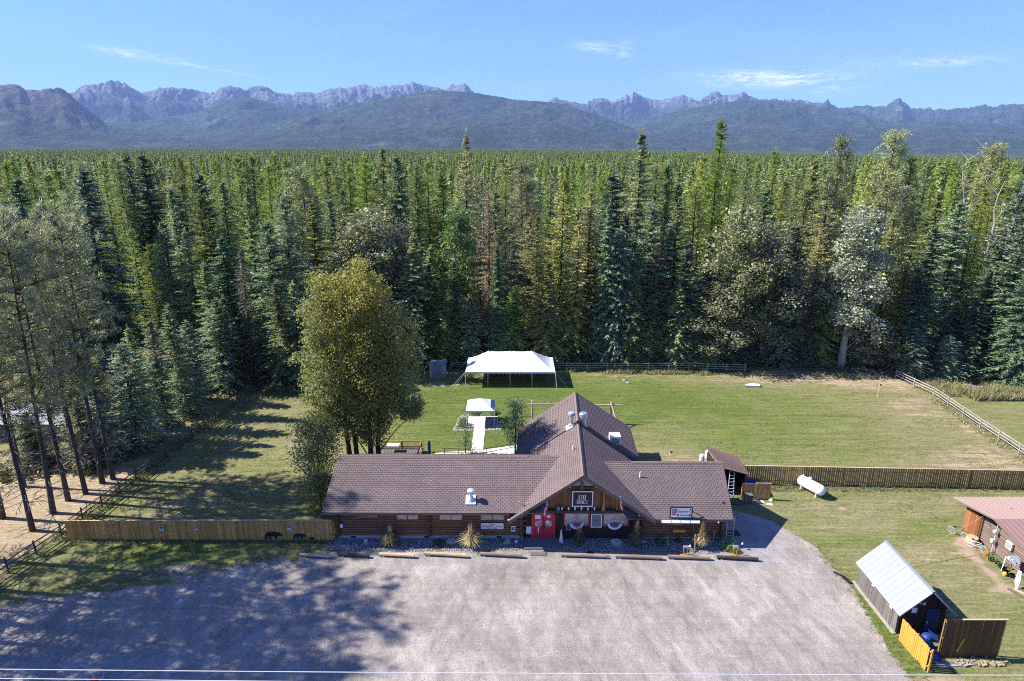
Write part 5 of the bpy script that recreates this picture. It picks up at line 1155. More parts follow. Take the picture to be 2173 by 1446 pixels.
def blob(seed, rx, ry, rz_, n=10, amp=.25):
    rng = random.Random(seed); bmx = MB(); vs = []; fs = []; m_ = 7
    ph = [rng.uniform(0, 6.3) for _ in range(4)]
    for i in range(m_ + 1):
        t = math.pi * i / m_
        for j in range(n):
            a = 2 * math.pi * j / n; k = 1 + amp * (math.sin(a * 2 + ph[0]) * .4 + math.sin(a * 3 + t * 2 + ph[1]) * .4 + rng.uniform(-.3, .3))
            vs.append((math.sin(t) * math.cos(a) * rx * k, math.sin(t) * math.sin(a) * ry * k, max(-.05, math.cos(t) * rz_ * k)))
    for i in range(m_):
        for j in range(n): fs.append((i * n + j, (i + 1) * n + j, (i + 1) * n + (j + 1) % n, i * n + (j + 1) % n))
    bmx.add(vs, fs); return bmx
for s, x, y, a, b, c, lab in ((1, -5.1, 47.2, .5, .35, .38, 'dark flat boulder in the left stone bed'), (2, -.45, 47.2, .34, .3, .36, 'brown boulder below the wheelchair sign'), (3, 8.75, 47.1, .55, .42, .42, 'large pale boulder below the right bunting'), (4, 12.0, 47.45, .2, .16, .1, 'small stone by the right wing foundation')):
    o = blob(s, a, b, c).build('boulder', M['rock'], None, label=lab, cat='boulder'); o.location = (x, y, 0)
for k, (x, y) in enumerate(((-12.3, 47.45), (.35, 47.3), (11.05, 47.35))):
    mb = MB(); mb.lathe([(.16, 0), (.17, .09), (.12, .12)], (x, y, .02), 10)
    mesh_thing(mb, 'floodlight', M['white'], (x, y, 0), ['small white ground light near the left end of the left bed', 'small white ground light beside the brown boulder', 'small white ground light below the corner of the gable'][k], 'light')
def shrub(seed, x, y, r, h, mat, label, n=900, leafs=.05, name='shrub', group=None, stems=True):
    rng = np.random.RandomState(seed); d = unit(rng.normal(size=(n, 3))); d[:, 2] = np.abs(d[:, 2]); lob = 1 + .25 * np.sin(np.arctan2(d[:, 1], d[:, 0]) * 3 + seed)
    C = d * np.array([r, r, h]) * (rng.uniform(.45, 1.05, n) ** .5 * lob)[:, None]; C[:, 2] += .04
    t = thing(name, (x, y, 0), label, 'shrub', group)
    link(arr_mesh('foliage', quads(C, leafs, rng), mat), 'foliage', t)
    mb = MB(); 
    for i in range(6): a = i * 1.05; mb.tube([(0, 0, 0), (math.cos(a) * r * .5, math.sin(a) * r * .5, h * .6)], [.03, .01], 4, False)
    o = mb.build('stem', M['bark'], t, world=False); return t
shrub(1, 12.35, 47.1, .42, .42, M['fir'], 'low round dark green shrub below the order window', 900, .05)
shrub(2, -6.0, 46.9, .7, .18, M['under'], 'low dark creeping plant left of the flat boulder', 500, .05)
shrub(3, 17.9, 46.85, .75, .55, M['bluespruce'], 'greyish juniper at the right end of the stone bed', 1500, .06)
shrub(4, 18.05, 46.25, .62, .40, M['shrubgold'], 'golden yellow juniper in front of the grey one', 1300, .06)
shrub(5, 13.9, 47.4, .35, .2, M['under'], 'tiny dark plant against the right log wall', 260, .05)
for p0, p1, lab in (((12.75, 47.7, 1.0), (12.72, 47.7, 1.75), 'short plank upright on the log wall left of the order window'), ((15.25, 47.7, .9), (15.2, 47.7, 1.6), 'short plank upright on the log wall right of the order window'),
                    ((13.0, 46.75, 0), (12.82, 46.8, .95), 'leaning thin post left in the right stone bed'), ((15.05, 46.15, 0), (15.0, 46.3, 1.35), 'thin pale post beside the golden grass'), ((16.85, 47.3, 0), (17.0, 47.55, .95), 'thin plank leaning by the corner logs')):
    mb = MB(); mb.bar(p0, p1, .09, .07); mesh_thing(mb, 'wooden_post', M['deckrail'] if 'right stone' in lab or 'log wall' in lab else M['fencecap'], (p0[0], p0[1], 0), lab, 'post')
for k, (x, y) in enumerate(((14.55, 46.0), (18.95, 46.35))):
    t = thing('garden_lamp', (x, y, 0), 'small globe lamp on a stake %s' % ('at the front edge of the right bed' if k == 0 else 'standing alone right of the golden juniper'), 'lamp')
    mb = MB(); mb.tube([(x, y, 0), (x, y, .42)], .018, 5); mb.build('stake', M['black'], t)
    mb = MB(); mb.lathe([(.03, 0), (.09, .05), (.1, .12), (.05, .2)], (x, y, .4), 9); mb.build('globe', M['white'], t)
# ladder rack and ladders by the right corner
t = thing('ladder_rack', (18.2, 47.5, 0), 'wooden ladder hung upright at the right end of the log wall', 'ladder')
for x in (17.95, 18.55): mb = MB(); mb.bar((x, 47.45, .1), (x, 47.55, 2.3), .07, .09); mb.build('stile', M['barkpale'], t)
for i in range(8): mb = MB(); mb.bar((17.95, 47.45, .3 + i * .27), (18.55, 47.45, .3 + i * .27), .05, .05); mb.build('rung', M['barkpale'], t)
mb = MB()
for i in range(9): mb.lathe([(.02, 0), (.14 + .03 * (i % 3), .1), (.05, .3)], (17.7 + (i % 3) * .45, 47.1 + (i // 3) * .2, .02), 6)
mesh_thing(mb, 'planters', M['gasket'], (18.1, 47.2, 0), 'jumble of dark pots below the hung ladder', 'pots')
# stones of the beds
rng = np.random.RandomState(8); n = 9000; sxy = np.stack([rng.uniform(-15.5, 18.0, n), rng.uniform(45.6, 47.8, n)], -1)
ok = inpoly(sxy[:, 0], sxy[:, 1], BED1) | inpoly(sxy[:, 0], sxy[:, 1], BED2); sxy = sxy[ok]; n = len(sxy)
oc = np.array([(1, 0, 0), (0, 1, 0), (-1, 0, 0), (0, -1, 0), (0, 0, 1), (0, 0, -1)], float); of = [(0, 1, 4), (1, 2, 4), (2, 3, 4), (3, 0, 4)]
A = []
s = rng.uniform(.035, .085, (n, 1, 1)); rot = rng.uniform(0, 6.28, n); cr, sr = np.cos(rot), np.sin(rot)
V = np.repeat(oc[None], n, 0) * rng.uniform(.6, 1.2, (n, 6, 1)) * s; V = np.stack([V[..., 0] * cr[:, None] - V[..., 1] * sr[:, None], V[..., 0] * sr[:, None] + V[..., 1] * cr[:, None], V[..., 2] * .8 + .02], -1); V[..., 0] += sxy[:, :1]; V[..., 1] += sxy[:, 1:]
link(arr_mesh('bed_stones', np.concatenate([V[:, list(f)] for f in of]), leaf('river stones', (.13, .13, .14), (.28, .275, .28), (.50, .49, .48), tr=0.0, rough=.85, spec=.2)), 'bed_stones', kind='stuff', label='loose grey river stones covering the beds')
# parking logs
BP = [(-17.14, 45.16, -14.56, 44.91), (-14.07, 45.22, -11.51, 44.97), (-10.76, 45.22, -7.87, 44.97), (-7.12, 45.34, -3.62, 44.97), (-2.61, 45.28, .89, 44.97), (3.94, 45.16, 7.63, 44.91), (8.32, 44.97, 12.06, 44.72), (12.55, 44.91, 15.89, 44.66), (16.47, 44.85, 19.69, 44.54)]
BL = ['grey parking log lying in the grass, first from the left', 'dark parking log in tree shade, second from the left', 'short bleached parking log, third from the left', 'pale yellow parking log, fourth from the left', 'brown topped parking log left of the entrance', 'long grey brown parking log just right of the entrance', 'parking log in front of the tall ornamental grass at the gable corner', 'parking log under the first pair of thin posts', 'last parking log at the right under the second pair of thin posts']
for i, (x0, y0, x1, y1) in enumerate(BP):
    t = thing('parking_log', ((x0 + x1) / 2, (y0 + y1) / 2, 0), BL[i], 'parking log')
    mb = MB(); r = .14; mb.tube([(x0, y0 + .15, r + .06), ((x0 + x1) / 2, (y0 + y1) / 2 + .17, r + .07), (x1, y1 + .17, r + .06)], [r, r * 1.03, r * .95], 10); mb.build('log', [M['snag'], M['bark'], M['fencecap'], M['fencecap'], M['bumper'], M['bumper'], M['bumper'], M['bumper'], M['bark']][i] if i != 0 else M['railpale'], t)
    for x in (x0 + .35, x1 - .35): mb = MB(); mb.box(x - .12, x + .12, y0 - .02, y0 + .3, 0, .08); mb.build('block', M['concrete'], t)
for k, x in enumerate((13.95, 17.95)):
    t = thing('post_stand', (x, 44.95, 0), 'pair of thin orange posts with a small pale board, %s' % ('left one of the two stands' if k == 0 else 'right one of the two stands'), 'sign stand')
    for d in (-.14, .16): mb = MB(); mb.bar((x + d, 45.15, 0), (x + d, 45.15, .95), .055, .055); mb.build('post', M['orangewood'], t)
    mb = MB(); mb.box(x - .2, x + .22, 45.12, 45.17, .93, 1.12); mb.build('board', M['alu'], t)
    mb = MB(); mb.box(x - .4, x + .4, 45.06, 45.13, .30, .36); mb.bar((x + .3, 45.1, .35), (x + 1.3, 45.0, .25), .05, .04); mb.build('crosspiece', M['orangewood'], t)
mb = MB(); mb.box(1.5, 2.8, 45.4, 45.95, .004, .035); mesh_thing(mb, 'door_mat', M['greywood'], (2.1, 45.7, 0), 'worn brown mat on the gravel in front of the entry deck', 'mat')
mb = MB(); mb.lathe([(.02, .0), (.25, .01), (.3, .04)], (6.35, 45.75, 0), 12); mesh_thing(mb, 'round_cover', M['black'], (6.35, 45.75, 0), 'round dark cover on the gravel before the first ornamental grass right of the door', 'cover')

# ------------------------------------------------------------------ fences
def plank_fence(name, label, a, b, h, pitch, pw, mat, cap=None, gap_posts=2.4, side=1, steps=0.0, nrails=2, hvar=.03, base=0.0, post=True, railz=(.35, 1.5), railmat=None):
    """planks side by side from a to b; rails and posts behind on the +normal*side face"""
    A = Vector((a[0], a[1], 0)); Bv = Vector((b[0], b[1], 0)); d = (Bv - A); L = d.length; d /= L; nn = Vector((-d.y, d.x, 0)) * side; ang = math.atan2(d.y, d.x)
    t = thing(name, tuple(A), label, 'fence')
    mb = MB(); mb.box(-pw / 2, pw / 2, -.01, .01, 0, h); me = meshof(mb, mat, 'plank'); n = int(L / pitch)
    rr_ = random.Random(int(L * 10))
    for i in range(n):
        p = A + d * (pitch * (i + .5)); st = math.floor(i / n * 6) * steps
        o = inst(me, 'plank', t, (p.x, p.y, base + rr_.uniform(0, .02)), (0, rr_.uniform(-.006, .006), ang), (rr_.uniform(.94, 1.0), 1, 1 + (st + rr_.uniform(-hvar, hvar)) / h))
    for z in railz[:nrails]:
        mb = MB(); off = nn * .055; mb.bar(A + off + Vector((0, 0, z)), Bv + off + Vector((0, 0, z)), .06, .09); mb.build('rail', railmat or mat, t)
    if post:
        k = max(1, round(L / gap_posts))
        mb = MB(); mb.box(-.05, .05, -.05, .05, 0, h * .97); me2 = meshof(mb, railmat or mat, 'post')
        for i in range(k + 1): p = A + d * L * i / k + nn * .13; inst(me2, 'post', t, (p.x, p.y, 0), (0, 0, ang))
    if cap:
        for i in range(6):
            p = A + d * (L * i / 6); q = A + d * (L * (i + 1) / 6 - .01); z = base + h + i * steps + hvar + .03
            mb = MB(); mb.bar(p + Vector((0, 0, z)), q + Vector((0, 0, z)), .14, .035); mb.build('cap', cap, t)
    return t
plank_fence('plank_fence', 'long golden cedar plank fence with bear cutouts left of the grill', (-37.4, 47.6), (-14.95, 47.45), 1.82, .145, .128, M['fence'], M['fencecap'], steps=.028, side=1, railz=(.4, 1.45))
plank_fence('plank_fence', 'long brown slatted fence with open gaps on the right behind the gas tank', (22.6, 57.05), (56.5, 55.75), 1.92, .205, .168, M['fencedk'], M['fencecap'], side=1, railz=(.4, 1.55), hvar=.012, base=.05)
plank_fence('plank_fence', 'short plank screen beside the lean-to shed', (21.6, 54.25), (24.15, 54.1), 1.65, .15, .142, M['fence'], None, side=1, gap_posts=1.3)
mb = MB(); mb.bar((22.8, 54.15, 1.72), (24.2, 54.08, 1.72), .12, .04); mesh_thing(mb, 'rail_board', M['barkpale'], (22.8, 54.15, 1.7), 'pale board lying on top of the short plank screen', 'board')
plank_fence('plank_fence', 'bright orange plank fence panel in front of the metal roofed shed', (26.05, 36.1), (26.2, 33.3), 1.75, .15, .14, M['orangewood'], None, side=1, gap_posts=1.4, railz=(.4, 1.5))
plank_fence('plank_fence', 'tall dark shaded plank screen at the right of the small shed', (27.75, 34.5), (31.6, 34.5), 2.95, .17, .164, M['screen'], None, side=1, gap_posts=1.9, railz=(1.5, 2.75), railmat=M['fencedk'])
mb = MB(); mb.bar((28.7, 34.44, 3.02), (31.6, 34.44, 3.02), .12, .05); mesh_thing(mb, 'rail_board', M['fencecap'], (28.7, 34.4, 3.0), 'pale cap board on the tall dark plank screen', 'board')
def rail_fence(label, pts, h, rails, mat, sp=2.6, r=.05, pr=.075, slack=.03, group=None, name='rail_fence'):
    t = thing(name, (pts[0][0], pts[0][1], 0), label, 'fence', group); rr_ = random.Random(4)
    P = [Vector((a, b, 0)) for a, b in pts]; nodes = []
    for a, b in zip(P[:-1], P[1:]):
        k = max(1, round((b - a).length / sp))
        for i in range(k): nodes.append(a.lerp(b, i / k))
    nodes.append(P[-1])
    mb = MB(); mb.tube([(0, 0, -.02), (0, 0, h + .12)], [pr, pr * .9], 7); pm = meshof(mb, mat, 'post')
    for p in nodes: inst(pm, 'post', t, (p.x, p.y, 0), (rr_.uniform(-.03, .03), rr_.uniform(-.03, .03), rr_.uniform(0, 6)), (1, 1, rr_.uniform(.92, 1.06)))
    for a, b in zip(nodes[:-1], nodes[1:]):
        for z in rails:
            dz = rr_.uniform(-slack, slack); mb = MB(); off = Vector((.09, 0, 0))
            mb.tube([a + off + Vector((0, 0, z + dz)) - (b - a) * .03, b + off + Vector((0, 0, z - dz)) + (b - a) * .03], [r, r * .85], 6); mb.build('rail', mat, t)
    return t
rail_fence('brown three rail fence running along the left side of the lawn', [(-40.6, 36), (-38.2, 48), (-36.9, 60), (-35.6, 72), (-35.0, 80), (-33.0, 84.5)], 1.25, (.35, .75, 1.15), M['rail'])
rail_fence('grey three rail fence at the back of the lawn before the wood', [(-9.0, 90.8), (8, 90.3), (26, 90.3), (34, 89.6)], 1.2, (.45, .8, 1.15), M['railpale'], 3.0, .055)
rail_fence('far right stretch of back rail fence with sagging rails', [(41.5, 90.2), (47.8, 89.6), (54.5, 87.0)], 1.0, (.45, .85), M['rail'], 3.0, .05, slack=.12)
rail_fence('pale bleached rail fence slanting down the right side of the lawn', [(54.5, 87.0), (55.6, 80), (54.8, 70), (54.2, 60), (54.0, 55.9)], 1.2, (.5, .85, 1.18), M['railpale'], 2.9, .065)
t = thing('fallen_rails', (63.5, 82, 0), 'heap of collapsed bleached rails in the tall grass at the far right', 'rails')
for i in range(9): mb = MB(); x = 61.6 + i * .35; mb.tube([(x, 83.6 - i * .2, .3 + .12 * (i % 3)), (x + 2.2, 82.4 - i * .3, .2 + .1 * ((i + 1) % 3))], [.08, .06], 6); mb.build('rail', M['snag'], t)
t = thing('fallen_branches', (50, 89, 0), 'tangle of fallen grey branches at the upper end of the right rail fence', 'branches'); rq = random.Random(3)
for i in range(16): x = rq.uniform(48.5, 54.5); y = rq.uniform(87.5, 89.8); a = rq.uniform(0, 3.1); L = rq.uniform(1, 2.6); mb = MB(); mb.tube([(x, y, .15), (x + math.cos(a) * L * .5, y + math.sin(a) * L * .3, .5 + rq.uniform(0, .4)), (x + math.cos(a) * L, y + math.sin(a) * L * .6, rq.uniform(.2, 1.1))], [.05, .035, .015], 4, False); mb.build('branch', M['snag'], t)

# bear cutouts and little signs on the left fence
def bear(x0, z0, s, label, flip=1, face=1.0):
    P = [(0.0, .02), (.10, .02), (.15, .05), (.17, .22), (.24, .27), (.33, .20), (.34, .03), (.45, .03), (.45, .09), (.42, .22), (.52, .28), (.66, .25), (.72, .14), (.70, .04), (.80, .03), (.84, .08), (.80, .26), (.88, .30), (.97, .30), (1.04, .27), (1.16, .30), (1.17, .36), (1.08, .44), (1.03, .52), (.99, .54), (.95, .50), (.86, .52), (.70, .60), (.55, .57), (.38, .60), (.22, .55), (.10, .44), (.05, .28), (.0, .12)]
    P = [(x0 + (p[0] if flip > 0 else 1.17 - p[0]) * s, 47.36, z0 + p[1] * s) for p in P]
    mb = MB(); mb.prism(P, (0, .03, 0)); return mesh_thing(mb, 'bear_cutout', M['black'], (x0 + .5 * s, 47.36, z0), label, 'bear cutout')
bear(-20.75, .18, 1.28, 'biggest black walking bear silhouette on the cedar fence')
bear(-18.35, .2, .98, 'middle black bear silhouette on the cedar fence', 1)
bear(-17.05, .17, .42, 'smallest black bear cub silhouette near the right end of the cedar fence', 1)
for x, z, w, h, bd, lab in ((-29.4, 1.05, .34, .42, M['paper'], 'white sign with a green top, leftmost on the cedar fence'), (-26.5, 1.1, .28, .34, M['redframe'], 'small pink and white sign in the middle of the cedar fence'), (-18.75, 1.1, .34, .42, M['paper'], 'white sign with a green top above the middle bear')):
    t = simple_sign('fence_sign', lab, 'sign', x, x + w, z, z + h, 47.35, M['paper'])
    mb = MB(); mb.box(x + .03, x + w - .03, 47.335, 47.348, z + h * .5, z + h * .93); mb.build('print', M['teal'] if bd is M['paper'] else bd, t)
    mb = MB(); [mb.box(x + .05, x + w - .05, 47.335, 47.348, z + h * q, z + h * (q + .07)) for q in (.12, .28)]; mb.build('print', M['slate'], t)

# ------------------------------------------------------------------ marquee
TN = thing('marquee', (-.1, 86.8, 0), 'big white pole marquee with scalloped edge at the back of the lawn', 'tent')
x0, x1, y0, y1, ze, zp = -6.35, 5.9, 83.6, 89.9, 2.22, 4.15
nx, ny = 72, 30; VX, VZ = [], []
rx0, rx1 = -3.3, 2.75; ym = (y0 + y1) / 2; vs = []
for i in range(nx + 1):
    for j in range(ny + 1):
        x = x0 + (x1 - x0) * i / nx; y = y0 + (y1 - y0) * j / ny
        ty = 1 - abs(y - ym) / (ym - y0); tx = 1.0
        if x < rx0: tx = (x - x0) / (rx0 - x0)
        if x > rx1: tx = (x1 - x) / (x1 - rx1)
        s = min(ty, tx); z = ze + (zp - ze) * (s ** 1.22)
        # seams and pole points lift, edge sags between poles
        seg = (x - rx0) / ((rx1 - rx0) / 2); ph = abs(math.sin(math.pi * seg)) if rx0 <= x <= rx1 else abs(math.sin(math.pi * min(1, max(0, ((x - x0) / (rx0 - x0) if x < rx0 else (x1 - x) / (x1 - rx1))))))
        z -= .10 * ph * (1 - s) ** 2 + .05 * ph * (s > .8)
        if tx < 1 and ty < 1: z += .10 * max(0, 1 - abs(tx - ty) * 4) * (s < .95) * s
        vs.append((x, y, z))
fs = [(i * (ny + 1) + j, (i + 1) * (ny + 1) + j, (i + 1) * (ny + 1) + j + 1, i * (ny + 1) + j + 1) for i in range(nx) for j in range(ny)]
mb = MB(); mb.add(vs, fs); mb.build('canopy', M['canvas'], TN, smooth=True)
mb = MB(); n = 90
def valance(a, b, n):
    for i in range(n):
        p = [a[k] + (b[k] - a[k]) * i / n for k in range(3)]; q = [a[k] + (b[k] - a[k]) * (i + 1) / n for k in range(3)]; m_ = [(p[k] + q[k]) / 2 for k in range(3)]
        mb.quad(tuple(p), tuple(q), (q[0], q[1], q[2] - .18), (m_[0], m_[1], m_[2] - .27), (p[0], p[1], p[2] - .18))
valance((x0, y0 - .01, ze), (x1, y0 - .01, ze), 34); valance((x0 - .01, y1, ze), (x0 - .01, y0, ze), 16); valance((x1 + .01, y0, ze), (x1 + .01, y1, ze), 16); valance((x1, y1 + .01, ze), (x0, y1 + .01, ze), 34)
mb.build('valance', M['canvas'], TN)
for x in (x0, -3.3, -.28, 2.75, x1):
    for y in (y0, y1): mb = MB(); mb.tube([(x, y, 0), (x, y, ze + .02)], .035, 7); mb.build('pole', M['alu'], TN)
for x in (-3.3, -.28, 2.75): mb = MB(); mb.tube([(x, ym, 0), (x, ym, zp + .12)], .045, 7); mb.build('pole', M['alu'], TN)
for p, q in (((x0, y0, ze), (x0 - 1.6, y0 - 1.2, 0)), ((x0, y0, ze), (x0 - 1.9, y0 + .3, 0)), ((x1, y0, ze), (x1 + 1.7, y0 - .3, 0)), ((x1, y1, ze), (x1 + 1.6, y1 + .6, 0)), ((x0, y1, ze), (x0 - 1.6, y1 + .6, 0)), ((x1, y0, ze), (x1 + .2, y0 - 1.6, 0))):
    mb = MB(); mb.tube([p, q], .014, 4, False); mb.build('guy_rope', M['wire'], TN)
# folding chairs lined up under the far side of the marquee
ch = thing('folding_chair', (-2.3, 88.6, 0), 'white framed folding chair under the marquee, one of a long row', 'chair', 'folding chairs under the marquee')
def chair_parts(t):
    ox, oy, _ = t.location
    mb = MB(); 
    for s in (-.21, .21): mb.bar((ox + s, oy + .1, 0), (ox + s, oy - .16, .86), .03, .03)
    mb.build('back_frame', M['white'], t)
    mb = MB(); mb.box(ox - .21, ox + .21, oy - .17, oy - .14, .70, .86); mb.build('backrest', M['white'], t)
    mb = MB(); mb.box(ox - .2, ox + .2, oy - .12, oy + .26, .43, .46); mb.build('seat', M['white'], t)
    for s in (-.2, .2): mb = MB(); mb.bar((ox + s, oy - .18, 0), (ox + s, oy + .24, .45), .03, .03); mb.build('leg', M['white'], t)
chair_parts(ch); bpy.context.view_layer.update()
for x in (-1.8, -1.05, -.45, .3, .85, 1.35, 2.0, 2.55, 3.1, 3.7, 4.2): copy_tree(ch, (x, 88.6 + rt.uniform(-.15, .15), 0), rt.uniform(-.2, .2))

# pop-up canopy and its paved pad
PC = thing('popup_canopy', (-3.5, 71.9, 0), 'white and pale blue pop-up canopy over the concrete pad behind the grill', 'canopy')
cx_, cy_, hw, zc, zt = -3.72, 71.9, 1.66, 2.15, 3.05
ring_ = [(cx_ - hw, cy_ - hw, zc), (cx_ + hw, cy_ - hw, zc), (cx_ + hw, cy_ + hw, zc), (cx_ - hw, cy_ + hw, zc)]
mid_ = [(cx_ - hw * .72, cy_ - hw * .72, zc + .30), (cx_ + hw * .72, cy_ - hw * .72, zc + .30), (cx_ + hw * .72, cy_ + hw * .72, zc + .30), (cx_ - hw * .72, cy_ + hw * .72, zc + .30)]
top_ = (cx_, cy_, zt)
for i in range(4):
    j = (i + 1) % 4; mb = MB(); mb.add([mid_[i], mid_[j], top_], [(0, 1, 2)]); mb.build('roof_panel', M['canvas'], PC)
    mb = MB(); mb.quad(ring_[i], ring_[j], mid_[j], mid_[i]); mb.build('border_panel', M['skyblue'] if i in (0, 3) else (M['teal'] if i == 1 else M['skyblue']), PC)
    mb = MB(); a, b = ring_[i], ring_[j]; mb.quad(a, b, (b[0], b[1], b[2] - .2), (a[0], a[1], a[2] - .2)); mb.build('valance', M['skyblue'], PC)
    mb = MB(); mb.tube([(ring_[i][0] * .98 + cx_ * .02, ring_[i][1] * .98 + cy_ * .02, 0), (ring_[i][0] * .98 + cx_ * .02, ring_[i][1] * .98 + cy_ * .02, zc)], .03, 6); mb.build('leg', M['alu'], PC)
mb = MB(); mb.prism([(-5.3, 70.3, 0), (-1.7, 70.3, 0), (-1.7, 73.5, 0), (-5.3, 73.5, 0)], (0, 0, .05)); mesh_thing(mb, 'concrete_pad', M['concrete'], (-3.5, 71.9, 0), 'pale concrete pad under the pop-up canopy', 'pad', kind='structure')
mb = MB(); mb.box(-4.45, -3.15, 57.4, 70.28, 0, .05); mesh_thing(mb, 'path', M['concrete'], (-3.8, 65, 0), 'straight pale concrete path to the pad', 'path', kind='structure')
mb = MB(); mb.prism([(-9.3, 62.3, 0), (-4.5, 62.3, 0), (-4.5, 64.2, 0), (-7.0, 63.9, 0), (-9.3, 63.3, 0)], (0, 0, .054)); mb.prism([(-3.1, 62.3, 0), (.6, 62.9, 0), (.6, 65.6, 0), (-3.1, 64.4, 0)], (0, 0, .054)); mesh_thing(mb, 'patio', M['concrete'], (-4, 63.3, 0), 'pale concrete patio strip behind the left wing', 'patio', kind='structure')
mb = MB(); mb.box(-3.15, -1.75, 70.4, 73.3, .054, .075); mesh_thing(mb, 'dark_mat', M['mat'], (-2.4, 71.8, .05), 'grey mat on the right part of the concrete pad', 'mat')
def stone_ring(pts_, n, seed, label):
    r_ = random.Random(seed); t = thing('stone_border', (pts_[0][0], pts_[0][1], 0), label, 'stones')
    mb = MB(); mb.add([(1, 0, 0), (.3, .9, 0), (-.8, .6, 0), (-.9, -.5, 0), (.2, -1, 0), (.1, 0, .8)], [(0, 1, 5), (1, 2, 5), (2, 3, 5), (3, 4, 5), (4, 0, 5)]); me = meshof(mb, M['stone'], 'stone')
    for i in range(n):
        u = i / n * (len(pts_) - 1); k = int(u); f = u - k; a = pts_[k]; b = pts_[k + 1]
        inst(me, 'stone', t, (a[0] + (b[0] - a[0]) * f + r_.uniform(-.18, .18), a[1] + (b[1] - a[1]) * f + r_.uniform(-.18, .18), 0), (0, 0, r_.uniform(0, 6)), (r_.uniform(.08, .18),) * 3)
stone_ring([(-6.7, 69.7), (-5.4, 69.6), (-4.6, 69.7)], 60, 1, 'white stone edging at the left front of the pad'); stone_ring([(-6.7, 69.8), (-6.4, 72.2), (-6.0, 73.8), (-5.3, 73.6)], 60, 2, 'stone edging along the left side of the pad')
stone_ring([(-3.0, 69.7), (-1.5, 69.8), (-1.4, 72)], 50, 3, 'stone edging at the right front of the pad')
shrub(11, -5.75, 70.9, .6, 1.0, M['apple'], 'dark rose bush at the left corner of the concrete pad', 1100, .06)
shrub(12, -4.6, 74.4, .7, .35, M['under'], 'low planting behind the pop-up canopy on the left', 600, .06); shrub(13, -2.2, 74.4, .6, .35, M['under'], 'low planting behind the pop-up canopy on the right', 600, .06)
t = thing('ramp_railing', (-4, 63, 0), 'thin metal handrail along the rear patio', 'railing')
for z in (.5, .95): mb = MB(); mb.tube([(-7.4, 62.9, z), (-3.2, 62.7, z), (.4, 64.2, z)], .03, 6); mb.build('rail', M['rail'], t)
for i in range(6): x = -7.2 + i * 1.5; y = 62.9 if x < -3.2 else 62.7 + (x + 3.2) * .4; mb = MB(); mb.tube([(x, y, 0), (x, y, .95)], .03, 6); mb.build('post', M['rail'], t)

def limbed_tree(name, seed, x, y, h, Rm, z0, nclust, per, ls, cs, mats, bark, label, tr, lobes, lobr, shape, trunks=1, lean=0.0, extra=None):
    t = thing(name, (x, y, 0), label, 'tree')
    c, lb = broadleaf(seed, h, Rm, z0, nclust, per, ls, cs, lobes=lobes, lobr=lobr, shape=shape)
    if extra is not None: c = np.concatenate([c] + extra)
    if isinstance(mats, (list, tuple)):
        zc = c.mean(1); mk = (np.sin(zc[:, 0] * .9 + zc[:, 2] * .6) + np.sin(zc[:, 1] * 1.1 - zc[:, 2] * .8) + np.random.RandomState(seed).normal(size=len(c)) * .5) > .2
        link(arr_mesh('crown', c[mk], mats[0]), 'crown', t); link(arr_mesh('crown', c[~mk], mats[1]), 'crown', t)
    else: link(arr_mesh('crown', c, mats), 'crown', t)
    for k in range(trunks):
        me = trunk_mesh('trunk', h * .9, tr, bark, lb if k == 0 else (), tr * .28, seed=seed + k, lean=(k - .5) * .16 if trunks > 1 else lean, stubs=0)
        o = link(me, 'trunk', t); o.location = ((k - .5) * .7 if trunks > 1 else 0, 0, 0)
    return t
# big cottonwood left of the grill, three lobes of crown on two trunks
rng = np.random.RandomState(77)
lob_ = [((-2.23, 0.2, 16.4), (3.26, 3.6, 3.7), 1.0), ((0.28, 0, 17.9), (2.98, 3.3, 3.4), 1.0), ((2.33, 0.3, 13.8), (3.44, 3.6, 3.9), 1.0), ((-2.51, -0.2, 12.0), (3.44, 3.4, 3.6), 1.0), ((0.0, -0.8, 11.8), (3.53, 3.4, 4.2), 0.9), ((2.51, -0.2, 9.9), (3.07, 3.0, 2.8), 0.8), ((-2.98, 0, 8.4), (2.88, 2.8, 2.6), 0.75), ((0.0, 0, 7.8), (2.98, 3.0, 2.8), 0.7), ((3.72, -0.4, 7.3), (2.14, 1.9, 1.1), 0.32), ((4.93, -0.6, 6.6), (1.12, 1.2, 0.6), 0.14), ((0.74, 0.3, 5.0), (2.23, 2.0, 1.7), 0.5), ((-2.79, 0.2, 5.4), (2.23, 2.2, 1.8), 0.5)]
CC = []; lims = []
for c, r, wt_ in lob_:
    k = int(175 * wt_); d = unit(rng.normal(size=(k, 3))); lo = 1 + .16 * np.sin(d[:, 0] * 6 + c[0]) + .16 * np.sin(d[:, 2] * 7 + c[1] * 3)
    q = np.array(c) + d * np.array(r) * (rng.uniform(.30, 1.0, k) ** .42 * lo)[:, None]; CC.append(q); lims.append(((.15 * c[0], .1 * c[1], max(1.6, c[2] - 5)), c)); lims += [(c, tuple(q[i])) for i in range(0, k, 9)]
CC = np.concatenate(CC); per = 46
Pq = np.repeat(CC, per, 0) + rng.normal(scale=(.37, .37, .30), size=(len(CC) * per, 3)); Q = quads(Pq, .125, rng)
CT = thing('cottonwood_tree', (-15.0, 60.4, 0), 'big yellow green cottonwood towering behind the left wing roof', 'tree'); CT['_o'] = (-15.0, 60.4, 0)
zc = Q.mean(1); mk = (np.sin(zc[:, 0] * .55 + 1.0) + (zc[:, 2] - 12) * .13 + .25 * zc[:, 0] * .3 + rng.normal(size=len(Q)) * .55) > -.1
link(arr_mesh('crown', Q[mk], M['cotton']), 'crown', CT); link(arr_mesh('crown', Q[~mk], M['cotton2']), 'crown', CT)
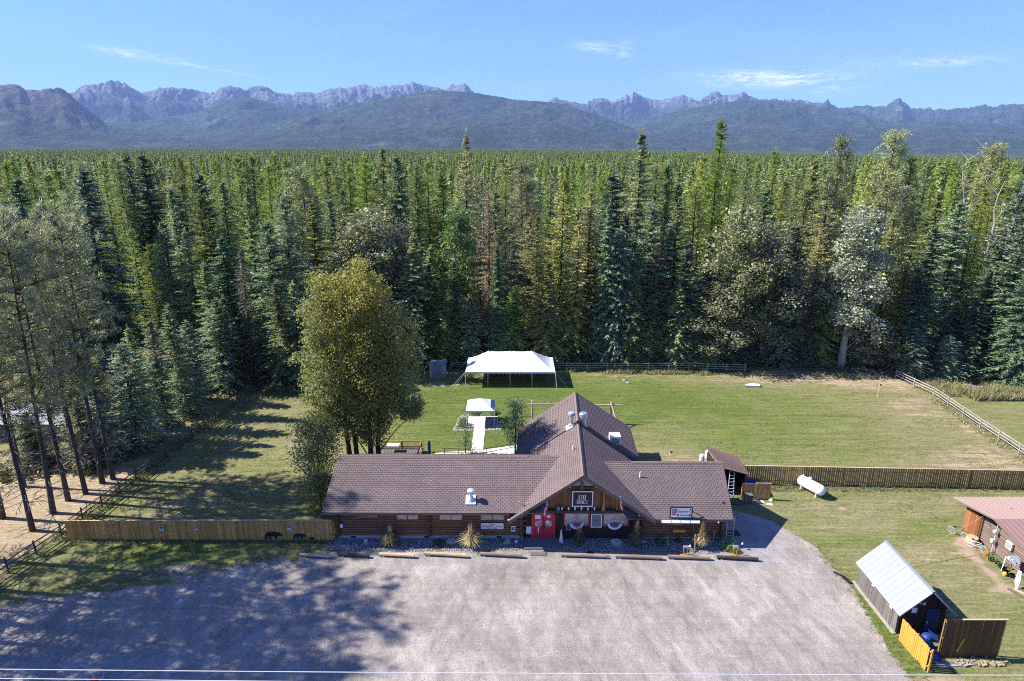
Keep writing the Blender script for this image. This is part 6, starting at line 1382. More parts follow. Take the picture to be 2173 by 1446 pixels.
for k, (dx, ln) in enumerate(((-.9, -.05), (.5, .05), (1.3, .12), (-1.7, -.16))):
    o = link(trunk_mesh('trunk', 16, .27, M['bark'], lims if k == 1 else (), .07, seed=k, lean=ln), 'trunk', CT); o.location = (dx, .1 * k, 0)
# lower bushy tree in front of it at the roof corner
limbed_tree('cottonwood_tree', 31, -18.6, 56.4, 7.6, 2.9, .06, 330, 26, .10, .42, M['cotton2'], M['bark'], 'lower bushy grey green tree at the left roof corner below the cottonwood', .14, 9, .5, lambda u: .95 - .5 * u ** 2)
limbed_tree('cottonwood_tree', 32, -17.2, 51.8, 4.6, 1.7, .05, 160, 22, .09, .35, M['cotton2'], M['bark'], 'small grey green bush touching the left gable end of the roof', .08, 6, .5, lambda u: .95 - .5 * u ** 2)
limbed_tree('garden_tree', 41, .35, 62.6, 6.9, 1.75, .16, 210, 15, .085, .32, M['apple'], M['bark'], 'slender airy green tree beside the rear hall roof', .09, 10, .42, lambda u: 1.0 * (1 - u) ** .75 + .08)
limbed_tree('garden_tree', 42, -5.0, 63.6, 3.0, .8, .12, 60, 14, .07, .22, M['apple'], M['bark'], 'small upright garden tree beside the concrete path', .05, 6, .45, lambda u: 1.0 * (1 - u) ** .5 + .1)

# tall pines at the left: bare dark trunks with dead branches, grey green needle crowns
FG = []
for i, (lean_) in enumerate((-.03, .02, .01)):
    h = 27; rng = np.random.RandomState(300 + i)
    C, lb = pine_centres(300 + i, h, 4.4, .38, 34, 4, 3, lambda u: math.sin(min(1, .30 + .95 * (1 - u)) * 1.57) ** .8, .28)
    c = puffs(300 + i, C, 30, .50, .085)
    sb = []; r_ = random.Random(i)
    for k in range(46):
        z = h * r_.uniform(.10, .5); a = r_.uniform(0, 6.28); L = r_.uniform(1.0, 3.4); b = (math.cos(a) * L, math.sin(a) * L, z - L * r_.uniform(-.05, .3)); sb.append(((0, 0, z), b))
        for q in range(3): f = r_.uniform(.4, .9); a2 = a + r_.uniform(-1.1, 1.1); sb.append(((b[0] * f, b[1] * f, z + (b[2] - z) * f), (b[0] * f + math.cos(a2) * .7, b[1] * f + math.sin(a2) * .7, b[2] - r_.uniform(0, .4))))
    FG.append((arr_mesh('crown', c, M['fgpine']), trunk_mesh('trunk', h, .25, M['barkdark'], [(a, b) for a, b in lb[::2]], .055, 0, i, zt=.98), trunk_mesh('branches', .5, .02, M['twig'], sb, .034, 0, i)))
FGL = [(-41.4, 49.0, 25, 'tall pine nearest the camera, leftmost bare trunk beside the dry grass'), (-41.5, 51.8, 27, 'second tall pine trunk from the left in the dry grass'), (-41.6, 54.0, 26, 'third tall pine, thick trunk in the middle of the left pine group'),
       (-40.7, 55.2, 26, 'slim pine trunk beside the thick one in the left pine group'), (-40.3, 57.2, 25, 'left one of the twin pine trunks nearest the fence'), (-39.7, 58.0, 27, 'right one of the twin pine trunks nearest the fence'),
       (-45.5, 51.0, 28, 'pine mostly cut by the left picture border, upper crown only'), (-47.5, 56.5, 24, 'pine standing behind the left pine group against the pale roof'), (-46.5, 62.5, 15, 'pine at the back of the left pine group')]
FGX = [(-43.5, 45.0, 30), (-47, 41.5, 31), (-42.3, 41.6, 30), (-42.8, 39.0, 29), (-45.0, 37.0, 31), (-42.0, 35.6, 27), (-50, 46, 27), (-49, 35.5, 25), (-44, 31.5, 29), (-52, 40, 27), (-40.5, 30.5, 20)]
rt2 = random.Random(11)
def fgpine(i, x, y, h, label, group=None):
    cm, tm, bm2 = FG[i % 3]; e = bpy.data.objects.new('pine_tree', None); COL.objects.link(e); e.location = (x, y, -.05); s = h / 27
    e.scale = (s * rt2.uniform(.78, .92), s * .85, s); e.rotation_euler = (R_(rt2.uniform(-1.5, 1.5)), R_(rt2.uniform(-3.5, 1)), rt2.uniform(0, 6.28)); tag(e, label, 'tree', group)
    for me, pn in ((tm, 'trunk'), (cm, 'crown'), (bm2, 'dead_branches')): o = bpy.data.objects.new(pn, me); COL.objects.link(o); o.parent = e; (tag(o, kind='stuff') if pn == 'dead_branches' else None)
for i, (x, y, h, lab) in enumerate(FGL): fgpine(i, x, y, h, lab)
for i, (x, y, h) in enumerate(FGX): fgpine(i + 1, x, y, h, 'tall pine outside the left border casting dappled shade on the lot', 'shade pines left of the frame')

for x_, y_, h_, l_ in ((-43.8, 60.5, 7.5, 'small young spruce among the tall left pines'), (-46.0, 63.8, 9.0, 'young spruce behind the tall left pines'), (-49.5, 61.0, 6.0, 'bushy young spruce before the pale roofed outbuilding')): plant('S', x_, y_, h_, .8, l_)
# undergrowth, tall grass
def scatter_blades(name, polys_n, mat, h, seed, label, w=.05, spread=.35):
    rng = np.random.RandomState(seed); out = []
    for (xa, xb, ya, yb, n, hk) in polys_n:
        x = rng.uniform(xa, xb, n); y = rng.uniform(ya, yb, n); cl2 = vnoise(x * .5 + 40, y * .5 + 40, seed, 3); k = cl2 > .42; x, y = x[k], y[k]; n = len(x)
        hh = h * hk * rng.uniform(.4, 1.1, n); a = rng.uniform(0, 6.28, n); p = np.stack([x, y, 0 * x], -1); s = np.stack([np.cos(a), np.sin(a), 0 * a], -1) * w
        tp = p + np.stack([rng.normal(size=n) * spread * hh, rng.normal(size=n) * spread * hh, hh], -1); out.append(np.stack([p - s, p + s, tp], 1))
    return link(arr_mesh(name, np.concatenate(out), mat), name, kind='stuff', label=label)
def edge_strip(P, wd, n, hk):
    out = []
    for (ax, ay), (bx, by) in zip(P[:-1], P[1:]):
        L = math.hypot(bx - ax, by - ay); k = max(1, int(L / 1.2))
        for i in range(k): x = ax + (bx - ax) * i / k; y = ay + (by - ay) * i / k; out.append((x - wd, x + wd, y - .7, y + .7, int(n), hk))
    return out
scatter_blades('tall_grass', edge_strip([(-38.2, 48), (-36.9, 60), (-35.6, 72), (-35.0, 80)], .8, 70, .7) + [(-33.5, -28.5, 81.0, 83.5, 2600, 1.1), (-36, -32, 76, 82, 900, .8)] + edge_strip([(9, 89.6), (34, 88.8), (46, 88.2), (53, 87)], 1.2, 110, .8)
               + [(57, 75, 80, 87, 9000, 1.0), (60, 70, 78.5, 82, 5500, 1.5)] + edge_strip([(54.9, 79), (54.2, 66), (53.7, 57)], .7, 60, .5), M['grassdry'], .75, 5, 'tall dry grass along the fences and at the right')
scatter_blades('golden_grass', [(-80, -58, 103, 124, 26000, 1.0), (8, 14, 93, 97, 1500, 1.2)], M['grassgold'], .8, 6, 'golden grass in the clearing behind the spruces')
def under(name, boxes, seed, mat, ls, label):
    rng = np.random.RandomState(seed); out = []
    for xa, xb, ya, yb, n, r in boxes:
        for i in range(n):
            c = np.array([rng.uniform(xa, xb), rng.uniform(ya, yb), 0]); rr2 = r * rng.uniform(.5, 1.2); d = unit(rng.normal(size=(70, 3))); d[:, 2] = abs(d[:, 2]); out.append(quads(c + d * np.array([rr2, rr2, rr2 * 1.1]) * rng.uniform(.5, 1, (70, 1)), ls, rng))
    return link(arr_mesh(name, np.concatenate(out), mat), name, kind='stuff', label=label)
under('undergrowth', [(-30, 60, 91.5, 95, 240, 1.6), (-30, 60, 95, 102, 120, 2.0), (-50, -36, 84, 96, 40, 1.3), (56, 75, 88, 93, 60, 1.6), (-46, -40, 58, 74, 30, 1.1), (-53, -41.5, 57.5, 66, 46, 1.0)], 4, M['under'], .17, 'shrubby undergrowth at the foot of the wood')

def on_lot(n, seed, lo_, hi_):
    rng = np.random.RandomState(seed); x = rng.uniform(-34, 26, n); y = rng.uniform(31.5, 47, n); d = sdist(x, y, LOT); k = (d > lo_) & (d < hi_) & ~((y > 45.4) & (x > -16) & (x < 18)); return x[k], y[k], rng
x, y, rng = on_lot(7000, 41, -.3, 30); n = len(x); s_ = rng.uniform(.012, .032, (n, 1, 1)) ; V = np.repeat(oc[None], n, 0) * rng.uniform(.6, 1.3, (n, 6, 1)) * s_; V[..., 0] += x[:, None]; V[..., 1] += y[:, None]; V[..., 2] = V[..., 2] * .7 + .015
link(arr_mesh('loose_gravel', np.concatenate([V[:, list(f)] for f in of]), leaf('loose gravel', (.30, .26, .23), (.42, .37, .34), (.58, .53, .49), tr=0.0, rough=.9, spec=.15)), 'loose_gravel', kind='stuff', label='loose stones scattered over the gravel lot')
def tufts(x, y, rng, h, sp):
    n = len(x); k = 7; X = np.repeat(x, k) + rng.normal(scale=.07, size=n * k); Yy = np.repeat(y, k) + rng.normal(scale=.07, size=n * k); hh = h * rng.uniform(.4, 1.2, n * k); a = rng.uniform(0, 6.28, n * k)
    P_ = np.stack([X, Yy, 0 * X], -1); sd = np.stack([np.cos(a), np.sin(a), 0 * a], -1) * .018; tp = P_ + np.stack([rng.normal(size=n * k) * sp * hh, rng.normal(size=n * k) * sp * hh, hh], -1); return np.stack([P_ - sd, P_ + sd, tp], 1)
x, y, rng = on_lot(9000, 43, -1.0, .45); W1_ = tufts(x, y, rng, .16, .6)
rng = np.random.RandomState(44); x = np.concatenate([rng.uniform(-37, -15, 700), rng.uniform(23, 56, 1100), rng.uniform(26, 32, 200)]); y = np.concatenate([rng.uniform(47.1, 47.5, 700), rng.uniform(55.5, 56.7, 1100), rng.uniform(33.9, 34.3, 200)])
link(arr_mesh('weeds', np.concatenate([W1_, tufts(x, y, rng, .22, .5)]), M['weed']), 'weeds', kind='stuff', label='small weeds and grass tufts along the lot edge and fences')
rng = np.random.RandomState(46); x = rng.uniform(-34, 53, 26000); y = rng.uniform(50, 88, 26000); lm = (x > -36 + (y - 50) * .06) & ~((x > -17) & (x < 23) & (y < 65)) & (x < 53.5); lm2 = vnoise(x * .3 + 60, y * .8 + 60, 5, 3) > .5; x, y = x[lm & lm2], y[lm & lm2]
link(arr_mesh('grass_tufts', tufts(x, y, rng, .09, .7), M['weed']), 'grass_tufts', kind='stuff', label='short uneven grass tufts in the lawn')

# ------------------------------------------------------------------ far left: pale roofed outbuilding behind the pines
OB = thing('outbuilding', (-56, 70, 0), 'pale metal roofed outbuilding glimpsed through the pine trunks', 'building')
mb = MB(); mb.box(-62, -50, 67, 73, 0, 2.2); mb.build('wall', M['greywood'], OB)
roof_plane('roof', [(-62.5, 66.5, 2.1), (-49.5, 66.5, 2.1), (-49.5, 70, 3.1), (-62.5, 70, 3.1)], .1, M['greymetal'], OB, ribs=.9); roof_plane('roof', [(-49.5, 73.5, 2.1), (-62.5, 73.5, 2.1), (-62.5, 70, 3.1), (-49.5, 70, 3.1)], .1, M['greymetal'], OB, ribs=.9)
for x in (-60, -56.5, -52.5): f = MB(); f.box(x, x + .9, 66.95, 66.99, .9, 1.6); f.build('window', M['glass'], OB)

# ------------------------------------------------------------------ garden shed behind, arch of poles, lawn odds and ends
PS = thing('garden_shed', (-10.6, 88.1, 0), 'small grey plastic garden shed at the back left of the lawn', 'shed')
mb = MB(); mb.box(-11.7, -9.5, 87.2, 89.0, 0, 1.95); mb.build('wall', M['gasket'], PS)
mb = MB(); mb.box(-11.85, -9.35, 87.05, 89.15, 1.95, 2.06); mb.prism([(-11.85, 87.05, 2.06), (-9.35, 87.05, 2.06), (-9.5, 88.1, 2.3), (-11.7, 88.1, 2.3)], (0, 0, .02)); mb.prism([(-11.85, 89.15, 2.06), (-9.35, 89.15, 2.06), (-9.5, 88.1, 2.3), (-11.7, 88.1, 2.3)], (0, 0, .02)); mb.build('roof', M['slate'], PS)
for x in (-11.3, -10.6): mb = MB(); mb.box(x, x + .68, 87.15, 87.199, .1, 1.85); dd = mb.build('door', M['slate'], PS); m2 = MB(); m2.box(x + (.56 if x < -11 else .06), x + (.62 if x < -11 else .12), 87.11, 87.15, .9, 1.05); m2.build('handle', M['black'], dd)
for x in (-11.68, -9.78): mb = MB(); mb.box(x, x + .26, 87.14, 87.199, .05, 1.92); mb.build('corner_panel', M['railpale'], PS)
AR = thing('pole_arch', (7, 71.6, 0), 'open arch of peeled pine poles with a long crossbar behind the hall', 'arch')
for x, y in ((2.4, 71.9), (7.6, 72.0), (11.75, 71.5)): mb = MB(); mb.tube([(x, y, 0), (x, y, 2.75)], [.13, .11], 8); mb.build('post', M['poleswood'], AR)
mb = MB(); mb.tube([(1.7, 71.75, 2.35), (7, 71.6, 2.4), (13.0, 71.4, 2.38)], [.10, .11, .09], 8); mb.build('crossbar', M['poleswood'], AR)
mb = MB(); mb.tube([(12.5, 69.2, 0), (11.7, 71.4, 2.7)], .10, 8); mb.build('brace', M['poleswood'], AR)
mb = MB(); mb.bar((1.3, 71, 0), (1.3, 71, 1.1), .05, .05); mb.bar((1.3, 71, 1.1), (2.4, 71, 1.1), .05, .05); mb.build('gate_frame', M['rail'], AR)
def flagpin(x, y, h, mat, label):
    t = thing('pin_flag', (x, y, 0), label, 'flag'); mb = MB(); mb.tube([(x, y, 0), (x, y, h)], .02, 5); mb.build('pole', M['white'], t)
    mb = MB(); mb.prism([(x, y, h), (x + .32, y + .02, h - .1), (x + .3, y, h - .3), (x, y, h - .28)], (0, .01, 0)); mb.build('cloth', mat, t)
flagpin(48.0, 79.6, 2.0, M['orangeflag'], 'tall thin golf pin with a small flag on the right lawn'); flagpin(16.9, 63.2, .55, M['orangeflag'], 'short orange marker flag on the lawn behind the right wing')
mb = MB(); mb.prism([(32.0, 83.6, .02), (34.0, 83.4, .02), (34.2, 84.2, .02), (33.2, 84.5, .02), (32.2, 84.1, .02)], (0, 0, .22)); mesh_thing(mb, 'stone_slab', M['concrete'], (33, 84, 0), 'pale flat slab on the far lawn', 'slab')
for x, y, lab in ((15.9, 86.1, 'small rock and stump on the lawn beside the marquee shadow'), (16.2, 85.1, 'small dark rock just in front of the stump')):
    o = blob(int(x * 10 + y), .3, .25, .25).build('rock', M['rock'], None, label=lab, cat='rock'); o.location = (x, y, 0)
mb = MB(); P_ = [(4.5 + 15.5 * 0, 0, 0)]
for k, (x, y) in enumerate(((20.2, 58.6), (21.0, 59.4))):
    mb = MB(); mb.lathe([(.22, 0), (.26, .2), (.26, .75), (.2, .85), (.1, .9)], (x - 1.2, y + .3, 1.4), 10)
    for q in (0, 1): mb.box(x - 1.25 + q * .02, x - 1.15, y + .25, y + .35, 0, 1.42)
    mesh_thing(mb, 'white_drum', M['white'], (x - 1.2, y + .3, 0), 'white drum on a stand, %s of the two behind the right wing' % ('left' if k == 0 else 'right'), 'drum')
plank = MB(); plank.box(13.2, 18.0, 55.6, 55.75, 2.3, 2.55); 
t = thing('rear_screen', (15.5, 55.7, 0), 'low brown board screen just behind the right wing ridge', 'screen')
for k in range(5): mb = MB(); mb.box(12.6, 17.4, 57.5, 57.56, .3 + k * .32, .58 + k * .32); mb.build('board', M['deckrail'] if k == 4 else M['rail'], t)
for x in (12.7, 15, 17.3): mb = MB(); mb.box(x, x + .1, 57.57, 57.67, 0, 2.0); mb.build('post', M['rail'], t)
# ---- lean-to shed beside the right wing
LT = thing('lean_to_shed', (20.8, 56.5, 0), 'dark lean-to shed with a brown metal roof at the right end of the grill', 'shed')
roof_plane('roof', [(22.3, 54.9, 2.2), (22.55, 58.3, 2.2), (19.25, 59.2, 3.15), (19.6, 54.4, 3.15)], .08, M['leanmetal'], LT, ribs=.45, rib_h=.025)
mb = MB(); mb.prism([(19.75, 55.2, 0), (19.78, 55.2, 0), (19.55, 58.9, 0), (19.5, 58.9, 0)], (0, 0, 2.9)); mb.build('wall', M['darkboard'], LT)
mb = MB(); mb.box(19.8, 22.2, 57.9, 57.97, 0, 2.15); mb.box(22.1, 22.18, 55.3, 57.9, 0, 2.05); mb.build('wall', M['darkboard'], LT)
for i in range(9): mb = MB(); mb.box(19.42, 19.5, 55.3 + i * .4, 55.42 + i * .4, 2.88, 3.02); mb.build('rafter_end', M['fencecap'], LT)
for x in (19.85, 22.05): mb = MB(); mb.bar((x, 55.15, 0), (x, 55.15, 2.9 if x < 20 else 2.1), .1, .1); mb.build('post', M['darkboard'], LT)
LD = thing('step_ladder', (20.5, 54.6, 0), 'aluminium ladder leaning in the dark opening of the lean-to shed', 'ladder')
for s in (-1, 1): mb = MB(); mb.bar((20.55 + s * .30, 54.3, 0.1), (20.75 + s * .20, 55.1, 2.45), .06, .04); mb.build('stile', M['alu'], LD)
for i in range(7): f = (i + .7) / 8; mb = MB(); x = 20.55 + .2 * f; w = .3 - .1 * f; y = 54.3 + .8 * f; z = .1 + 2.35 * f; mb.bar((x - w, y, z), (x + w, y, z), .07, .04); mb.build('rung', M['alu'], LD)
mb = MB(); mb.tube([(20.25, 54.28, .0), (20.35, 54.3, .3), (20.55, 54.33, .42), (20.75, 54.3, .3), (20.86, 54.28, 0)], .03, 6, False); mb.build('foot_arch', M['alu'], LD)
BQ = thing('grill_smoker', (22.9, 55.4, 0), 'dark covered barbecue with a blue lid behind the short plank screen', 'barbecue')
mb = MB(); mb.tube([(22.0, 55.5, 1.0), (23.1, 55.5, 1.0)], .38, 12); mb.build('lid', M['navy'], BQ)
for x in (22.1, 23.0): mb = MB(); mb.bar((x, 55.5, 0), (x, 55.5, .8), .06, .06); mb.build('leg', M['black'], BQ)
mb = MB(); mb.bar((23.2, 55.4, 1.0), (23.6, 55.3, .9), .25, .04); mb.build('side_shelf', M['alu'], BQ)
CR = thing('crate_stack', (21.9, 53.4, 0), 'grey wooden crate against the short plank screen', 'crate')
for i in range(5): mb = MB(); mb.box(21.5 + i * .17, 21.63 + i * .17, 53.5, 53.53, .1, .75); mb.build('slat', M['greywood'], CR)
mb = MB(); mb.box(21.45, 22.4, 53.45, 54.0, .76, .80); mb.build('top', M['greywood'], CR)
for x in (21.47, 22.33): mb = MB(); mb.bar((x, 53.48, 0), (x, 53.48, .76), .05, .05); mb.build('leg', M['barkpale'], CR)
for i, (x, y, w, lab) in enumerate(((22.7, 53.6, .8, 'white sheet lying in the grass nearest the crate'), (23.5, 53.1, .6, 'smaller white sheet lying right of the first'))):
    mb = MB(); mb.prism([(x, y, .01), (x + w, y - .12, .01), (x + w * .9, y + .3, .01), (x + .1, y + .32, .01)], (0, 0, .05)); mesh_thing(mb, 'white_sheet', M['paper'], (x, y, 0), lab, 'sheet')
mb = MB(); [mb.box(20.2, 21.2, 53.2 + k * .25, 53.38 + k * .25, .05 + k * .1, .12 + k * .1) for k in range(3)]; mesh_thing(mb, 'doorstep', M['greywood'], (20.7, 53.4, 0), 'grey plank steps at the lean-to opening', 'steps')
o = blob(77, .22, .2, .2).build('rock', M['concrete'], None, label='pale stone at the foot of the short plank screen', cat='rock'); o.location = (24.25, 53.95, 0)
mb = MB(); mb.box(18.6, 19.5, 48.2, 49.0, .004, .03); mesh_thing(mb, 'drain_cover', M['black'], (19, 48.6, 0), 'dark square cover on the shaded ground beside the right wing', 'cover')
# ---- propane tank
TK = thing('gas_tank', (28.5, 55.3, 0), 'white horizontal gas tank on the grass before the brown slatted fence', 'gas tank')
a = Vector((28.05, 56.35, .80)); b = Vector((29.05, 54.35, .80)); dv = (b - a).normalized(); r = .52
prof = [(-.34, .05), (-.30, .22), (-.2, .38), (-.06, .48), (.1, .52)]
pts_ = [tuple(a + dv * (p[0])) for p in prof] + [tuple(b - dv * p[0]) for p in reversed(prof)]; rad_ = [p[1] for p in prof] + [p[1] for p in reversed(prof)]
mb = MB(); mb.tube(pts_, rad_, 20); mb.build('tank_shell', M['tank'], TK, smooth=True)
mb = MB(); mb.lathe([(.2, 0), (.2, .16), (.14, .24), (.02, .26)], tuple((a + b) / 2 + Vector((-.1, .25, .47))), 12); mb.build('valve_dome', M['tank'], TK)
mb = MB(); mb.tube([tuple(a + Vector((.05, -.1, .5))), tuple(a + Vector((.05, -.1, .68)))], .06, 7); mb.build('filler', M['tank'], TK)
for t_ in (.12, .88):
    p = a.lerp(b, t_); nrm_ = Vector((-dv.y, dv.x, 0))
    for s in (-1, 1): mb = MB(); mb.bar(p + nrm_ * .28 * s + Vector((0, 0, -.35)), p + nrm_ * .36 * s + Vector((0, 0, -.8)), .12, .1); mb.build('leg', M['tank'], TK)
mb = MB(); mb.box(29.05, 29.11, 57.0 - .3, 57.0 - .24, 0, .45); mesh_thing(mb, 'stake', M['fencecap'], (29.1, 56.7, 0), 'short stake at the foot of the slatted fence', 'stake')

# ---- small shed with metal roof, front right
SD = thing('tool_shed', (28.3, 39.3, 0), 'small dark plank shed with a pale ribbed metal roof', 'shed')
sx0, sxr, sx1, ya, yb = 25.78, 27.72, 29.66, 36.1, 41.9
roof_plane('roof', [(sx0, yb, 1.9), (sx0, ya, 1.9), (sxr, ya, 3.78), (sxr, yb, 3.78)], .06, M['greymetal'], SD, edge=M['alu'], ribs=.46, rib_h=.014)
roof_plane('roof', [(sx1, ya, 1.9), (sx1, yb, 1.9), (sxr, yb, 3.78), (sxr, ya, 3.78)], .06, M['greymetal'], SD, edge=M['alu'], ribs=.46, rib_h=.014)
mb = MB(); mb.bar((sxr, ya, 3.80), (sxr, yb, 3.80), .22, .03); mb.build('ridge_cap', M['greymetal'], SD)
for i in range(25):
    y = 36.7 + i * .2; mb = MB(); d = random.uniform(0, .025); mb.box(26.12 - d, 26.17, y, y + .188, .04, 2.06); mb.build('wall_board', M['greywood'], SD)
mb = MB(); mb.box(26.17, 26.2, 36.7, 41.7, 0, 2.05); mb.box(29.25, 29.3, 36.7, 41.7, 0, 2.05); mb.box(26.2, 29.25, 41.67, 41.7, 0, 2.05); mb.prism([(26.2, 41.68, 2.05), (29.25, 41.68, 2.05), (27.72, 41.68, 3.45)], (0, .02, 0)); mb.build('wall', M['darkboard'], SD)
for i in range(15):
    x = 26.2 + i * .203; zt_ = 3.50 - abs(x + .1 - 27.72) * .92
    mb = MB(); mb.box(x, x + .19, 36.66 - random.uniform(0, .02), 36.72, 0, max(1.9, zt_)); mb.build('wall_board', M['darkboard'], SD)
mb = MB(); mb.box(27.95, 28.85, 36.58, 36.64, .05, 2.05); dd = mb.build('door', plain('blue painted door', (.01, .03, .11), .5, .15, 3), SD)
m2 = MB(); m2.box(28.12, 28.68, 36.555, 36.58, 1.2, 1.75); m2.build('pane', M['navy'], dd); m2 = MB(); m2.box(28.05, 28.1, 36.52, 36.58, .95, 1.1); m2.build('handle', M['alu'], dd)
mb = MB(); mb.box(26.9, 27.25, 36.6, 36.63, 1.75, 2.15); mb.build('notice', M['paper'], SD); mb = MB(); mb.box(27.3, 27.5, 36.55, 36.63, 2.48, 2.54); mb.box(27.55, 27.7, 36.55, 36.6, 2.4, 2.62); mb.build('lamp', M['alu'], SD)
for y in (37.3, 39.6): mb = MB(); mb.box(26.02, 26.09, y, y + .3, 1.45, 1.9); mb.build('electric_box', M['paper'], SD)
mb = MB(); mb.box(25.9, 26.15, 36.6, 42.2, 0, .08); mb.build('sill', M['barkpale'], SD)
mb = MB(); mb.prism([(27.3, 34.9, 1.2), (27.8, 34.8, .9), (27.95, 35.3, 1.0), (27.45, 35.5, 1.3)], (0, 0, .06)); mb.prism([(27.1, 34.2, .02), (27.6, 34.0, .02), (28.0, 36.2, .02), (27.0, 36.3, .02)], (0, 0, .2)); mb.lathe([(.3, 0), (.32, .8), (.2, .95)], (27.3, 35.3, .2), 10)
mesh_thing(mb, 'tarp_pile', M['blue'], (27.5, 35.2, 0), 'blue tarp heap in the narrow yard behind the orange fence panel', 'tarp')
mb = MB(); mb.bar((25.75, 41.9, .05), (25.5, 42.7, .08), .3, .05); mb.bar((25.5, 42.7, .08), (25.1, 43.3, .05), .2, .04); mesh_thing(mb, 'dark_strip', M['black'], (25.4, 42.5, 0), 'dark strip lying in the grass behind the small shed', 'tarp')
mb = MB(); mb.prism([(27.2, 33.6, .01), (31.2, 34.0, .01), (31.0, 34.3, .01), (29, 34.3, .01), (27.2, 34.3, .01)], (0, 0, .06)); mesh_thing(mb, 'stone_step', M['rock'], (29, 34, 0), 'worn concrete edge below the tall dark screen', 'kerb')
t = thing('firewood', (29.3, 33.9, 0), 'scatter of split firewood below the tall dark screen', 'firewood'); rq = random.Random(9)
for i in range(34): x = rq.uniform(28.2, 31.6); y = rq.uniform(33.7, 34.3); a_ = rq.uniform(0, 3.1); mb = MB(); mb.bar((x, y, .08), (x + math.cos(a_) * .35, y + math.sin(a_) * .35, .1), .09, .08); mb.build('log_piece', M['dirtlog'], t)
mb = MB(); mb.bar((28.75, 34.42, .6), (29.05, 34.43, 1.55), .10, .03); mesh_thing(mb, 'light_stick', M['yellow'], (28.8, 34.4, .6), 'pale yellow stick fixed on the tall dark screen', 'stick')

# ---- log cabin with red metal roof, right edge
CB = thing('log_cabin', (44, 45.5, 0), 'log cabin with a red brown metal roof cut by the right picture border', 'cabin')
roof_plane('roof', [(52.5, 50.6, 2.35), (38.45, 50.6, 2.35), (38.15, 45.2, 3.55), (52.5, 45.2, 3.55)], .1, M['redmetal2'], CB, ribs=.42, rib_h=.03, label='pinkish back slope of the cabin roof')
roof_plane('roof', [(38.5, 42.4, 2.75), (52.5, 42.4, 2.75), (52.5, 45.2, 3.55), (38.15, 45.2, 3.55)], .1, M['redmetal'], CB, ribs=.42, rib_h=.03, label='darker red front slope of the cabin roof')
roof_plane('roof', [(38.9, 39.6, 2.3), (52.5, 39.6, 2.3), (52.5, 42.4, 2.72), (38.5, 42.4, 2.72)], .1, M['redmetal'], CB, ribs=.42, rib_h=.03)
def clog(y0, y1, x, n, z0, r, mat):
    for i in range(n): z = z0 + r + i * r * 1.86; mb = MB(); mb.tube([(x, y0 - .25 * (i % 2), z), (x, y1 + .25 * (i % 2), z)], r, 8); mb.build('log', mat, CB)
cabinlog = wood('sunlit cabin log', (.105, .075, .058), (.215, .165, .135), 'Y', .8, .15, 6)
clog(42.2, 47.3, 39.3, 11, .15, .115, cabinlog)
for i in range(9): y = 47.5 + i * .2; mb = MB(); mb.box(39.05, 39.1, y, y + .19, .1, 2.3); mb.build('wall_board', M['rusty'], CB)
mb = MB(); mb.box(39.35, 51, 47.4, 49.4, 0, 2.2); mb.box(39.42, 51, 42.25, 47.4, 0, 2.5); mb.prism([(39.42, 42.3, 2.5), (39.42, 49.4, 2.3), (39.42, 45.2, 3.35)], (.1, 0, 0)); mb.build('wall', M['darkboard'], CB)
for i in range(10): z = .27 + i * .215; mb = MB(); mb.tube([(39.1, 47.42, z), (39.7, 47.42, z)], .11, 8); mb.build('log_end', M['logend'], CB); mb = MB(); mb.tube([(38.95, 42.1, z), (39.9, 42.1, z)], .11, 8); mb.build('log_end', M['logend'], CB)
for i in range(9): z = .27 + i * .215; mb = MB(); mb.tube([(39.3, 42.1, z), (51, 42.1, z)], .115, 8); mb.build('log', M['log'], CB)
mb = MB(); mb.box(38.98, 39.12, 43.9, 44.5, 1.5, 2.1); w_ = mb.build('window', M['white'], CB); mb = MB(); mb.box(38.95, 38.979, 43.97, 44.43, 1.57, 2.03); mb.build('pane', M['gableglass'], w_)
mb = MB(); mb.tube([(38.95, 45.6, .1), (38.95, 45.6, 3.1)], .035, 6); mp = mb.build('meter_pipe', M['alu'], CB); mb = MB(); mb.lathe([(.1, 0), (.15, .05), (.15, .2), (.1, .25)], (38.85, 45.6, 2.0), 9); mb.build('meter', M['alu'], mp); mb = MB(); mb.box(38.75, 38.95, 45.5, 45.75, 1.1, 1.4); mb.build('meter_box', M['paper'], mp)
mb = MB(); mb.box(38.8, 39.0, 43.6, 43.8, .9, 1.1); mb.build('electric_box', M['paper'], CB)
mb = MB(); mb.lathe([(.08, 0), (.08, .12), (.1, .14)], (41.3, 47.6, 3.0), 8); mb.build('roof_vent', M['gasket'], CB)
SDh = thing('satellite_dish', (38.6, 42.9, 1.3), 'dark grey satellite dish on the corner of the cabin', 'satellite dish')
mb = MB(); mb.tube([(39.2, 42.9, 1.2), (38.75, 42.9, 1.3)], .03, 6); mb.build('arm', M['slate'], SDh)
mb = MB(); c = Vector((38.6, 42.85, 1.42)); ax = Vector((-.75, -.4, .35)).normalized(); mb.tube([tuple(c + ax * .02), tuple(c + ax * .06), tuple(c + ax * .12)], [.12, .28, .36], 16); mb.build('dish', M['slate'], SDh); mb = MB(); mb.tube([tuple(c), tuple(c + ax * .5)], .015, 4); mb.box(c.x + ax.x * .5 - .04, c.x + ax.x * .5 + .04, c.y + ax.y * .5 - .04, c.y + ax.y * .5 + .04, c.z + ax.z * .5 - .04, c.z + ax.z * .5 + .04); mb.build('receiver', M['paper'], SDh)
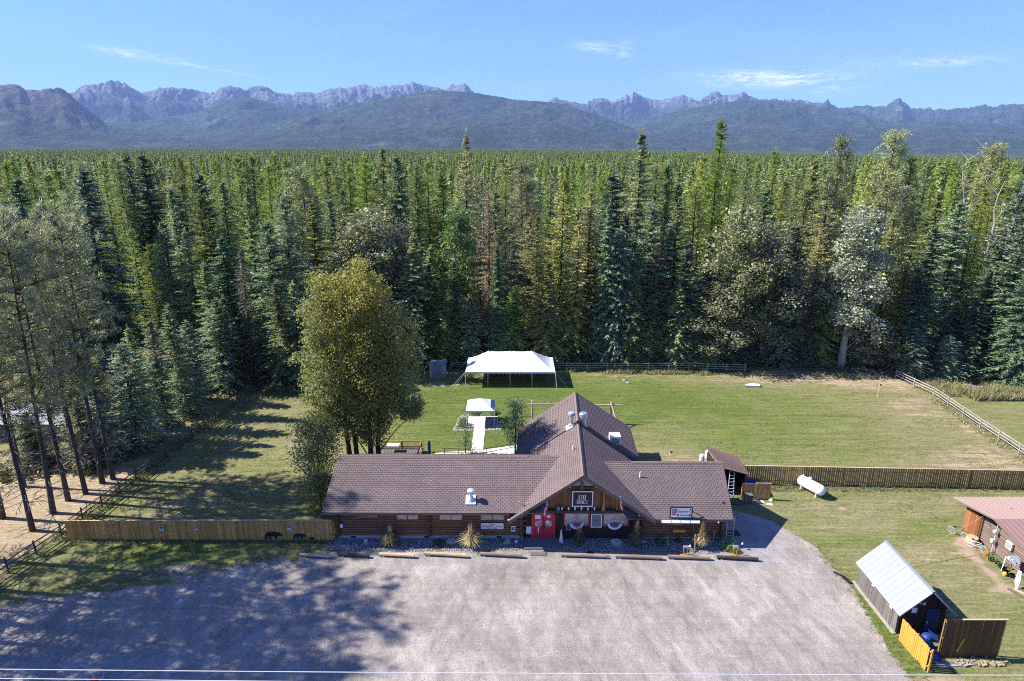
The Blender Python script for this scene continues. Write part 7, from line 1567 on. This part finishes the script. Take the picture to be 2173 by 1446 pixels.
def bicycle(x, y, rz, mat, label):
    t = thing('bicycle', (x, y, 0), label, 'bicycle', None, rz)
    def wheel(cx):
        mb = MB(); n = 20; P = [(cx + math.cos(2 * math.pi * i / n) * .32, 0, .34 + math.sin(2 * math.pi * i / n) * .32) for i in range(n + 1)]; mb.tube(P, .022, 5, False); w = mb.build('wheel', M['alu'], t, world=False)
        mb = MB(); [mb.bar((cx, 0, .34), (cx + math.cos(a) * .31, 0, .34 + math.sin(a) * .31), .008, .008) for a in [i * math.pi / 5 for i in range(10)]]; s_ = mb.build('spoke', M['alu'], w, world=False)
    wheel(-.52); wheel(.52)
    mb = MB()
    for p, q in (((-.52, 0, .34), (-.12, 0, .34)), ((-.12, 0, .34), (-.22, 0, .82)), ((-.52, 0, .34), (-.2, 0, .74)), ((-.12, 0, .34), (.33, 0, .80)), ((-.2, 0, .76), (.33, 0, .82)), ((.52, 0, .34), (.34, 0, .95))): mb.tube([p, q], .022, 5)
    mb.build('frame', mat, t, world=False)
    mb = MB(); mb.tube([(.34, -.28, 1.0), (.34, 0, .95), (.34, .28, 1.0)], .016, 5); mb.build('handlebar', M['black'], t, world=False)
    mb = MB(); mb.prism([(-.36, -.07, .86), (-.12, -.02, .87), (-.12, .02, .87), (-.36, .07, .86)], (0, 0, .05)); mb.build('saddle', M['black'], t, world=False)
    return t
b1 = bicycle(38.25, 46.3, R_(-62), M['skyblue'], 'pale blue bicycle leaning on the sunlit cabin logs'); b1.rotation_euler = (R_(14), 0, R_(-62))
b2 = bicycle(38.0, 48.2, R_(-58), M['slate'], 'dark bicycle under the rusty boards of the cabin'); b2.rotation_euler = (R_(16), 0, R_(-58))
mb = MB(); mb.lathe([(.45, 0), (.47, .3), (.42, .5), (.30, .5)], (38.55, 47.3, 0), 12); mesh_thing(mb, 'barrel_planter', M['fencecap'], (38.55, 47.3, 0), 'half barrel between the two bicycles', 'barrel')
mb = MB(); mb.lathe([(.16, 0), (.2, .25)], (38.45, 45.5, 0), 9); mesh_thing(mb, 'small_pot', M['orangeflag'], (38.45, 45.5, 0), 'orange pot beside the blue bicycle', 'pot')
rq = random.Random(21)
for i in range(6):
    x = 38.5 + rq.uniform(-.2, .2) - i * .02; y = 44.8 - i * .42; mb = MB(); mb.lathe([(.14, 0), (.2, .28), (.17, .28), (.14, .2)], (x, y, 0), 9); mesh_thing(mb, 'plant_pot', M['black'], (x, y, 0), ['first', 'second', 'third', 'fourth', 'fifth', 'sixth'][i] + ' black plant pot from the blue bicycle along the cabin wall', 'plant pot')
    if i in (0, 1, 2): shrub(90 + i, x, y, .25, .55, M['apple'], ['leafy plant in the first pot by the bicycle', 'leafy plant in the second pot', 'leafy plant in the third pot'][i], 160, .05, 'potted_plant', stems=False)
mb = MB(); mb.lathe([(.12, 0), (.16, .2), (.1, .3)], (38.1, 42.9, 0), 9); mesh_thing(mb, 'watering_can', M['yellow'], (38.1, 42.9, 0), 'yellow watering can by the cabin wall', 'watering can')
mb = MB(); mb.bar((38.2, 43.4, .05), (38.75, 43.9, 1.0), .06, .06); mesh_thing(mb, 'white_stick', M['white'], (38.2, 43.4, 0), 'white stick leaning on the cabin wall', 'stick')
mb = MB(); mb.tube([(37.6, 41.0, .05), (37.9, 41.4, .6), (38.2, 41.75, 1.25)], [.03, .2, .12], 8); mesh_thing(mb, 'folded_parasol', M['paper'], (37.8, 41.3, 0), 'folded white parasol leaning at the cabin corner', 'parasol')
t = thing('lumber_pile', (38.2, 40.4, 0), 'pile of weathered planks below the folded parasol', 'planks')
for i in range(5): mb = MB(); mb.bar((37.2 + i * .38, 41.3 - i * .1, .08 + .03 * i), (38.2 + i * .38, 39.4 - i * .1, .1 + .02 * i), .22, .08); mb.build('plank', M['fencecap'] if i % 2 else M['greywood'], t)
mb = MB(); P = [(-.02, 0)]; A0 = Vector((39.0, 46.9, 3.0)); A1 = Vector((30.5, 44.0, .9)); mb.tube([tuple(A0.lerp(A1, f) - Vector((0, 0, 4 * .25 * f * (1 - f)))) for f in [i / 10 for i in range(11)]], .022, 4, False); mesh_thing(mb, 'service_line', M['fencecap'], (39, 46.9, 3), 'sagging cable running from the cabin eave over the lawn', 'cable')

# ---- power lines over the lot, high above the ground
for k, (a, b, mt, lab) in enumerate((((-60, 24.4, 9.3), (90, 24.9, 8.2), M['wire'], 'upper bright overhead cable crossing the lower left'), ((-60, 24.3, 8.95), (90, 24.0, 8.3), M['wire'], 'lower bright overhead cable crossing the lower left'))):
    mb = MB(); A_ = Vector(a); B_ = Vector(b); mb.tube([tuple(A_.lerp(B_, f) - Vector((0, 0, 4 * .6 * f * (1 - f)))) for f in [i / 30 for i in range(31)]], .02, 5, False); mesh_thing(mb, 'power_line', mt, a, lab, 'cable')

# ---- drone pilot in a red shirt
PX, PY = -25.0, 31.35
def skinned(name, verts, edges, radii, mat, parent, sub=2):
    me = bpy.data.meshes.new(name); me.from_pydata(verts, edges, []); o = bpy.data.objects.new(name, me); COL.objects.link(o); o.parent = parent
    sk = o.modifiers.new('skin', 'SKIN'); 
    if not me.skin_vertices: me.skin_vertices.new()
    for i, r_ in enumerate(radii): me.skin_vertices[0].data[i].radius = (r_, r_) if not isinstance(r_, tuple) else r_
    me.skin_vertices[0].data[0].use_root = True
    sb = o.modifiers.new('sub', 'SUBSURF'); sb.levels = sub; sb.render_levels = sub
    dg = bpy.context.evaluated_depsgraph_get(); m2 = bpy.data.meshes.new_from_object(o.evaluated_get(dg)); bpy.data.objects.remove(o)
    m2.materials.clear(); m2.materials.append(mat); m2.polygons.foreach_set('use_smooth', [True] * len(m2.polygons)); o2 = bpy.data.objects.new(name, m2); COL.objects.link(o2); o2.parent = parent; return o2
PE = thing('person', (PX, PY, 0), 'person in a red shirt and cap at the bottom border holding a small controller', 'person', None, R_(-25))
V_ = [(0, 0, .95), (0, 0, 1.15), (0, 0, 1.36), (0, .01, 1.46), (0, .02, 1.53), (0, .02, 1.60), (0, .02, 1.70), (.19, 0, 1.40), (.25, .06, 1.14), (.10, .32, 1.12), (.05, .38, 1.13), (-.19, 0, 1.40), (-.25, .06, 1.14), (-.10, .32, 1.12), (-.05, .38, 1.13), (.10, 0, .88), (.11, .02, .50), (.11, -.01, .10), (.11, .13, .04), (-.10, 0, .88), (-.11, .02, .50), (-.12, -.01, .10), (-.12, .13, .04)]
E_ = [(0, 1), (1, 2), (2, 3), (3, 4), (4, 5), (5, 6), (2, 7), (7, 8), (8, 9), (9, 10), (2, 11), (11, 12), (12, 13), (13, 14), (0, 15), (15, 16), (16, 17), (17, 18), (0, 19), (19, 20), (20, 21), (21, 22)]
RAD = [.14, .135, .15, .06, .055, .085, .07, .062, .045, .032, .028, .062, .045, .032, .028, .09, .065, .045, .04, .09, .065, .045, .04]
skinned('body', V_, E_, RAD, M['skin'], PE)
skinned('shirt', [V_[i] for i in (0, 1, 2)] + [(0, .01, 1.42)] + [V_[7], (.245, .05, 1.2), V_[11], (-.245, .05, 1.2)], [(0, 1), (1, 2), (2, 3), (2, 4), (4, 5), (2, 6), (6, 7)], [.165, .16, .172, .08, .078, .062, .078, .062], M['redshirt'], PE)
skinned('trousers', [(0, 0, .95), V_[15], V_[16], V_[17], V_[19], V_[20], V_[21]], [(0, 1), (1, 2), (2, 3), (0, 4), (4, 5), (5, 6)], [.158, .105, .082, .07, .105, .082, .07], M['jeans'], PE)
mb = MB(); mb.lathe([(.105, 0), (.11, .04), (.095, .09), (.05, .12), (.01, .13)], (0, .02, 1.66), 14); mb.prism([(-.07, .10, 1.665), (.07, .10, 1.665), (.05, .20, 1.65), (-.05, .20, 1.65)], (0, 0, .012)); mb.build('cap', M['gasket'], PE, world=False, smooth=False)
mb = MB(); mb.prism([(-.012, .105, 1.60), (.012, .105, 1.60), (0, .135, 1.585)], (0, 0, .02)); [mb.lathe([(.005, 0), (.012, .01), (.005, .02)], (x, .098, 1.62), 6) for x in (-.03, .03)]; mb.build('face', M['skin'], PE, world=False)
for s in (-1, 1):
    for f in range(4): mb = MB(); x = s * (.05 + f * .018); mb.tube([(x, .37, 1.14), (x - s * .01, .42, 1.15), (x - s * .02, .43, 1.12)], [.011, .009, .007], 5); mb.build('finger', M['skin'], PE, world=False)
    mb = MB(); mb.tube([(s * .06, .36, 1.15), (s * .03, .38, 1.18)], [.012, .009], 5); mb.build('thumb', M['skin'], PE, world=False)
RC = thing('remote_controller', (PX + .16, PY + .37, 1.12), 'small white controller in the hands of the person', 'controller')
mb = MB(); mb.box(PX + .07, PX + .27, PY + .32, PY + .43, 1.14, 1.18); mb.build('case', M['white'], RC); mb = MB(); mb.box(PX + .1, PX + .24, PY + .36, PY + .37, 1.18, 1.27); mb.build('screen', M['black'], RC)
